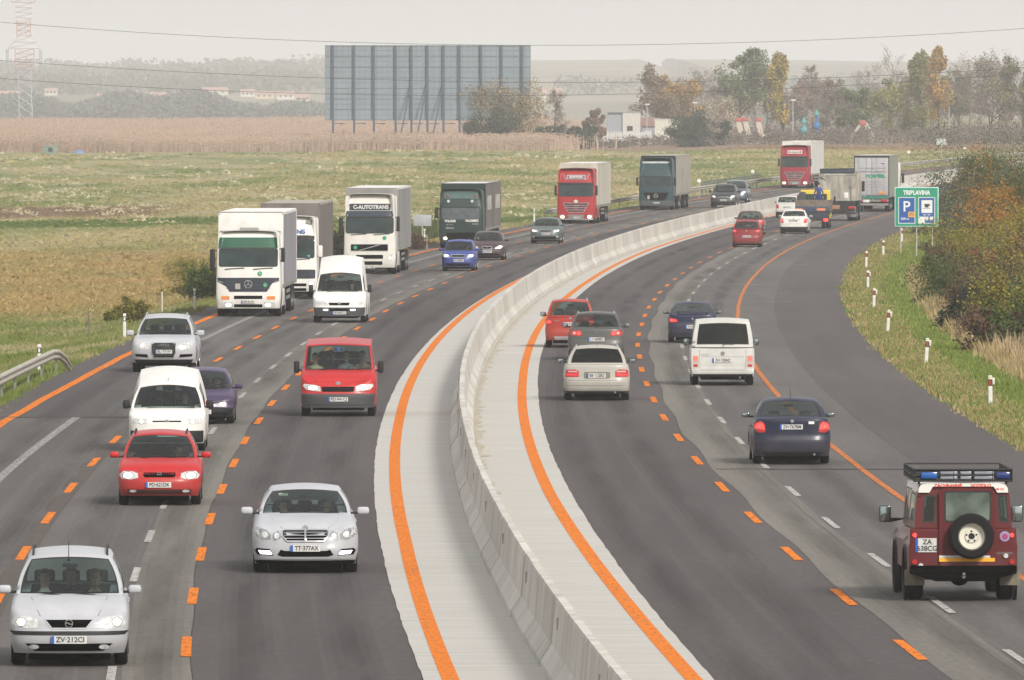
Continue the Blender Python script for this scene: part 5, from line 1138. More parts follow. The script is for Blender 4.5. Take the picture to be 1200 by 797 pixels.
# 8 white lorry with green visor
e=lorry_root('white lorry with a green sun visor, leading the row of lorries',292.6,370.5)
k=cab(e,white,3.28); tractor(e,white); box_body(e,1.2,14.8,1.2,3.98,M_tarpl,M_tarpw,M_tarpw,sag=1,roofrim=M_tarpw); trailer_run(e)
panel(k,'front',[rr(-1.14,1.92,1.14,2.62,.08)],'windscreen',W_dark,.01); panel(k,'front',[[(-1.13,2.66),(1.13,2.66),(1.09,3.05),(-1.09,3.05)]],'sun_visor',vgreen,.10,th=.1)
g=panel(k,'front',[[(-.72,.96),(.72,.96),(.92,1.28),(1.19,1.36),(1.19,1.50),(-1.19,1.50),(-1.19,1.36),(-.92,1.28)]],'grille',mat('black_blue_grille',(.02,.026,.04),rough=.4),.012)[0]
lines_on(k,'front',[((-.85,z),(.85,z)) for z in (1.1,1.22,1.34)],'grille_bar',mat('bar_grey',(.06,.07,.09)),g,.015,.02); emblem(k,'front',0,1.25,.16,'star',parent=g)
mb=MB(); mb.box(-.50,-.30,k.yF-.04,k.yF-.03,1.06,1.28); mb.build('toll_plate',mat('dull_plate',(.38,.37,.33)),g)
for x,z,q in ((.66,1.22,1),(.45,1.66,1)): mb=MB(); mb.lathe([(0,.001),(0,.085),(.01,.09)],(x,fy(k,x,z)-.03,z),axis='y',n=20); o=mb.build('round_badge',mat('badge_green',(.03,.32,.15)),k.e); t=MB(); text_mb(t,'L' if x>.5 else '3',x,fy(k,x,z)-.04,z,.10,bold=.004); t.build('badge_letter',M_wtext,o)
lines_on(k,'front',[((-1.2,1.40),(-.95,1.30)),((.95,1.30),(1.2,1.40))],'chrome_edge',M_chrome,k.e,.02,.016)
panel(k,'front',[rr(-.55,.68,.55,.81,.03),rr(-.55,.36,.55,.48,.03)],'air_slot',M_under,.006); panel(k,'front',both(rr(.72,.66,1.04,.79,.02)),'indicator',M_amber,.01); lamps(k,rr(.60,.34,1.04,.56,.03),(.76,.45,.12,.075)); tplate(k,.58,'ZM·381AU')
wip2(k,1.80); tmirror(e,-1.28,-1.2,1.75,2.6); tmirror(e,1.26,-1.2,2.1,2.66,w_=.15)
mb=MB(); mb.rbox(-.36,.36,k.yF+.75,k.yF+1.3,3.30,3.42,.04); mb.build('roof_air_deflector',M_tarpg,e)
# 9 second white lorry
e=lorry_root('white lorry with blue roof lettering, half hidden behind the leading white lorry',338.5,350)
k=cab(e,white,3.45,front=[(.3,.05),(.5,0),(1.3,.02),(1.9,.05),(2.6,.12),(3.5,.5)]); tractor(e,white); box_body(e,1.2,14.8,1.2,4.0,M_tarpb,M_tarpb,M_tarpt,roofrim=M_tarpt); trailer_run(e)
o=panel(k,'front',[rr(-.95,2.68,.98,2.98,.1)],'roof_sign',M_white,.10,th=.10)[0]; t=MB(); text_mb(t,'KO TRANS',.0,fy(k,.5,2.83)-.18,2.83,.24,width=1.5,bold=.01); t.build('sign_lettering',M_btext,o)
panel(k,'front',[rr(-1.13,2.48,1.13,2.66,.04)],'sun_visor',M_blk,.06,th=.06); panel(k,'front',[rr(-1.14,1.72,1.14,2.46,.08)],'windscreen',W_dark,.01); g=panel(k,'front',[rr(-1.15,.86,1.17,1.24,.05)],'grille',mat('black_blue_grille',(.02,.026,.04)),.012)[0]
panel(k,'front',[rr(-.8,.34,.8,.46,.03),rr(-.8,.54,.8,.66,.03)],'air_slot',M_under,.006); lamps(k,rr(.86,.56,1.14,.78,.04),(1.0,.67,.10,.08)); wip2(k,1.62); tmirror(e,1.27,-1.2,1.75,2.25,white); tmirror(e,-1.27,-1.2,1.75,2.25,white); tplate(k,.28,'TN·233BC')
panel(k,'front',[[(.75,3.18),(1.0,3.12),(1.04,3.30),(.8,3.36)]],'roof_horn',M_galvd,.04); mb=MB(); mb.rbox(.5,.95,fy(k,.7,1.8)-.0,fy(k,.7,1.8)+.1,1.74,1.86,.02); mb.build('turquoise_cloth',mat('turquoise_cloth',(.05,.3,.36)),e)
# 11 cream-white lorry
e=lorry_root('cream-white lorry with dark roof sign and a diagonal bar on its grille',434.7,321)
k=cab(e,cream,3.82,front=[(.3,.05),(.5,0),(1.3,.02),(1.9,.05),(2.7,.14),(3.2,.32),(3.9,.6)]); tractor(e,cream); box_body(e,1.2,14.8,1.25,4.12,M_tarpg,M_tarpg,M_tarpw,roofrim=M_tarpw,strip=M_tarpg); trailer_run(e)
o=panel(k,'front',[rr(-1.0,3.06,1.0,3.38,.06)],'roof_sign',mat('sign_black_blue',(.02,.03,.045),rough=.2),.01)[0]; t=MB(); text_mb(t,'C-AUTOTRANS',.05,fy(k,0,3.2)-.05,3.21,.25,width=1.7,bold=.012); t.build('sign_lettering',M_wtext,o)
panel(k,'front',[[(-1.14,2.78),(1.14,2.78),(1.08,3.04),(-1.08,3.04)]],'sun_visor',mat('smoked_visor',(.03,.04,.06),rough=.2),.12,th=.1); panel(k,'front',[rr(-1.16,1.95,1.16,2.74,.12)],'windscreen',W_dark,.01)
g=panel(k,'front',[rr(-.90,1.12,.88,1.44,.05)],'grille',M_under,.01)[0]; lines_on(k,'front',[((-.5,1.14),(.5,1.42))],'grille_bar',M_chrome,g,.035,.02); lines_on(k,'front',[((-.9,1.12),(.88,1.12)),((-.9,1.44),(.88,1.44))],'grille_bar',M_chrome,g,.02,.02)
panel(k,'front',[rr(-.65,.74,.65,.93,.04),rr(-.62,.45,.62,.62,.04)],'air_slot',M_under,.006); lamps(k,[(.85,.62),(1.06,.66),(1.12,1.0),(.98,.98),(.85,.75)],(.98,.78,.06,.07)); tplate(k,.34,'SN·712BF'); wip2(k,1.86)
for x,z in ((.72,1.74),(-.68,1.28)): mb=MB(); mb.lathe([(0,.001),(0,.09),(.01,.095)],(x,fy(k,x,z)-.03,z),axis='y',n=16); mb.build('round_badge',mat('badge_green',(.03,.32,.15)),k.e)
tmirror(e,1.28,-1.2,2.05,2.78,w_=.16); tmirror(e,-1.28,-1.2,1.95,2.7,w_=.2); mb=MB(); mb.rbox(-.45,.45,k.yF+.55,k.yF+.62,3.62,3.68,.01); mb.rbox(.85,1.05,k.yF+.5,k.yF+.9,3.55,3.78,.03); mb.build('roof_horn',M_galvd,e)
# 12 dark green lorry
e=lorry_root('dark green lorry with white lettering under its windscreen',541.8,290.8)
k=cab(e,dgreen,3.3,front=[(.3,.04),(.5,0),(1.6,.02),(2.4,.08),(2.9,.25),(3.4,.6)]); chassis(e,.6,8.9); axle(e,0); axle(e,4.6,dual=True); axle(e,5.9); undercab(e); skirt(e,1.0,3.8,dgreen)
box_body(e,1.1,8.7,1.1,3.62,M_tarpb,dgreen,M_white,roofrim=M_tarpb); o=box_body(e,9.6,17.2,1.1,3.62,M_tarpb,M_tarpb,M_tarpt,name='trailer_body'); chassis(e,9.6,17.2); axle(e,11.6); axle(e,15.2)
for y0,y1,nm in ((2.6,6.9,1),(11,15.8,2)): mb=MB(); mb.box(1.262,1.268,y0,y1,2.1,2.9); t=mb.build('white_side_panel',mat('chalk_white',(.45,.44,.40),var=.4,scale=2.5),e)
mb=MB(); mb.tube((0,8.7,.8),(0,9.6,.8),.08); mb.build('drawbar',M_frame,e)
panel(k,'front',[rr(-.95,2.78,.95,3.22,.04)],'roof_deflector',mat('dusty_teal',(.06,.11,.105),rough=.4),.03); panel(k,'front',[rr(-1.08,1.62,1.02,2.28,.07)],'windscreen',mat('dark_windscreen',(.03,.045,.05),rough=.12,coat=1,col2=(.06,.08,.085)),.01)
panel(k,'front',[rr(-1.05,2.32,1.05,2.74,.05)],'sun_visor',dgreen,.08,th=.08)
for x in (-.70,.62): mb=MB(); mb.lathe([(-.03,.001),(-.03,.08),(.03,.09)],(x,fy(k,x,2.64)-.14,2.64),axis='y',n=18); mb.build('spot_lamp',M_lens,e)
for x in (-.76,.78): mb=MB(); mb.rbox(x-.07,x+.07,fy(k,x,2.9)-.1,fy(k,x,2.9)-.02,2.88,3.0,.02); mb.build('roof_marker_light',mat('dull_red',(.30,.08,.06)),e)
yy=fy(k,0,1.5)-.02; t=MB(); text_mb(t,'POLARIS',-.60,fy(k,-.6,1.52)-.03,1.52,.17,width=.60,bold=.01); text_mb(t,'PALOMERE',.62,fy(k,.6,1.54)-.03,1.54,.17,width=.72,bold=.01); text_mb(t,'SERVICE',-.62,fy(k,-.6,1.13)-.03,1.13,.12,width=.45); text_mb(t,'TEL 0421',.80,fy(k,.6,1.36)-.03,1.36,.09,width=.36); text_mb(t,'20 Y 2 4',-.65,fy(k,-.6,1.33)-.03,1.33,.07,width=.38); t.build('front_lettering',M_wtext,e)
panel(k,'front',[rr(-.80,.25,.80,.88,.04)],'grille',M_under,.01); lamps(k,rr(.72,.46,1.0,.64,.04),(.86,.56,.11,.08)); tmirror(e,-1.28,-1.2,1.68,2.3)
# 16 red lorry
def red_lorry(lab,px,py,m,sidem,star,whitetop=False):
    e=lorry_root(lab,px,py); k=cab(e,m,3.6,front=[(.3,.05),(.5,0),(1.3,.02),(1.9,.05),(2.7,.16),(3.2,.34),(3.7,.6)]); tractor(e,m); box_body(e,1.2,14.8,1.2,3.95,sidem,sidem,M_tarpw); trailer_run(e)
    panel(k,'front',[rr(-1.13,1.78,1.13,2.62,.1)],'windscreen',W_dark,.01); panel(k,'front',[rr(-1.14,2.60,1.14,2.70,.03)],'sun_visor',M_blk,.08,th=.06)
    g=panel(k,'front',[[(-.50,.72),(.50,.72),(.86,1.30),(.84,1.38),(-.84,1.38),(-.86,1.30)]],'grille',mat('dark_red_grille',(.10,.012,.015)),.006)[0]
    pts=[(-.50,.74),(.50,.74),(.86,1.36),(-.86,1.36)]; lines_on(k,'front',[(pts[i],pts[(i+1)%4]) for i in range(4)]+[((-.78,1.20),(.78,1.20)),((-.70,1.06),(.70,1.06)),((-.6,.90),(.6,.90))],'grille_bar',M_chrome,g,.03,.02); emblem(k,'front',0,1.10,.14,'star',parent=g)
    panel(k,'front',[[(-.55,.60),(.55,.60),(.45,.26),(-.45,.26)]],'air_slot',M_galvd,.008); lamps(k,rr(.74,.34,1.08,.58,.04),(.88,.44,.12,.085)); tplate(k,.40,'ZC·318AM')
    for s in (1,-1): tmirror(e,s*1.27,-1.2,1.85,2.5,w_=.15)
    o=panel(k,'front',[rr(-.62,2.92,.62,3.20,.03)],'roof_sign',M_chrome if not whitetop else M_white,.06,th=.06)[0]; panel(k,'front',[rr(-.56,2.97,.56,3.15,.03)],'sign_face',mat('dark_red_sign',(.16,.015,.02)),.075,o); t=MB(); text_mb(t,'ACTROS' if 0 else 'EXPRES',0,fy(k,0,3.06)-.10,3.06,.17,width=.9,bold=.01); t.build('sign_lettering',M_wtext,o)
    panel(k,'front',[[(-1.15,.26),(1.15,.26),(1.15,.33),(-1.15,.33)]],'bumper_trim',M_chrome if star else m,.012)
    if star:
        mb=MB(); x0,z0=0,1.47; y0=fy(k,0,1.47)-.03; p=[]
        for i in range(10): r=.15 if i%2==0 else .07; a=PI/2+i*PI/5; p.append((x0+r*math.cos(a)*1.3,y0,z0+r*math.sin(a)))
        mb.add(p,[tuple(range(10))]); mb.build('star_badge',M_wtext,e)
        lines_on(k,'front',[((-.85,3.3),(-.7,2.9)),((.85,3.3),(.7,2.9)),((-.7,2.9),(.7,2.9))],'roof_trim',M_chrome,e,.03,.012)
    return k
red_lorry('red lorry with chrome V-shaped grille and a white star',676.5,262,redl,M_tarpc,True)
k=red_lorry('crimson lorry with white-framed roof sign, most distant of the oncoming lorries',932.6,220.5,crl,mat('white_trailer_side',(.62,.61,.57)),False,True)
# 17 teal lorry
e=lorry_root('dark teal lorry with a two-part tan tarpaulin body',770.3,246)
k=cab(e,teal,3.72,front=[(.3,.05),(.5,0),(1.6,.03),(2.3,.08),(2.9,.3),(3.8,.75)]); chassis(e,.6,8.9); axle(e,0); axle(e,4.4,dual=True); axle(e,5.7); undercab(e); box_body(e,1.1,8.7,1.15,3.9,M_tarpt,dgreen,M_tarpt,roofrim=M_tarpt); box_body(e,9.5,17.1,1.15,3.9,M_tarpt,M_tarpt,M_tarpt,name='trailer_body'); chassis(e,9.5,17.1); axle(e,11.4); axle(e,15.0)
mb=MB(); mb.tube((0,8.7,.8),(0,9.5,.8),.08); mb.build('drawbar',M_frame,e)
panel(k,'front',[rr(-1.1,1.70,1.1,2.38,.08)],'windscreen',W_dark,.01); panel(k,'front',[rr(-1.1,2.42,1.1,2.95,.08)],'sun_visor',teal,.06,th=.06); panel(k,'front',[rr(-1.0,3.36,1.0,3.50,.02)],'roof_sign',mat('pale_strip',(.45,.5,.48)),.03)
g=panel(k,'front',[[(-.6,.70),(.6,.70),(.95,1.25),(-.95,1.25)]],'grille',M_under,.008)[0]; emblem(k,'front',-.02,1.02,.16,'star',parent=g); mb=MB(); mb.box(-.62,-.45,k.yF-.04,k.yF-.03,.78,1.04); mb.build('toll_plate',mat('dull_plate',(.38,.37,.33)),g)
panel(k,'front',[rr(-1.2,.30,1.2,.66,.05)],'bumper',mat('grey_bumper',(.07,.08,.085)),.02); lamps(k,rr(.80,.44,1.12,.66,.04),(.95,.56,.13,.09)); tplate(k,.52,'BN·557AD')
for s in (1,-1): tmirror(e,s*1.28,-1.2,1.75,2.35,w_=.16)
# ---- lorries seen from behind (local +y is their tail)
M_dirty=mat('dirty_cream_steel',(.46,.43,.36),rough=.8,col2=(.24,.22,.19),scale=1.8,stretch=(1,1,.5)); M_silv=mat('grey_lilac_door',(.37,.37,.39),rough=.6,var=.06)
def rear_cab(e,yf,m,L=2.2,top=3.2,W=2.4):
    mb=MB(); mb.rbox(-W/2,W/2,yf,yf+L,.5,top,.12); o=mb.build('cab',m,e)
    for s in (1,-1): tmirror(e,s*(W/2+.07),yf+.3,1.9,2.6)
    for s in (1,-1): mb=MB(); a,b=sorted((s*(W/2),s*(W/2+.006))); mb.box(a,b,yf+.4,yf+1.3,1.7,2.4); mb.build('side_window',W_dark,o)
    mb=MB(); mb.box(-.8,.8,yf-.006,yf,1.7,2.5); mb.build('windscreen',W_dark,o); return o
# 34 articulated trailer
e=lorry_root('articulated lorry with grey lettered rear doors and a green bumper beam',1022.8,248,True)
box_body(e,-11.9,1.7,1.15,4.0,mat('olive_grey_tarpaulin',(.26,.27,.22),rough=.75,var=.2,scale=2),M_silv,mat('beige_roof',(.50,.47,.41)),roofrim=M_tarpg); yR=1.7
chassis(e,-9,1.5,.85); [axle(e,a,w_=.36) for a in (0,-1.3,-2.6)]; axle(e,-11.5,dual=True); axle(e,-15.2); rear_cab(e,-16.6,white,top=3.4); chassis(e,-16,-10.5)
dr=[]
for x0,x1 in ((-1.20,-.01),(.01,1.20)): mb=MB(); mb.rbox(x0,x1,yR,yR+.05,1.2,3.85,.015); dr.append(mb.build('rear_door',M_silv,e))
for x in (-.9,-.35,.35,.9): mb=MB(); mb.tube((x,yR+.07,1.22),(x,yR+.07,3.85),.017); mb.build('locking_bar',M_galv,dr[0] if x<0 else dr[1])
mb=MB(); mb.box(-1.26,1.26,yR,yR+.07,3.86,4.0); mb.box(-1.26,-1.2,yR,yR+.07,1.15,3.86); mb.box(1.2,1.26,yR,yR+.07,1.15,3.86); mb.build('door_frame',M_frame,e)
t=MB(); text_mb(t,'INTERNATIONAL',-.08,yR+.056,3.08,.14,away=True,width=1.95); text_mb(t,'TRANSPORT & SPEDITION',-.08,yR+.056,2.84,.13,away=True,width=1.95,bold=.004); text_mb(t,'HUMPOLEC TEL 0565 532 431',-.02,yR+.056,2.12,.08,away=True,width=1.4); text_mb(t,'FAX 0565 532 432',-.02,yR+.056,1.95,.07,away=True,width=1.4); text_mb(t,'CZECH REPUBLIC',-.1,yR+.056,1.78,.07,away=True,width=1.0); t.build('door_lettering',mat('grey_lettering',(.10,.10,.11)),dr[0])
t=MB(); text_mb(t,'POSPÍŠIL',-.28,yR+.056,2.52,.30,away=True,width=1.45,bold=.022); t.build('company_name',M_gtext,dr[0])
fl=MB(); fl.box(-.95,-.70,yR+.056,yR+.06,3.46,3.53,0); fl.box(-.95,-.70,yR+.056,yR+.06,3.39,3.46,1); fl.add([(-.70,yR+.064,3.39),(-.70,yR+.064,3.53),(-.82,yR+.064,3.46)],[(0,1,2)],2); fl.build('small_flag',[M_wtext,M_sdr,M_btext],dr[0])
mb=MB(); mb.rbox(-1.0,-.50,yR+.056,yR+.07,1.25,1.45,.01); mb.build('orange_plate',mat('orange_board',(.62,.28,.08)),dr[0]); mb=MB(); mb.box(-1.22,1.22,yR,yR+.1,.92,1.12); mb.build('bumper_beam',mat('green_beam',(.02,.17,.12)),e); mb=MB(); mb.box(-1.2,1.2,yR-.1,yR,.45,.6); mb.box(-1.22,1.22,yR-.02,yR+.04,.72,.88); mb.build('underrun_bar',M_galvd,e)
for s in (1,-1): mb=MB(); mb.rbox(*(sorted((s*.66,s*1.1))),yR+.04,yR+.1,.70,.90,.02); mb.build('tail_light',M_red,e)
mb=MB(); mb.rbox(.15,.6,yR+.045,yR+.07,.66,.86,.01); mb.build('licence_plate',M_plate,e)
# 33 tipper
e=lorry_root('dirty cream tipper lorry with a dark rolled cover',982.5,258.8,True)
yR=1.2; mb=MB(); 
for i in range(13):
    x0=-1.24+i*2.48/13; q=.03 if i%2 else 0; mb.box(x0,x0+2.48/13,yR-.06,yR+q,1.35,3.02)
mb.box(-1.27,-1.22,yR-6.2,yR,1.35,3.1); mb.box(1.22,1.27,yR-6.2,yR,1.35,3.1); mb.box(-1.2,1.2,yR-6.2,yR-6.1,1.35,3.3); mb.box(-1.2,1.2,yR-6.1,yR-.1,1.35,1.5); o=mb.build('tipping_body',M_dirty,e)
for y in np.arange(yR-6,yR,1.0):
    for s in (1,-1): mb=MB(); mb.box(*(sorted((s*1.27,s*1.33))),y,y+.12,1.35,3.1); mb.build('body_rib',M_dirty,o)
mb=MB(); mb.add([(1.22,yR-.06,3.0),(.9,yR-.02,3.0),(.72,yR-.02,2.55),(.9,yR+.05,2.75),(1.22,yR+.05,2.9)],[(0,1,2,3,4)]); 
mb.rbox(-1.15,1.2,yR-.5,yR-.05,3.16,3.50,.12); mb.path([(-1.15,yR-.05,3.5),(1.2,yR-.05,3.45)],.04); mb.build('rolled_cover',mat('slate_cover',(.04,.055,.075),rough=.8),e)
chassis(e,-5,yR); axle(e,0,dual=True); axle(e,-1.35,dual=True); axle(e,-5.0); rear_cab(e,-6.9,teal,top=3.0)
mb=MB(); mb.box(-1.2,1.2,yR-.1,yR+.02,1.18,1.34); mb.box(-1.2,1.2,yR-.1,yR+.0,.45,.58); mb.build('underrun_bar',M_frame,e); mb=MB(); mb.rbox(-.15,1.0,yR+.0,yR+.03,.78,1.05,.01); mb.build('orange_plate',mat('dull_orange_board',(.30,.14,.06)),e); mb=MB(); mb.box(-1.15,1.15,yR-.12,yR-.01,.62,1.17); mb.build('rear_crossmember',M_frame,e)
for s in (1,-1): mb=MB(); mb.rbox(*(sorted((s*.72,s*1.15))),yR+.0,yR+.06,.80,.98,.02); mb.build('tail_light',M_red,e)
for s in (1,-1): mb=MB(); mb.box(*(sorted((s*.6,s*1.2))),.62,.64,.25,.95); mb.build('mud_flap',M_galvd,e)
mb=MB(); mb.box(-.72,-.45,yR+.035,yR+.04,1.55,1.9); mb.build('white_sticker',M_white,o); mb=MB(); mb.tube((-.9,yR+.05,1.4),(-.9,yR+.05,2.4),.03); mb.rbox(-1.0,-.78,yR+.03,yR+.08,2.2,2.3,.01); mb.build('tailgate_latch',M_galvd,o)
# 32 flatbed
e=lorry_root('blue flatbed lorry with a yellow cab carrying a person in blue overalls',953,267.6,True)
yR=1.3; mb=MB(); mb.box(-1.10,1.10,yR-4.6,yR,1.0,1.1); mb.build('load_deck',M_frame,e)
mb=MB(); mb.box(-1.10,1.10,yR-.04,yR,1.10,1.82,0); mb.box(-1.10,-1.06,yR-4.6,yR-.04,1.10,1.82,0); mb.box(1.06,1.10,yR-4.6,yR-.04,1.10,1.82,0); mb.build('drop_side',mat('grey_brown_boards',(.17,.135,.11),rough=.9,var=.3,scale=4),e)
mb=MB(); mb.rbox(-1.08,1.08,yR-.02,yR+.05,1.04,1.40,.02); mb.build('blue_tailboard',mat('dark_blue_board',(.025,.045,.09)),e); mb=MB(); mb.box(-1.05,1.05,yR-.1,yR+.03,.62,1.02); mb.build('rear_crossmember',mat('navy_frame',(.02,.028,.045)),e)
for s in (1,-1): mb=MB(); mb.rbox(*(sorted((s*.28,s*.82))) if s<0 else (.62,1.08),yR+.05,yR+.07,1.13,1.28,.01); mb.build('orange_reflector',mat('orange_reflector',(.75,.22,.08)),e)
for s in (1,-1): mb=MB(); mb.rbox(*(sorted((s*.70,s*1.0))),yR+.03,yR+.08,.45,.62,.03); mb.build('tail_light',M_redlit if s<0 else M_red,e)
mb=MB(); mb.rbox(.1,.55,yR+.03,yR+.05,.42,.56,.01); mb.build('licence_plate',M_plate,e)
chassis(e,-3.6,yR,.6,.4)
for s in (1,-1): add_wheel(e,s*.92,0,.40,.22,'steel',M_hub); add_wheel(e,s*.66,0,.40,.22,'steel',M_hub); add_wheel(e,s*.9,-3.4,.40,.22,'steel',M_hub)
yel=paint('yellow_paint',(.66,.50,.05)); s=dict(L=1.9,W=2.0,yF=-4.9,deck=[(0,2.4),(1.9,2.42)],DF=.2,DR=.15,nF=6,nR=6,tall=True,zb=.5,rt=.1,crown=.04,arch=[],front=[(.5,.0),(1.4,.05),(2.4,.45)],rear=[(.5,0),(2.4,.05)],side=[(.5,.02),(1.2,0),(2.4,.12)])
m_,_=shell(s); cb=weld(m_,'cab',[yel,M_blk],e); kk=Car(); kk.e=e; kk.fit=Fit([cb]); kk.hw=1; kk.yF=-4.9; kk.yR=-3.0
panel(kk,'rear',[rr(-.75,1.75,.75,2.15,.05)],'rear_window',W_dark,.01,cb); panel(kk,'front',[rr(-.85,1.5,.85,2.2,.05)],'windscreen',W_dark,.01,cb)
for s_ in (1,-1): tmirror(e,s_*1.12,-4.6,1.6,2.0,w_=.12)
mb=MB(); mb.rbox(.55,1.0,-2.6,-1.6,1.1,2.30,.15); mb.rbox(.8,1.05,-1.4,-.8,1.1,2.15,.08); o=mb.build('rubbish_sack_load',mat('dark_load',(.05,.055,.06),rough=.9),e); 
M=Matrix.Translation(e.location)@Matrix.Rotation(e.rotation_euler.z,4,'Z')
person(M@Vector((-.38,.6,1.12)),e.rotation_euler.z,'stand','person in blue overalls standing with their back to the viewer on the blue flatbed lorry',t_blue,hair_d,trous=t_blue)
# ------------------------------------------------------------------ vegetation
def hZ(x,Y): 
    s=math.sqrt(1+float(dR(Y))**2); return terr_h((x-float(R(min(Y,1600))))/s,Y)
def leafmat(name,c,c2,isl=.45):
    m=mat(name,c,rough=.8,col2=c2,scale=.35,isl=isl,spec=.2); return m
def scatter_leaves(cent,rad,n,size,rg,squash=1.,hollow=.55,up=.0):
    """leaf triangles/quads through an ellipsoid volume"""
    d=rg.normal(size=(n,3)); d/=np.linalg.norm(d,axis=1)[:,None]; r=rg.uniform(hollow,1,size=n)**(1/2.)
    c=np.array(cent)+d*r[:,None]*np.array(rad)
    return c
def leaf_quads(c,size,rg,droop=0):
    n=len(c); a=rg.normal(size=(n,3)); a/=np.linalg.norm(a,axis=1)[:,None]; b=rg.normal(size=(n,3)); b-=a*(a*b).sum(1)[:,None]; b/=np.linalg.norm(b,axis=1)[:,None]
    s=(size*rg.uniform(.6,1.4,size=n))[:,None]
    V=np.stack([c-a*s*.5,c+b*s*.32,c+a*s*.5,c-b*s*.32],1).reshape(-1,3); F=np.arange(4*n).reshape(-1,4); return V,F
def tree_geo(seed,h,w_,kind,leaf,nleaf):
    """returns wood MB and crown (V,F); root at origin"""
    rg=np.random.default_rng(seed); rd=random.Random(seed); wood=MB(); C_=[]
    tr=h*.013+.04; top=h*(.92 if kind in('poplar','bare') else .7)
    pts=[(0,0,-.3)]; n=7; x=y=0
    for i in range(1,n+1): x+=rd.uniform(-.02,.02)*h; y+=rd.uniform(-.02,.02)*h; pts.append((x,y,top*i/n))
    for i in range(n): wood.tube(pts[i],pts[i+1],tr*(1-.8*i/n),tr*(1-.8*(i+1)/n),n=6,caps=False)
    nb={'poplar':26,'round':20,'bare':30,'shrub':22,'birch':24}[kind]
    for b in range(nb):
        t=rd.uniform(.12,.98); k=t*n; i=min(n-1,int(k)); p=Vector(pts[i]).lerp(Vector(pts[i+1]),k-i); az=rd.uniform(0,2*PI)
        if kind=='poplar': L=w_*.5*(1-abs(t-.45)*.9)*1.0; el=1.15
        elif kind=='shrub': L=w_*.5*rd.uniform(.6,1.); el=rd.uniform(.2,1.0)
        else: L=w_*.5*rd.uniform(.65,1.05)*(1-.55*max(0,t-.5)*2*.7); el=rd.uniform(.25,.9)+.3*t
        d=Vector((math.cos(az)*math.cos(el),math.sin(az)*math.cos(el),math.sin(el)))
        if kind=='poplar': L=L/max(.35,math.cos(el))*.9
        mid=p+d*L*.5+Vector((0,0,L*.05)); q=p+d*L+Vector((0,0,L*.12))
        wood.tube(p,mid,tr*.42*(1-t*.6),tr*.25*(1-t*.6),n=5,caps=False); wood.tube(mid,q,tr*.25*(1-t*.6),tr*.06,n=4,caps=False)
        for j in range(3 if kind!='bare' else 7):
            a=rd.uniform(.35,1); s=p.lerp(q,a); dd=(d+Vector((rd.uniform(-.8,.8),rd.uniform(-.8,.8),rd.uniform(-.1,.7)))).normalized(); e_=s+dd*L*rd.uniform(.2,.42)
            wood.tube(s,e_,tr*.11,tr*.03,n=3,caps=False); C_.append((e_,L*rd.uniform(.22,.36)))
            if kind=='bare':
                for jj in range(3): 
                    s2=s.lerp(e_,rd.uniform(.3,1)); e2=s2+(dd+Vector((rd.uniform(-.7,.7),rd.uniform(-.7,.7),rd.uniform(0,.6)))).normalized()*L*.18; wood.tube(s2,e2,tr*.05,tr*.02,n=3,caps=False)
        C_.append((q,L*rd.uniform(.25,.42)))
    per=max(3,nleaf//max(1,len(C_))); P_=[]
    for c,r in C_:
        r=max(r,w_*.05); m=int(per*rd.uniform(.4,1.6)); 
        if rd.random()<.12: continue
        P_.append(scatter_leaves(c,(r,r,r*.8 if kind!='poplar' else r*1.5),m,leaf,rg,hollow=.1))
    c=np.concatenate(P_) if P_ else np.zeros((0,3)); V,F=leaf_quads(c,leaf,rg)
    return wood,(V,F)
M_bark=mat('bark',(.085,.07,.055),rough=.9); M_barkp=mat('grey_twigs',(.16,.13,.115),rough=.9)
def tree(x,Y,h,w_,kind,m,label,cat='tree',group=None,leaf=.3,nl=2500,seed=1,bark=None,name=None,z=None,crownname='crown'):
    e=empty(name or {'poplar':'poplar_tree','bare':'bare_tree','shrub':'shrub','birch':'birch_tree'}.get(kind,'broadleaf_tree'),(x,Y,hZ(x,Y) if z is None else z),0,label,cat,group)
    w0,(V,F)=tree_geo(seed,h,w_,kind,leaf,nl); w0.build('trunk' if cat=='tree' else 'stem',bark or M_bark,e)
    if kind=='shrub': V,F=bushy(V,F,h,w_*.8,seed+900,leaf*1.1,50,(50,110))
    if len(F): fast_mesh(crownname,V,F,m,e)
    return e
def bushy(V,F,h,wm,seed,leaf,nq=60,per=(60,150)):
    rg2=np.random.default_rng(seed); c=[]
    for q in range(nq):
        a=rg2.uniform(0,2*PI); rr_=rg2.uniform(0,.48)*wm; t=rg2.uniform(.03,.92); f=(1-(t*1.02-.3)**2)**.5 if abs(t*1.02-.3)<1 else .2; r=rg2.uniform(.10,.2)*wm
        c.append(scatter_leaves((math.cos(a)*rr_*f,math.sin(a)*rr_*f,t*h*.93),(r,r,min(r,h*.25)),int(rg2.uniform(*per)),.1,rg2,hollow=.0))
    V2,F2=leaf_quads(np.concatenate(c),leaf,rg2); return np.concatenate([V,V2]),np.concatenate([F,F2+len(V)])
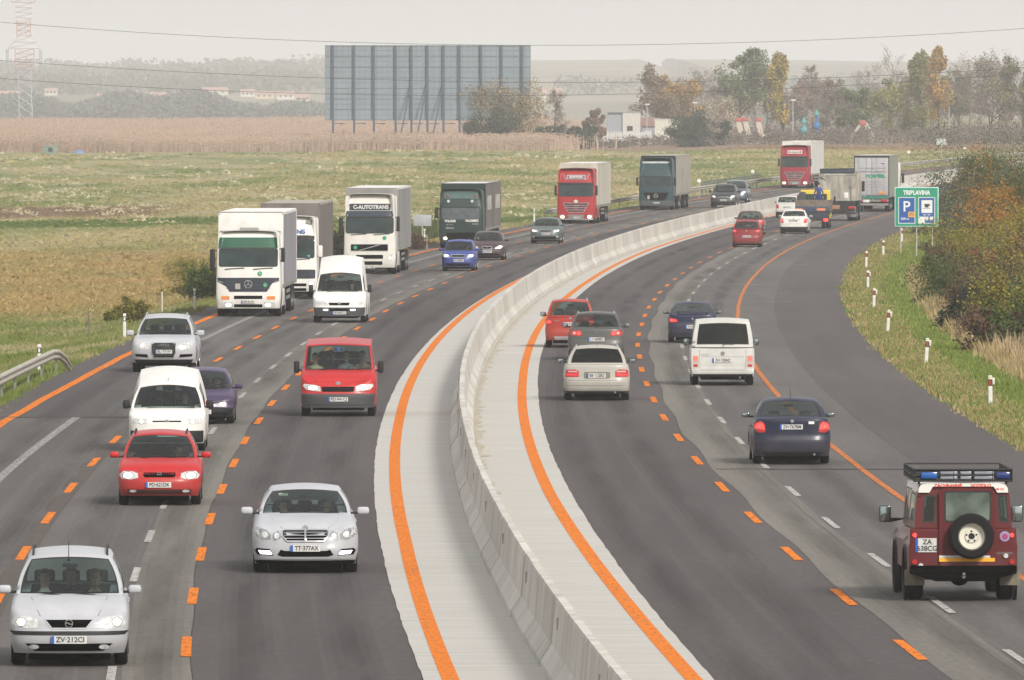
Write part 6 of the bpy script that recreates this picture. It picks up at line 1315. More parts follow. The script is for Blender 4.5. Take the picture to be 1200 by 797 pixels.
# far trees behind the field: photograph column -> bearing, then a real distance
def at(px,Y): return (px-600)/FPX*Y*math.sqrt(1+PITCH**2)*1.0
BR=leafmat('leaves_brown',(.24,.17,.10),(.17,.125,.08)); GR=leafmat('leaves_green',(.16,.185,.085),(.11,.135,.065)); OL=leafmat('leaves_olive',(.17,.165,.06),(.10,.11,.05)); YE=leafmat('leaves_yellow',(.42,.31,.07),(.24,.21,.06)); OR=leafmat('leaves_orange',(.47,.25,.055),(.28,.20,.06)); GB=leafmat('leaves_grey_brown',(.28,.235,.195),(.20,.17,.15)); RB=leafmat('leaves_reddish',(.27,.18,.145),(.19,.135,.115)); GY=leafmat('leaves_green_yellow',(.30,.28,.08),(.15,.17,.06)); DK=leafmat('leaves_dark',(.06,.075,.05),(.04,.05,.04)); PK=leafmat('leaves_pale',(.42,.35,.27),(.30,.24,.19))
TG='trees along the far edge of the field'
ft=[ # px, Y, top y(px), width px, kind, mat, label
 (772,1850,88,56,'round',BR,'dark brown round tree left of the tall green-topped tree, right of the billboard'),
 (800,1900,96,46,'round',OR,'brown-orange round tree between the dark brown tree and the tall pointed green tree'),
 (868,1880,57,66,'birch',GR,'tallest green tree with a pointed top behind the red-capped slanted posts'),
 (896,1950,84,50,'round',RB,'purplish-brown thin crown between the tallest green tree and the yellow poplar'),
 (917,1800,76,26,'poplar',YE,'narrow yellow poplar just above the distant crimson lorry'),
 (952,1850,82,26,'bare',GB,'bare thin tree next to the yellow poplar with the blue play tower at its foot'),
 (982,1950,104,40,'round',GB,'grey-brown leafless crown between the bare thin tree and the small green tree'),
 (1000,1780,108,42,'round',GR,'low green tree over the white and red slanting frame'),
 (1022,1950,92,44,'bare',GB,'bare grey tree behind the yellow-green tree'),
 (1042,1800,112,60,'round',GY,'wide yellow-green tree left of the twin orange poplars'),
 (1046,2050,72,46,'bare',GB,'tall bare crown rising behind the yellow-green tree'),
 (1083,1800,72,28,'poplar',GY,'left greener one of the twin tall poplars'),
 (1102,1790,66,30,'poplar',OR,'right orange one of the twin tall poplars'),
 (1135,1900,84,60,'bare',GB,'bare grey-brown tree just right of the orange poplar'),
 (1160,1850,88,76,'round',GB,'broad grey-brown tree above the roadside bush on the right'),
 (1198,1820,66,60,'birch',OL,'tall olive tree at the right edge of the photograph'),
 (846,1980,98,40,'round',GB,'grey-brown crown just left of the tallest green tree'),
 (820,2000,92,40,'bare',GB,'bare tree between the brown-orange tree and the tallest green tree'),
 (1122,2000,92,50,'round',OL,'olive crown behind the bare tree right of the orange poplar'),
 (1180,2000,78,60,'bare',GB,'bare tree behind the broad grey-brown tree near the right edge'),
 (968,2020,96,50,'round',RB,'reddish-brown crown behind the bare thin tree'),
 (651,1720,112,26,'bare',GB,'small bare tree right of the yellow-brown bush beside the billboard'),
 (698,1700,134,26,'round',RB,'small reddish tree in front of the white fence')]
bl=[('grey-brown leafless tree of the rear row, ',a,b,c_) for a,b,c_ in ((785,106,'behind the two brown round trees'),(812,112,'between the container and the tallest green tree'),(858,100,'directly behind the tallest green tree'),(884,108,'left of the yellow poplar'),(932,104,'just right of the yellow poplar'),(961,110,'above the blue play tower'),(990,112,'above the low green tree'),(1016,106,'above the slanting frame'),(1066,98,'left of the twin poplars'),(1092,110,'behind the twin poplars'),(1118,102,'right of the twin poplars'),(1148,96,'above the top of the thicket'),(1172,104,'near the olive right-edge tree'),(1215,92,'cut by the right edge'))]
for i,(l,px,ty,l2) in enumerate(bl): ft.append((px,2080+(i%3)*45,ty,46,'bare' if i%2 else 'round',GB if i%3 else RB,l+l2))
for i,(px,Y,ty,wpx,kind,m,lab) in enumerate(ft):
    x=at(px,Y); z=hZ(x,Y); h=CAMH-(ty-HORY)/FPX*Y-z; wm=wpx/FPX*Y*(.8 if kind=='poplar' else 1.3); h*={'poplar':1.06,'bare':1.05}.get(kind,1.17)
    tree(x,Y,h,wm,kind,m,lab,group=TG,leaf=.36 if kind!='bare' else .22,nl={'bare':2600,'poplar':7000,'birch':9000}.get(kind,8500),seed=20+i,bark=M_barkp if kind=='bare' else M_bark)
# shrubs at the field edge
fs=[(600,1640,122,92,'shrub',leafmat('leaves_tan',(.34,.25,.12),(.20,.16,.09)),'tall yellow-brown bush at the right foot of the billboard'),(572,1610,150,60,'shrub',DK,'dark low bush in front of the yellow-brown bush beside the billboard'),(642,1640,160,34,'shrub',DK,'small dark bush under the small bare tree'),
 (682,1650,156,30,'shrub',DK,'small dark green bush at the left end of the white fence'),(806,1660,150,46,'shrub',DK,'dark bush in front of the long white container'),(824,1670,152,34,'shrub',GB,'grey-brown bush right of the dark bush by the container'),
 (838,1760,130,46,'shrub',PK,'pale whitish bush left of the red-capped slanted posts'),(842,1700,142,24,'shrub',DK,'dark green bush under the pale whitish bush')]
for i,(px,Y,ty,wpx,kind,m,lab) in enumerate(fs):
    x=at(px,Y); z=hZ(x,Y); h=CAMH-(ty-HORY)/FPX*Y-z; tree(x,Y,h*1.0,wpx/FPX*Y*1.2,kind,m,lab,'bush','bushes at the far edge of the field',leaf=.26,nl=8000,seed=60+i,bark=M_barkp,name='bush',crownname='foliage')
rg=np.random.default_rng(5); c=[]
for i in range(420):   # low hedge line
    px=rg.uniform(640,1240); Y=rg.uniform(1665,1700)+(px-640)*.12; x=at(px,Y); hh=rg.uniform(.8,1.9)+(.9 if 985<px<1090 else 0)+(.5 if px>860 else 0); z=hZ(x,Y); r=rg.uniform(.6,1.5)
    c.append(scatter_leaves((x,Y,z+hh*.5),(r,r,hh*.55),46,.2,rg,hollow=.0))
for i in range(300):
    px=rg.uniform(735,1260); Y=rg.uniform(1830,2060); x=at(px,Y); hh=rg.uniform(1.2,3.4); z=hZ(x,Y); r=rg.uniform(1.,2.4)
    c.append(scatter_leaves((x,Y,z+hh*.5),(r,r,hh*.55),70,.2,rg,hollow=.0))
V,F=leaf_quads(np.concatenate(c),.30,rg); tag(fast_mesh('undergrowth_hedge',V,F,leafmat('leaves_hedge',(.16,.125,.11),(.12,.11,.085))),kind='stuff')
# far-off wood on the left and scattered clumps on the hills
rg=np.random.default_rng(9); c=[]; c2=[]
for i in range(520):
    px=rg.uniform(-40,400); Y=rg.uniform(4250,4700); x=at(px,Y); bump=.5+.5*math.sin(px*.045+1)*math.sin(px*.017); hh=7.5+6.5*bump*rg.uniform(.6,1.1); r=rg.uniform(3.4,6.5)
    if px>300: hh*=.75
    c.append(scatter_leaves((x,Y,hZ(x,Y)+hh*.55),(r,r,hh*.5),110,.8,rg,hollow=.2))
for i in range(620):
    px=rg.uniform(-60,1260); Y=rg.choice([rg.uniform(5900,6700),rg.uniform(6700,8800)]); x=at(px,Y); r=rg.uniform(5,14); hh=rg.uniform(4,8)
    if px>390 and (Y>6400 or rg.random()<.65): continue
    c2.append(scatter_leaves((x,Y,hZ(x,Y)+hh*.45),(r*1.6,r,hh*.55),60,1.3,rg,hollow=.1))
V,F=leaf_quads(np.concatenate(c),1.8,rg); tag(fast_mesh('far_wood',V,F,leafmat('leaves_far',(.11,.125,.105),(.08,.09,.085),.2)),kind='stuff')
V,F=leaf_quads(np.concatenate(c2),3.0,rg); tag(fast_mesh('hillside_woods',V,F,leafmat('leaves_far_hill',(.09,.095,.06),(.06,.07,.05),.3)),kind='stuff')
# standing maize across the far end of the meadow
rg=np.random.default_rng(3); n=52000; Y=1575+ (rg.uniform(0,1,n)**1.8)*850; px=rg.uniform(-90,640,n)+rg.exponential(16,n); x=(px-600)/FPX*Y; keep=np.ones(n,bool); 
zb=np.array([hZ(a,b) for a,b in zip(x,Y)]); hh=rg.uniform(1.9,2.6,n); wd=.05+.10*(Y>1640)+.12*(Y>1900); a=rg.uniform(0,PI,n)
P0=np.stack([x,Y,zb],1); ux=np.stack([np.cos(a),np.sin(a)*.3,0*a],1)*wd[:,None]; top=P0+np.stack([rg.normal(0,.12,n),rg.normal(0,.1,n),hh],1)
lv=[]; V=[np.stack([P0-ux,P0+ux,top],1).reshape(-1,3)]
for q in range(3):
    t=rg.uniform(.3,.95,n)[:,None]; m0=P0+(top-P0)*t; d=np.stack([rg.normal(0,.32,n),rg.normal(0,.2,n),rg.uniform(-.35,.2,n)],1); V.append(np.stack([m0-[0,0,.06],m0+[0,0,.06],m0+d],1).reshape(-1,3))
V=np.concatenate(V); F=np.arange(len(V)).reshape(-1,3)
tag(fast_mesh('maize_field',V,F,mat('dry_maize',(.42,.31,.235),rough=.9,col2=(.36,.255,.195),scale=.03,isl=.22)),kind='stuff')
# grass and weeds: real blades, fewer with distance
def tufts(name,n,y0,y1,oa,ob,hmin,hmax,m,seed,blades=5,wk=1.0,pw_=1.0,test=None):
    rg=np.random.default_rng(seed); u=rg.uniform(0,1,n); Y=1/(1/y0+(1/y1-1/y0)*u)
    if callable(oa): o=np.array([oa(y)+(ob(y)-oa(y))*t for y,t in zip(Y,rg.uniform(0,1,n))])
    else: o=rg.uniform(oa,ob,n)
    s=np.sqrt(1+dR(Y)**2); x=R(Y)+o*s; keep=np.abs(x)<Y*.0445*1.35+8
    if test is not None: keep&=np.array([test(a,b,c) for a,b,c in zip(x,Y,o)])
    x,Y,o=x[keep],Y[keep],o[keep]; n=len(x)
    if n==0: return
    z=np.array([terr_h(a,b) for a,b in zip(o,Y)]); cl=.6+.8*rg.uniform(0,1,n)**2
    V=[]
    for b in range(blades):
        h=(rg.uniform(hmin,hmax,n)*cl*(1+Y/2600)); w_=(.012+.00010*Y)*wk*rg.uniform(.6,1.5,n); sp=.06+.00022*Y
        bx=x+rg.normal(0,sp,n); by=Y+rg.normal(0,sp,n); lx=rg.normal(0,.35,n)*h; ly=rg.normal(0,.3,n)*h
        V.append(np.stack([np.stack([bx-w_,by,z-.03],1),np.stack([bx+w_,by,z-.03],1),np.stack([bx+lx,by+ly,z+h],1)],1).reshape(-1,3))
    V=np.concatenate(V); F=np.arange(len(V)).reshape(-1,3); return tag(fast_mesh(name,V,F,m),kind='stuff')
wl=lambda Y:-Y*.0445*1.3-12-float(R(Y)); 
tufts('verge_grass',30000,270,760,lambda Y:-10.55,lambda Y:-15,.06,.17,M_tuft,1,5,.9)
tufts('meadow_grass',46000,275,1580,lambda Y:-13,wl,.05,.15,M_tuft,2,5,2.2)
M_straw=mat('dry_straw',(.33,.26,.13),rough=.9,col2=(.22,.17,.08),isl=.35,scale=.1,spec=.1); M_seedh=mat('pale_seed_heads',(.40,.36,.24),rough=.9,isl=.25,var=.1,spec=.1); M_weed=mat('brown_weeds',(.12,.08,.05),rough=.9,isl=.4,spec=.1); M_grn=mat('fresh_grass',(.12,.17,.035),rough=.9,isl=.35,col2=(.17,.20,.05),scale=.2,spec=.1)
clump=lambda a,b,c: math.sin(a*.35+b*.021)+math.sin(a*.13-b*.043+1)+.8*math.sin(a*.9+b*.09)>.5
tufts('pale_seed_grass',3500,820,1560,lambda Y:-18,wl,.10,.22,M_seedh,4,4,2.0,test=clump)
tufts('straw_grass',14000,330,1500,lambda Y:-14,wl,.05,.13,M_straw,5,4,1.6,test=lambda a,b,c: math.sin(a*.25+b*.03+2)+math.sin(a*.5-b*.017)>.25)
if 0: tufts('dark_weeds',1500,930,985,lambda Y:-62,lambda Y:-110,.2,.5,M_weed,6,5,1.5)
tufts('dark_weeds',2500,600,730,lambda Y:-13.5,lambda Y:-17.5,.3,.9,mat('green_weeds',(.07,.085,.03),rough=.9,isl=.5,spec=.1),16,6,1.6)
tufts('verge_grass',42000,260,860,lambda Y:15.42,lambda Y:20.5,.05,.16,M_grn,7,5,.9)
tufts('verge_grass',16000,260,860,lambda Y:15.40,lambda Y:16.8,.05,.15,M_straw,8,5,.9)
tufts('meadow_grass',16000,700,1660,lambda Y:16,lambda Y:Y*.06+14-float(R(Y)),.06,.18,M_tuft,9,4,2.)
tufts('meadow_grass',14000,1050,1660,lambda Y:-80,lambda Y:-12,.06,.18,M_tuft,19,4,2.)
tufts('tall_dry_grass',5000,300,560,lambda Y:18.4,lambda Y:19.8,.2,.5,M_straw,10,6,.8)
tufts('tall_dry_grass',2200,310,430,lambda Y:19,lambda Y:22,.35,.8,mat('pinkish_straw',(.33,.25,.15),rough=.9,isl=.3,spec=.1),11,6,.9)
# roadside bushes on the right
SG=leafmat('bush_green',(.080,.115,.022),(.045,.065,.018),.3); SO=leafmat('bush_orange',(.38,.175,.022),(.20,.11,.022),.3); SB=leafmat('bush_brown',(.13,.075,.045),(.09,.06,.04),.3); SY=leafmat('bush_olive_yellow',(.23,.19,.03),(.11,.12,.022),.3); SD=leafmat('bush_dark',(.035,.045,.025),(.022,.032,.02),.3); SR=leafmat('bush_red',(.17,.055,.025),(.15,.06,.035),.3); SGR=leafmat('bush_grey_green',(.12,.135,.085),(.075,.095,.06),.3)
bs=[(1130,700,226,84,SGR,'grey-green bush leaning over the road just right of the parking sign'),(1164,700,176,110,SG,'tallest green bush top behind the parking sign, against the far guardrail'),(1186,640,214,86,SO,'orange bush at the upper right edge of the photograph'),(1140,640,250,80,SGR,'greyish bush in the middle of the right-hand thicket'),
 (1176,580,262,80,SO,'bright orange bush in the centre of the right-hand thicket'),(1136,570,300,70,SG,'green bush at the left edge of the thicket, behind the parking sign posts'),(1140,520,300,84,SY,'olive-yellow bush in the middle of the thicket'),(1182,500,290,76,SR,'reddish-brown bush by the right edge under the bright orange bush'),
 (1122,470,340,70,SG,'mid-green bush above the tall dry grass'),(1160,450,335,84,SB,'brown bush under the olive-yellow bush'),(1146,420,366,64,SD,'very dark small bush just above the dry grass'),(1186,410,350,76,SY,'olive-yellow bush low at the right edge'),(1200,380,382,70,SG,'green bush lowest at the right edge above the dry grass'),(1210,460,300,90,SY,'olive-brown bush cut by the right edge'),(1212,560,240,90,SY,'olive bush cut by the right edge beside the orange bush'),(1112,520,338,50,SB,'thin brown bush at the foot of the thicket nearest to the road posts'),(1170,380,412,60,SB,'low brown bush at the bottom of the thicket in the dry grass'),(1203,745,192,110,SG,'green bush top at the upper right corner of the thicket'),(1172,735,204,84,SGR,'grey-green bush crown behind the tallest green one'),(1235,640,190,100,SG,'green bush mostly outside the right edge')]
for i,(px,Y,ty,wpx,m,lab) in enumerate(bs):
    x=at(px,Y); x=max(x,float(R(Y))+18.7+wpx/FPX*Y*.15); z=hZ(x,Y)-.1; h=CAMH-(ty-HORY)/FPX*Y-z; wm=wpx/FPX*Y*1.6
    e=empty('roadside_bush',(x,Y,z),0,lab,'bush','bushes of the thicket on the right verge'); w0,(V,F)=tree_geo(200+i,max(1,h*1.05),wm,'shrub',.1,5200 if Y<600 else 4200); w0.build('stem',M_barkp,e)
    rg2=np.random.default_rng(400+i); c=[]
    for q in range(130): 
        a=rg2.uniform(0,2*PI); rr_=rg2.uniform(0,.48)*wm; t=rg2.uniform(.05,.95); f=(1-(t*1.02-.3)**2)**.5 if abs(t*1.02-.3)<1 else .2; r=rg2.uniform(.25,.6)*(.6+wm*.14)
        c.append(scatter_leaves((math.cos(a)*rr_*f,math.sin(a)*rr_*f,t*h*.93),(r,r,r*.9),int(rg2.uniform(80,220)),.1,rg2,hollow=.0))
    V2,F2=leaf_quads(np.concatenate(c),.105 if Y<600 else .135,rg2); V3=np.concatenate([V,V2]); F3=np.concatenate([F,F2+len(V)]); fast_mesh('foliage',V3,F3,m,e)
# small shrubs by the left verge
for i,(px,Y,h,w_,m,lab) in enumerate([(240,500,1.4,2.2,SG,'dark bush right behind the leading white lorry'),(222,545,1.2,2.6,SY,'green bush on the meadow left of the leading white lorry'),(158,455,.8,1.2,SY,'small yellowish shrub on the verge above the silver SUV'),(133,480,.45,.8,SY,'small red-brown shrub in the tan meadow'),(487,640,1.0,1.6,SB,'little brown shrub beside the small square road sign'),(398,590,1.6,2.4,SD,'dark shrub between the second and the cream-white lorry')]):
    x=at(px,Y); o_=float(off(x,Y)); z=hZ(x,Y); e=empty('shrub',(x,Y,z),0,lab,'bush'); w0,(V,F)=tree_geo(300+i,h,w_,'shrub',.09,2600); w0.build('stem',M_barkp,e); V,F=bushy(V,F,h,w_,700+i,.11,50 if h>1.2 else 18,(60,140)); fast_mesh('foliage',V,F,m,e)

# ------------------------------------------------------------------ verge posts and signs
M_post=mat('post_white',(.66,.65,.60),rough=.6,var=.12,scale=5); M_refb=mat('reflector_brown_red',(.11,.025,.012),rough=.3); M_yel=mat('yellowed_cap',(.62,.58,.30))
def post(x,Y,label,group,band,refl=None,h=.92,lean=0,cap=None,side=0):
    e=empty('delineator_post',(x,Y,hZ(x,Y)-.02),0,label,'road post',group); e.rotation_euler=(0,lean,0)
    mb=MB(); mb.rbox(-.055,.055,-.05,.05,-.1,h,.015); mb.build('post',M_post,e)
    mb=MB(); mb.box(-.058,.058,-.053,.053,h-.28,h-.10); mb.build('band',band,e)
    mb=MB(); mb.box(-.03,.03,-.058,-.053,h-.25,h-.13); mb.build('reflector',refl or M_lens,e)
    if side: mb=MB(); mb.rbox(.05,.12,-.02,.02,h-.24,h-.06,.01); mb.build('side_reflector',M_post,e)
    if cap: mb=MB(); mb.rbox(-.05,.05,-.055,-.05,h-.06,h-.02,.004); mb.build('cap_sticker',cap,e)
names=['nearest','second','third','fourth','fifth','sixth','seventh','eighth','ninth','tenth']
rp=[(1160.8,479.4),(1085,430),(1040,392.5),(1024,364),(1017,341),(1015,315.5),(1035,301.5),(1057,286),(1082,271.5),(1109.5,259.5),(1127,249)]
rl=['nearest to the viewer, right of the navy saloon','with a black band, second from the viewer','third from the viewer at the right road edge','fourth from the viewer where the road edge turns','fifth from the viewer at the inside of the bend','just above the fifth one, at the leftmost point of the grass','left of the parking sign, first one beyond the bend','under the left edge of the parking sign','under the middle of the parking sign','just right of the parking sign','by the grey-green bush, farthest one on the right']
for i,(px,py) in enumerate(rp):
    x,Y=gnd(px,py,.0); post(x,Y,'white road post, '+rl[i],'white posts along the right road edge',M_ink if i==1 else M_refb,mat('orange_reflector2',(.34,.055,.014)),.90,.06 if i in(1,2) else random.uniform(-.02,.03),M_yel if i<4 else None,1 if i<5 else 0)
lp=[(146,401,'beside the silver SUV on the left verge'),(228,368,'left of the leading white lorry'),(497.5,286,'beside the small square road sign'),(626,257,'between the grey-green saloon and the red lorry'),(46,437,'behind the weathered guardrail on the left')]
for px,py,l in lp:
    x,Y=gnd(px,py,-.15); post(x,Y,'white post with black band '+l,'white posts with black bands on the left verge',M_ink,M_white,.95)
for px,py in ((820,225),(883,213),(1132,183),(1066,188)):
    x,Y=gnd(px,py,.5); e=empty('reflector_pin',(x,Y+3,float(gz(Y))),0,'small round white reflector on a thin pin, above the far guardrail','road post','round reflectors beyond the far guardrail'); mb=MB(); mb.tube((0,0,0),(0,0,1.25),.03); mb.build('pin',M_galv,e); mb=MB(); mb.lathe([(-.02,.001),(-.02,.16),(.02,.16),(.02,.001)],(0,0,1.35),axis='y',n=14); mb.build('disc',M_white,e)
# parking sign
x,Y=gnd(1091,300,0); s_=FPX/Y; sx=at(1074,Y); e=empty('parking_sign',(sx,Y,hZ(sx,Y)),0,'green motorway sign reading TRIBLAVINA with parking and coffee pictograms','road sign')
Wd,Ht=51.5/s_,46.5/s_; zc=CAMH-(242.5-HORY)/s_-e.location.z
M_sg=mat('sign_green',(.01,.26,.16),rough=.4,var=.05); M_sw=mat('sign_white',(.66,.70,.69),rough=.4,var=.05); M_sb=mat('sign_blue',(.012,.085,.32),rough=.4,var=.06); M_so=mat('sign_orange',(.66,.36,.12),rough=.4)
mb=MB(); mb.rbox(-Wd/2,Wd/2,0,.05,zc-Ht/2,zc+Ht/2,.02,0); bd=mb.build('sign_board',mat('sign_rim',(.40,.62,.56)),e)
mb=MB(); mb.box(-Wd/2+.05,Wd/2-.05,-.006,0,zc-Ht/2+.05,zc+Ht/2-.05); mb.build('green_field',M_sg,bd)
def q(u): return (u-.5)*Wd
def r_(v): return zc+Ht/2-v*Ht
for nm,u0,u1 in (('parking_panel',.085,.47),('coffee_panel',.54,.92)):
    mb=MB(); mb.box(q(u0),q(u1),-.010,-.006,r_(.92),r_(.255)); pn=mb.build(nm,M_sw,bd); mb=MB(); mb.box(q(u0)+.035,q(u1)-.035,-.014,-.010,r_(.92)+.035,r_(.255)-.035); mb.build('blue_field',M_sb,pn)
    mb=MB()
    if nm[0]=='p':
        text_mb(mb,'P',q(.27),-.018,r_(.50),.78,bold=.012); mb.build('letter_p',M_sw,pn); mb=MB(); text_mb(mb,'500 m',q(.235),-.018,r_(.80),.17,width=.42,bold=.004); mb.build('lettering',M_sw,pn)
        mb=MB(); mb.box(q(.305),q(.465),-.022,-.014,r_(.76),r_(.62)); o=mb.build('fuel_panel',M_so,pn); mb=MB(); text_mb(mb,'LPG',q(.385),-.026,r_(.69),.22,width=.28,bold=.005); mb.build('lettering',mat('sign_brown',(.25,.10,.03)),o)
    else:
        mb.box(q(.61),q(.86),-.018,-.014,r_(.65),r_(.33)); mb.box(q(.555),q(.77),-.018,-.014,r_(.84),r_(.745)); mb.box(q(.555),q(.69),-.0182,-.0142,r_(.90),r_(.84)); mb.box(q(.80),q(.88),-.018,-.014,r_(.835),r_(.745)); text_mb(mb,'06 - 24',q(.73),-.018,r_(.70),.10,width=.36,bold=.003); o=mb.build('white_panels',M_sw,pn)
        mb=MB(); cx,cz=q(.73),r_(.48); p=[(cx-.13,cz+.12),(cx-.115,cz+.0),(cx-.07,cz-.07),(cx+.07,cz-.07),(cx+.115,cz+.0),(cx+.13,cz+.12)]; mb.add([(a,-.022,b) for a,b in p],[tuple(range(6))[::-1]]); mb.add([(cx-.2,-.022,cz-.10),(cx+.2,-.022,cz-.10),(cx+.2,-.022,cz-.125),(cx-.2,-.022,cz-.125)],[(0,1,2,3)]); mb.box(cx+.12,cx+.18,-.024,-.02,cz+.02,cz+.10); mb.build('coffee_cup',M_ink,o)
mb=MB(); text_mb(mb,'TRIBLAVINA',0,-.012,r_(.145),.32,width=1.45,bold=.014); mb.build('lettering',M_sw,bd)
for u in (.14,.5,.86): mb=MB(); mb.tube((q(u),.09,-.3),(q(u),.09,zc+Ht/2-.1),.035); mb.build('sign_post',M_galv,e)
# small square sign by the cream-white lorry
x,Y=gnd(495,296,-.2); e=empty('square_sign',(x,Y,hZ(x,Y)),0,'small grey square road sign seen from behind, between the cream-white and dark green lorries','road sign'); s_=FPX/Y
mb=MB(); mb.tube((0,0,-.2),(0,0,2.1),.04); mb.tube((.25,0,-.2),(.25,0,1.0),.03); mb.build('sign_post',M_galv,e); mb=MB(); mb.rbox(-.5,.5,-.05,-.02,1.5,2.12,.03); mb.build('sign_board',mat('sign_back_grey',(.34,.36,.37),rough=.6),e)
x,Y=at(1103,1250),1250; e=empty('square_sign',(x,Y,hZ(x,Y)),0,'small pale sign on one post standing in the far meadow right of the trailer','road sign'); mb=MB(); mb.tube((0,0,-.2),(0,0,3.2),.05); mb.build('sign_post',M_galv,e); mb=MB(); mb.rbox(-.55,.55,-.06,-.03,2.6,3.25,.03); mb.build('sign_board',mat('sign_pale',(.45,.47,.5)),e)
for px,Y,l in ((151,455,'left one'),(190,470,'right one'),(104,440,'third one nearest the tan grass')):
    x=at(px,Y); mb=MB(); mb.tube((x,Y,hZ(x,Y)-.2),(x,Y,hZ(x,Y)+1.0),.025,n=6); tag(mb.build('marker_stake',M_post if px==190 else M_barkp),'thin wooden marker stake in the tan meadow, '+l,'stake')
# ------------------------------------------------------------------ billboard seen from behind
Y=1640; s_=FPX/Y; xb0,xb1=at(381,Y),at(622,Y); z=hZ(at(450,Y),Y); zt=CAMH-(53-HORY)/s_; zb=CAMH-(141-HORY)/s_
e=empty('billboard',((xb0+xb1)/2,Y,z),.0,'huge grey billboard on steel posts seen from behind, standing in front of the maize','billboard'); w2=(xb1-xb0)/2; zt-=z; zb-=z
M_bb=mat('billboard_grey_blue',(.195,.245,.285),rough=.6,var=.10,scale=.35); M_bs=mat('billboard_steel',(.04,.07,.11),rough=.6)
mb=MB(); nrow,ncol=14,36
for i in range(nrow):
    for j in range(ncol):
        d=random.uniform(-.01,.01); mb.box(-w2+2*w2*j/ncol+.02,-w2+2*w2*(j+1)/ncol-.02,0+d,.05+d,zb+(zt-zb)*i/nrow+.02,zb+(zt-zb)*(i+1)/nrow-.02)
mb.build('panel_sheet',M_bb,e)
mb=MB(); mb.box(-w2,w2,.05,.08,zb,zt); mb.build('panel_back',mat('billboard_joint',(.13,.17,.20)),e)
mb=MB()
for z_ in np.linspace(zb+.1,zt-.1,8): mb.box(-w2,w2,-.08,-.01,z_-.05,z_+.05)
mb.build('cross_rails',mat('rail_blue_grey',(.16,.21,.25)),e)
cols=[390.3,415.1,438.2,463.7,482.2,500.9,519.7,538.6,563.7,587.8,612]; pm=None
for i,c in enumerate(cols):
    xx=at(c,Y)-e.location.x; mb=MB(); mb.box(-.16,.16,-.42,-.09,-.6,zt); o=mb.build('post',M_bs,e) if pm is None else link_mesh('post',pm,e); pm=pm or o.data; o.location=(xx,0,0)
    mb=MB(); mb.tube((xx+.1,-.3,zb-.45),(xx+1.5,-1.2,zb-.45),.045); mb.rbox(xx+1.1,xx+1.7,-1.35,-1.05,zb-.55,zb-.38,.03)
    if i<8: mb.build('flood_lamp',M_bs,e)
for c0,c1 in ((466,482),(486,500.5),(504,519.5)):
    mb=MB(); mb.tube((at(c0,Y)-e.location.x,-4.0,-.4),(at(c1,Y)-e.location.x,-.35,zb+(zt-zb)*.50),.11); mb.build('brace',M_bs,e)
# ------------------------------------------------------------------ pylon and power lines
Y=2450; s_=FPX/Y; x0=at(31,Y); z=hZ(x0,Y); e=empty('lattice_pylon',(x0,Y,z),0,'tall red and white lattice pylon at the left edge, top out of the picture','pylon')
M_pr=mat('pylon_red',(.50,.34,.32)); M_pw=mat('pylon_white',(.60,.58,.58)); M_pg=mat('pylon_grey',(.40,.42,.46))
def zy(py): return CAMH-(py-HORY)/s_-z
def latt(name,xl0,xr0,xl1,xr1,z0,z1,n,m,dep=1.2,r=.055,cx=0):
    mb=MB()
    for i in range(n):
        a,b=i/n,(i+1)/n; L=lambda p,q,t:p+(q-p)*t
        za,zb_=L(z0,z1,a),L(z0,z1,b); A=[L(xl0,xl1,a),L(xr0,xr1,a)]; B=[L(xl0,xl1,b),L(xr0,xr1,b)]
        for y in (-dep,dep):
            mb.tube((A[0],y,za),(B[0],y,zb_),r*1.5,n=4); mb.tube((A[1],y,za),(B[1],y,zb_),r*1.5,n=4); mb.tube((A[0],y,za),(B[1],y,zb_),r,n=3); mb.tube((A[1],y,za),(B[0],y,zb_),r,n=3); mb.tube((A[0],y,za),(A[1],y,za),r,n=3)
        for k in (0,1): mb.tube((A[k],-dep,za),(B[k],dep,zb_),r,n=3)
    return mb.build(name,m,e)
X=lambda px:(px-31)/s_
latt('lower_mast',X(23),X(39),X(22),X(36),-1,zy(82),7,M_pg); latt('middle_mast',X(18),X(40),X(18),X(40),zy(82),zy(57),4,M_pr); latt('shoulder',X(9),X(48),X(22),X(38),zy(57),zy(42),2,M_pw); latt('upper_mast',X(20),X(36),X(20),X(36),zy(42),zy(24),3,M_pr); latt('upper_mast',X(17),X(39),X(17),X(39),zy(27),zy(3),4,M_pw); latt('crown_arm',X(15),X(41),X(15),X(41),zy(3),zy(-14),2,M_pr)
for px in (9,48): latt('hanging_arm',X(px)-.25,X(px)+.25,X(px)-.25,X(px)+.25,zy(82),zy(58),4,M_pg,.4,.04)
M_wire=mat('power_cable',(.05,.05,.055),rough=.6); Yw=900
wires=[([(-150,12),(0,25.8),(190,39),(381,49),(622,53.8),(813,51.5),(950,46.5),(1095,40),(1200,33.5),(1400,17)],'uppermost power line against the grey sky'),([(-150,58),(0,72),(190,83),(381,91.4),(600,96),(833,94.4),(1077,87),(1200,79.4),(1400,62)],'middle power line crossing in front of the billboard'),([(-150,79),(0,93),(190,103),(381,110),(600,111.7),(898,105),(1083,95.4),(1200,85.8),(1400,68)],'lowest power line crossing in front of the billboard')]
for pts,lab in wires:
    a=np.polyfit([p[0] for p in pts],[p[1] for p in pts],3); mb=MB(); P_=[]
    for px in np.linspace(-400,1600,60):
        pxx=min(max(px,-200),1420); yv=np.polyval(a,pxx)+(px-pxx)*(3*a[0]*pxx**2+2*a[1]*pxx+a[2]); P_.append(((px-600)/FPX*Yw,Yw,CAMH-(yv-HORY)/FPX*Yw))
    mb.path(P_,.017,n=5); tag(mb.build('power_line',M_wire),lab,'power line')
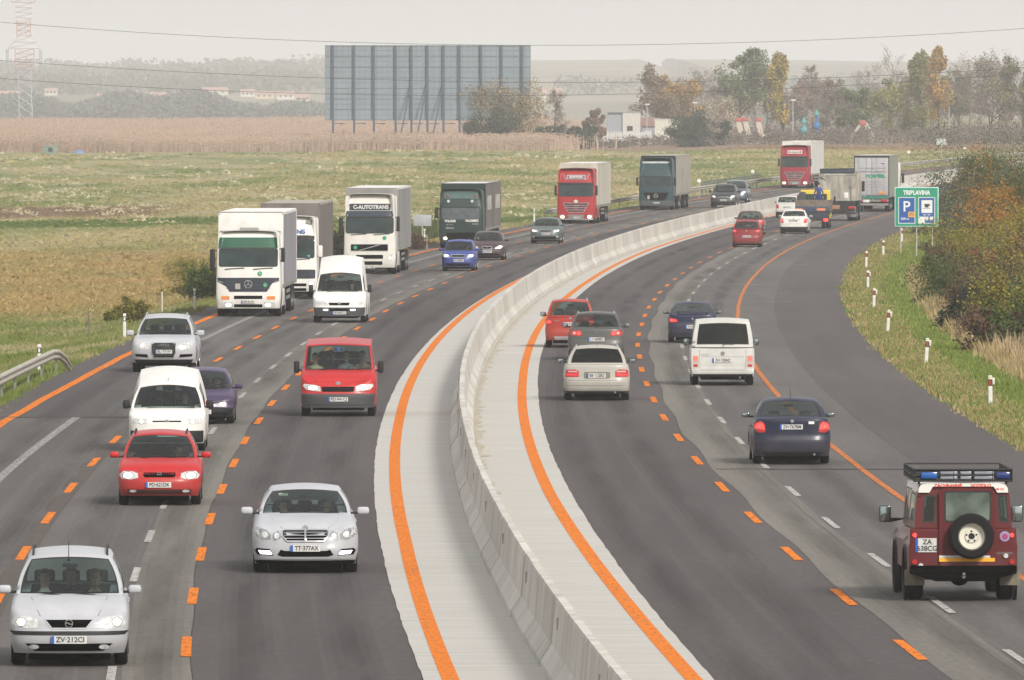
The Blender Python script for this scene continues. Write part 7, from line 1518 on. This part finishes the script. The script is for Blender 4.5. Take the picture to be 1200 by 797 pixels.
# ------------------------------------------------------------------ buildings and things behind the field
M_bw=mat('render_white',(.52,.50,.46),rough=.85); M_bsh=mat('render_grey',(.30,.32,.35),rough=.85); M_rf=mat('roof_tile_orange',(.42,.24,.18),rough=.85,var=.2); M_rfb=mat('roof_brown',(.22,.12,.10),rough=.85)
Y=1800; s_=FPX/Y; x=at(731,Y); z=hZ(x,Y); e=empty('flat_roofed_building',(x,Y,z),0,'white and grey flat-roofed building behind the white picket fence','building'); zt=CAMH-(132-HORY)/s_-z
mb=MB(); mb.box(-.2,2.6,0,6,-.5,zt,0); mb.build('wall',M_bw,e); mb=MB(); mb.box(-2.5,-.2,.3,6,-.5,zt,0); mb.build('side_wing',M_bsh,e); mb=MB(); mb.box(-2.6,2.7,-.1,6.1,zt,zt+.15); mb.build('roof',M_bsh,e); mb=MB(); mb.box(.5,1.4,-.03,0,zt-2.9,zt-2.1); mb.build('window',M_ink,e)
x=at(790,1780); z=hZ(x,1780); e=empty('white_container',(x,1780,z),0,'long ribbed white container shed behind the dark bush, left of the slanted posts','container'); mb=MB()
for i in range(24): mb.box(-3.0+i*.25,-3.0+i*.25+.25,(.04 if i%2 else 0),3,-.5,3.6)
mb.build('wall',mat('container_white',(.58,.56,.49),rough=.6),e); mb=MB(); mb.box(-3.1,3.1,-.05,3.05,3.6,3.75); mb.build('roof',M_bw,e)
x=at(762,1790); e=empty('brick_shed',(x,1790,hZ(x,1790)),0,'low brownish-red shed roof between the flat-roofed building and the container','building'); mb=MB(); mb.box(-1.3,1.3,0,4,-.5,2.7); mb.build('wall',M_bsh,e); mb=MB(); mb.add([(-1.5,-.3,2.6),(1.5,-.3,2.6),(1.5,2,3.9),(-1.5,2,3.9),(-1.5,4.3,2.6),(1.5,4.3,2.6)],[(0,1,2,3),(3,2,5,4),(0,3,4),(1,5,2)]); mb.build('roof',M_rfb,e)
e=empty('picket_fence',(at(700,1740),1740,hZ(at(700,1740),1740)),0,'long white concrete picket fence in front of the flat-roofed building','fence'); mb=MB(); x=at(632,1740)-e.location.x
while x<at(762,1740)-e.location.x:
    h=2.2+random.uniform(-.15,.15); mb.add([(x,0,-.3),(x+.26,0,-.3),(x+.26,0,h-.2),(x+.13,0,h),(x,0,h-.2),(x,.08,-.3),(x+.26,.08,-.3),(x+.26,.08,h-.2),(x+.13,.08,h),(x,.08,h-.2)],[(0,1,2,3,4),(9,8,7,6,5),(1,6,7,2),(2,7,8,3),(3,8,9,4),(4,9,5,0)]); x+=.34
mb.build('pickets',mat('fence_white',(.55,.55,.53)),e)
for k,(px,Y) in enumerate(((868,1740),(876,1745),(891,1735))):
    x=at(px,Y); e=empty('slanted_post',(x,Y,hZ(x,Y)),0,['left of the two close together','right of the two close together','standing apart on the right'][k]+', tall pale slanted post with a red cap','sculpture','red-capped slanted posts'); mb=MB()
    b=[(-.45,0),(-.25,1.2),(-.75+.0,3.3)]; 
    ps=[(1.4,-.2),(.55,.7),(0,2.0),(-.35,3.4)]; wd=[.55,.5,.42,.38]
    vs=[]; 
    for (xx,zz),w_ in zip(ps,wd): vs+=[(xx-w_,-.3,zz),(xx+w_,-.3,zz),(xx+w_,.3,zz),(xx-w_,.3,zz)]
    fs=[(4*i+j,4*i+(j+1)%4,4*i+4+(j+1)%4,4*i+4+j) for i in range(3) for j in range(4)]+[(12,13,14,15)]; mb.add(vs,fs); mb.build('column',mat('sculpture_cream',(.50,.44,.36)),e); mb=MB(); mb.rbox(-.85,.12,-.4,.4,3.35,3.95,.15); mb.build('cap',mat('sculpture_red',(.42,.08,.07)),e)
x=at(1010,1740); e=empty('climbing_equipment',(x,1740,hZ(x,1740)),0,'white and red slanting play frame under the low green tree','play equipment'); mb=MB(); mb.tube((-2.2,0,.6),(0,0,3.3),.2); mb.tube((1.6,0,.4),(.2,0,3.3),.2); mb.tube((2.1,0,.6),(.6,0,3.3),.2); mb.build('white_beams',mat('beam_cream',(.5,.47,.36)),e); mb=MB(); mb.rbox(-.4,.6,-.3,.3,2.9,3.7,.15); mb.build('red_top',mat('sculpture_red',(.42,.08,.07)),e)
for px,hh,c,l in ((957,4.4,(.03,.14,.36),'taller blue play tower above the crimson lorry'),(942,3.2,(.06,.30,.32),'turquoise play tower left of the blue one')):
    x=at(px,1760); e=empty('play_tower',(x,1760,hZ(x,1760)),0,l,'play equipment'); mb=MB(); mb.tube((0,0,0),(0,0,hh),.22); mb.ball((0,0,hh*.62),.6,.5,.6); mb.build('tower',mat('play_'+str(px),c),e); mb=MB(); mb.lathe([(0,.45),(.9,.01)],(0,0,hh),axis='z',n=10); mb.build('pointed_cap',mat('play_teal',(.05,.3,.28)),e)
for px,ty,Y,l in ((758,123,1760,'left one in front of the flat-roofed building'),(814,121,1780,'second one at the right end of the container'),(929,118,1780,'third one above the crimson lorry'),(1157-45,114,1900,'one right of the orange poplar'),(1070,120,1900,'one left of the twin poplars')):
    x=at(px,Y); z=hZ(x,Y); h=CAMH-(ty-HORY)/FPX*Y-z; e=empty('street_lamp',(x,Y,z),0,'grey street lamp behind the field, '+l,'street lamp','street lamps behind the field'); mb=MB(); mb.tube((0,0,0),(0,0,h),.09,.06); mb.build('pole',M_pg,e); mb=MB(); mb.rbox(-.35,.45,-.15,.15,h-.05,h+.18,.06); mb.build('lamp_head',mat('lamp_pale',(.6,.6,.6)),e)
# field things at the left
x=at(59.5,1540); e=empty('green_hut',(x,1540,hZ(x,1540)),0,'small grey-green hut in front of the maize at the far left','hut'); mb=MB(); mb.rbox(-.9,.9,-.6,.6,-.2,1.05,.05); mb.build('wall',mat('hut_green',(.17,.24,.2)),e); mb=MB(); mb.box(-1.0,1.0,-.7,.7,1.05,1.15); mb.build('roof',mat('hut_roof',(.28,.36,.33)),e); mb=MB(); mb.box(-.3,.3,-.62,-.6,.3,.85); mb.build('window',M_ink,e)
x=at(93,1545); mb=MB(); mb.rbox(x-.8,x+.8,1544,1545.4,hZ(x,1545)-.1,hZ(x,1545)+.35,.15); mb.rbox(x-.35,x+.4,1544.2,1545.2,hZ(x,1545)+.2,hZ(x,1545)+.55,.1); tag(mb.build('blue_bundle',mat('bundle_blue',(.14,.22,.42))),'blue covered bundle lying right of the grey-green hut','bundle')
# village houses on the slope
hs=[(10,112,3400,26,.9),(22,121,3300,16,.6),(95,106,3600,14,.8),(185,112,3350,20,.8),(252,104,3500,30,1),(268,98,3800,18,.8),(290,108,3450,16,.7),(310,110,3400,22,.8),(335,112,3380,20,.8),(352,118,3300,12,.6),(652,103,3300,12,1.3),(638,104,3310,4,1.4),(358,120,3320,9,.5),(120,118,3300,12,.5),(60,110,3500,14,.6)]
loc=['at the far left edge','beside the pylon foot','half hidden in the far wood above the hut','in the middle of the far wood','with the widest red roof left of the billboard','highest on the slope left of the billboard','small one below the widest red roof','right of the widest red roof','with pale gable left of the billboard','small yellowish one nearest the billboard','with bright gable right of the billboard','narrow pale tower house right of the billboard','tiny one at the billboard edge','small one right of the pylon','just right of the pylon']
for (px,ty,Y,wpx,k),l in zip(hs,loc):
    Y=Y*1.68
    x=at(px,Y); z=hZ(x,Y); zt=CAMH-(ty-HORY)/FPX*Y; w_=wpx/FPX*Y/2; H_=max(4,zt-z); e=empty('village_house',(x,Y,z),0,'distant village house '+l,'house','red-roofed village houses on the far slope'); wall=H_*.62
    mb=MB(); mb.box(-w_,w_,0,8,-3,wall); mb.add([(w_-.01,0,wall),(w_-.01,8,wall),(w_-.01,4,H_)],[(0,1,2)]); mb.add([(-w_+.01,0,wall),(-w_+.01,8,wall),(-w_+.01,4,H_)],[(0,2,1)]); mb.build('wall',mat('house_wall_%d'%(px%3),[(.6,.56,.5),(.62,.5,.3),(.66,.63,.58)][px%3]),e)
    mb=MB(); mb.add([(-w_-.4,-.5,wall-.2),(w_+.4,-.5,wall-.2),(w_+.4,4,H_),(-w_-.4,4,H_),(-w_-.4,8.5,wall-.2),(w_+.4,8.5,wall-.2)],[(0,1,2,3),(3,2,5,4)]); mb.build('roof',M_rf,e)
    if wpx>8: mb=MB(); [mb.box(a-.5,a+.5,-.05,0,wall*.45,wall*.45+1.3) for a in np.linspace(-w_*.6,w_*.6,3)]; mb.build('window',M_ink,e)
# ------------------------------------------------------------------ the air
mb=MB(); mb.box(-3700,3700,-950,9750,-9.5,48); hz=mb.build('haze',None or mat('haze_surface_unused',(1,1,1)))
m=bpy.data.materials.new('haze_air'); m.use_nodes=True; n=m.node_tree.nodes; l=m.node_tree.links; n.clear(); o=n.new('ShaderNodeOutputMaterial'); v=n.new('ShaderNodeVolumePrincipled')
v.inputs['Color'].default_value=(.955,.965,.985,1); v.inputs['Density'].default_value=HAZE_DENSITY; v.inputs['Anisotropy'].default_value=0.0; l.new(v.outputs[0],o.inputs['Volume']); hz.data.materials.clear(); hz.data.materials.append(m); tag(hz,kind='stuff')
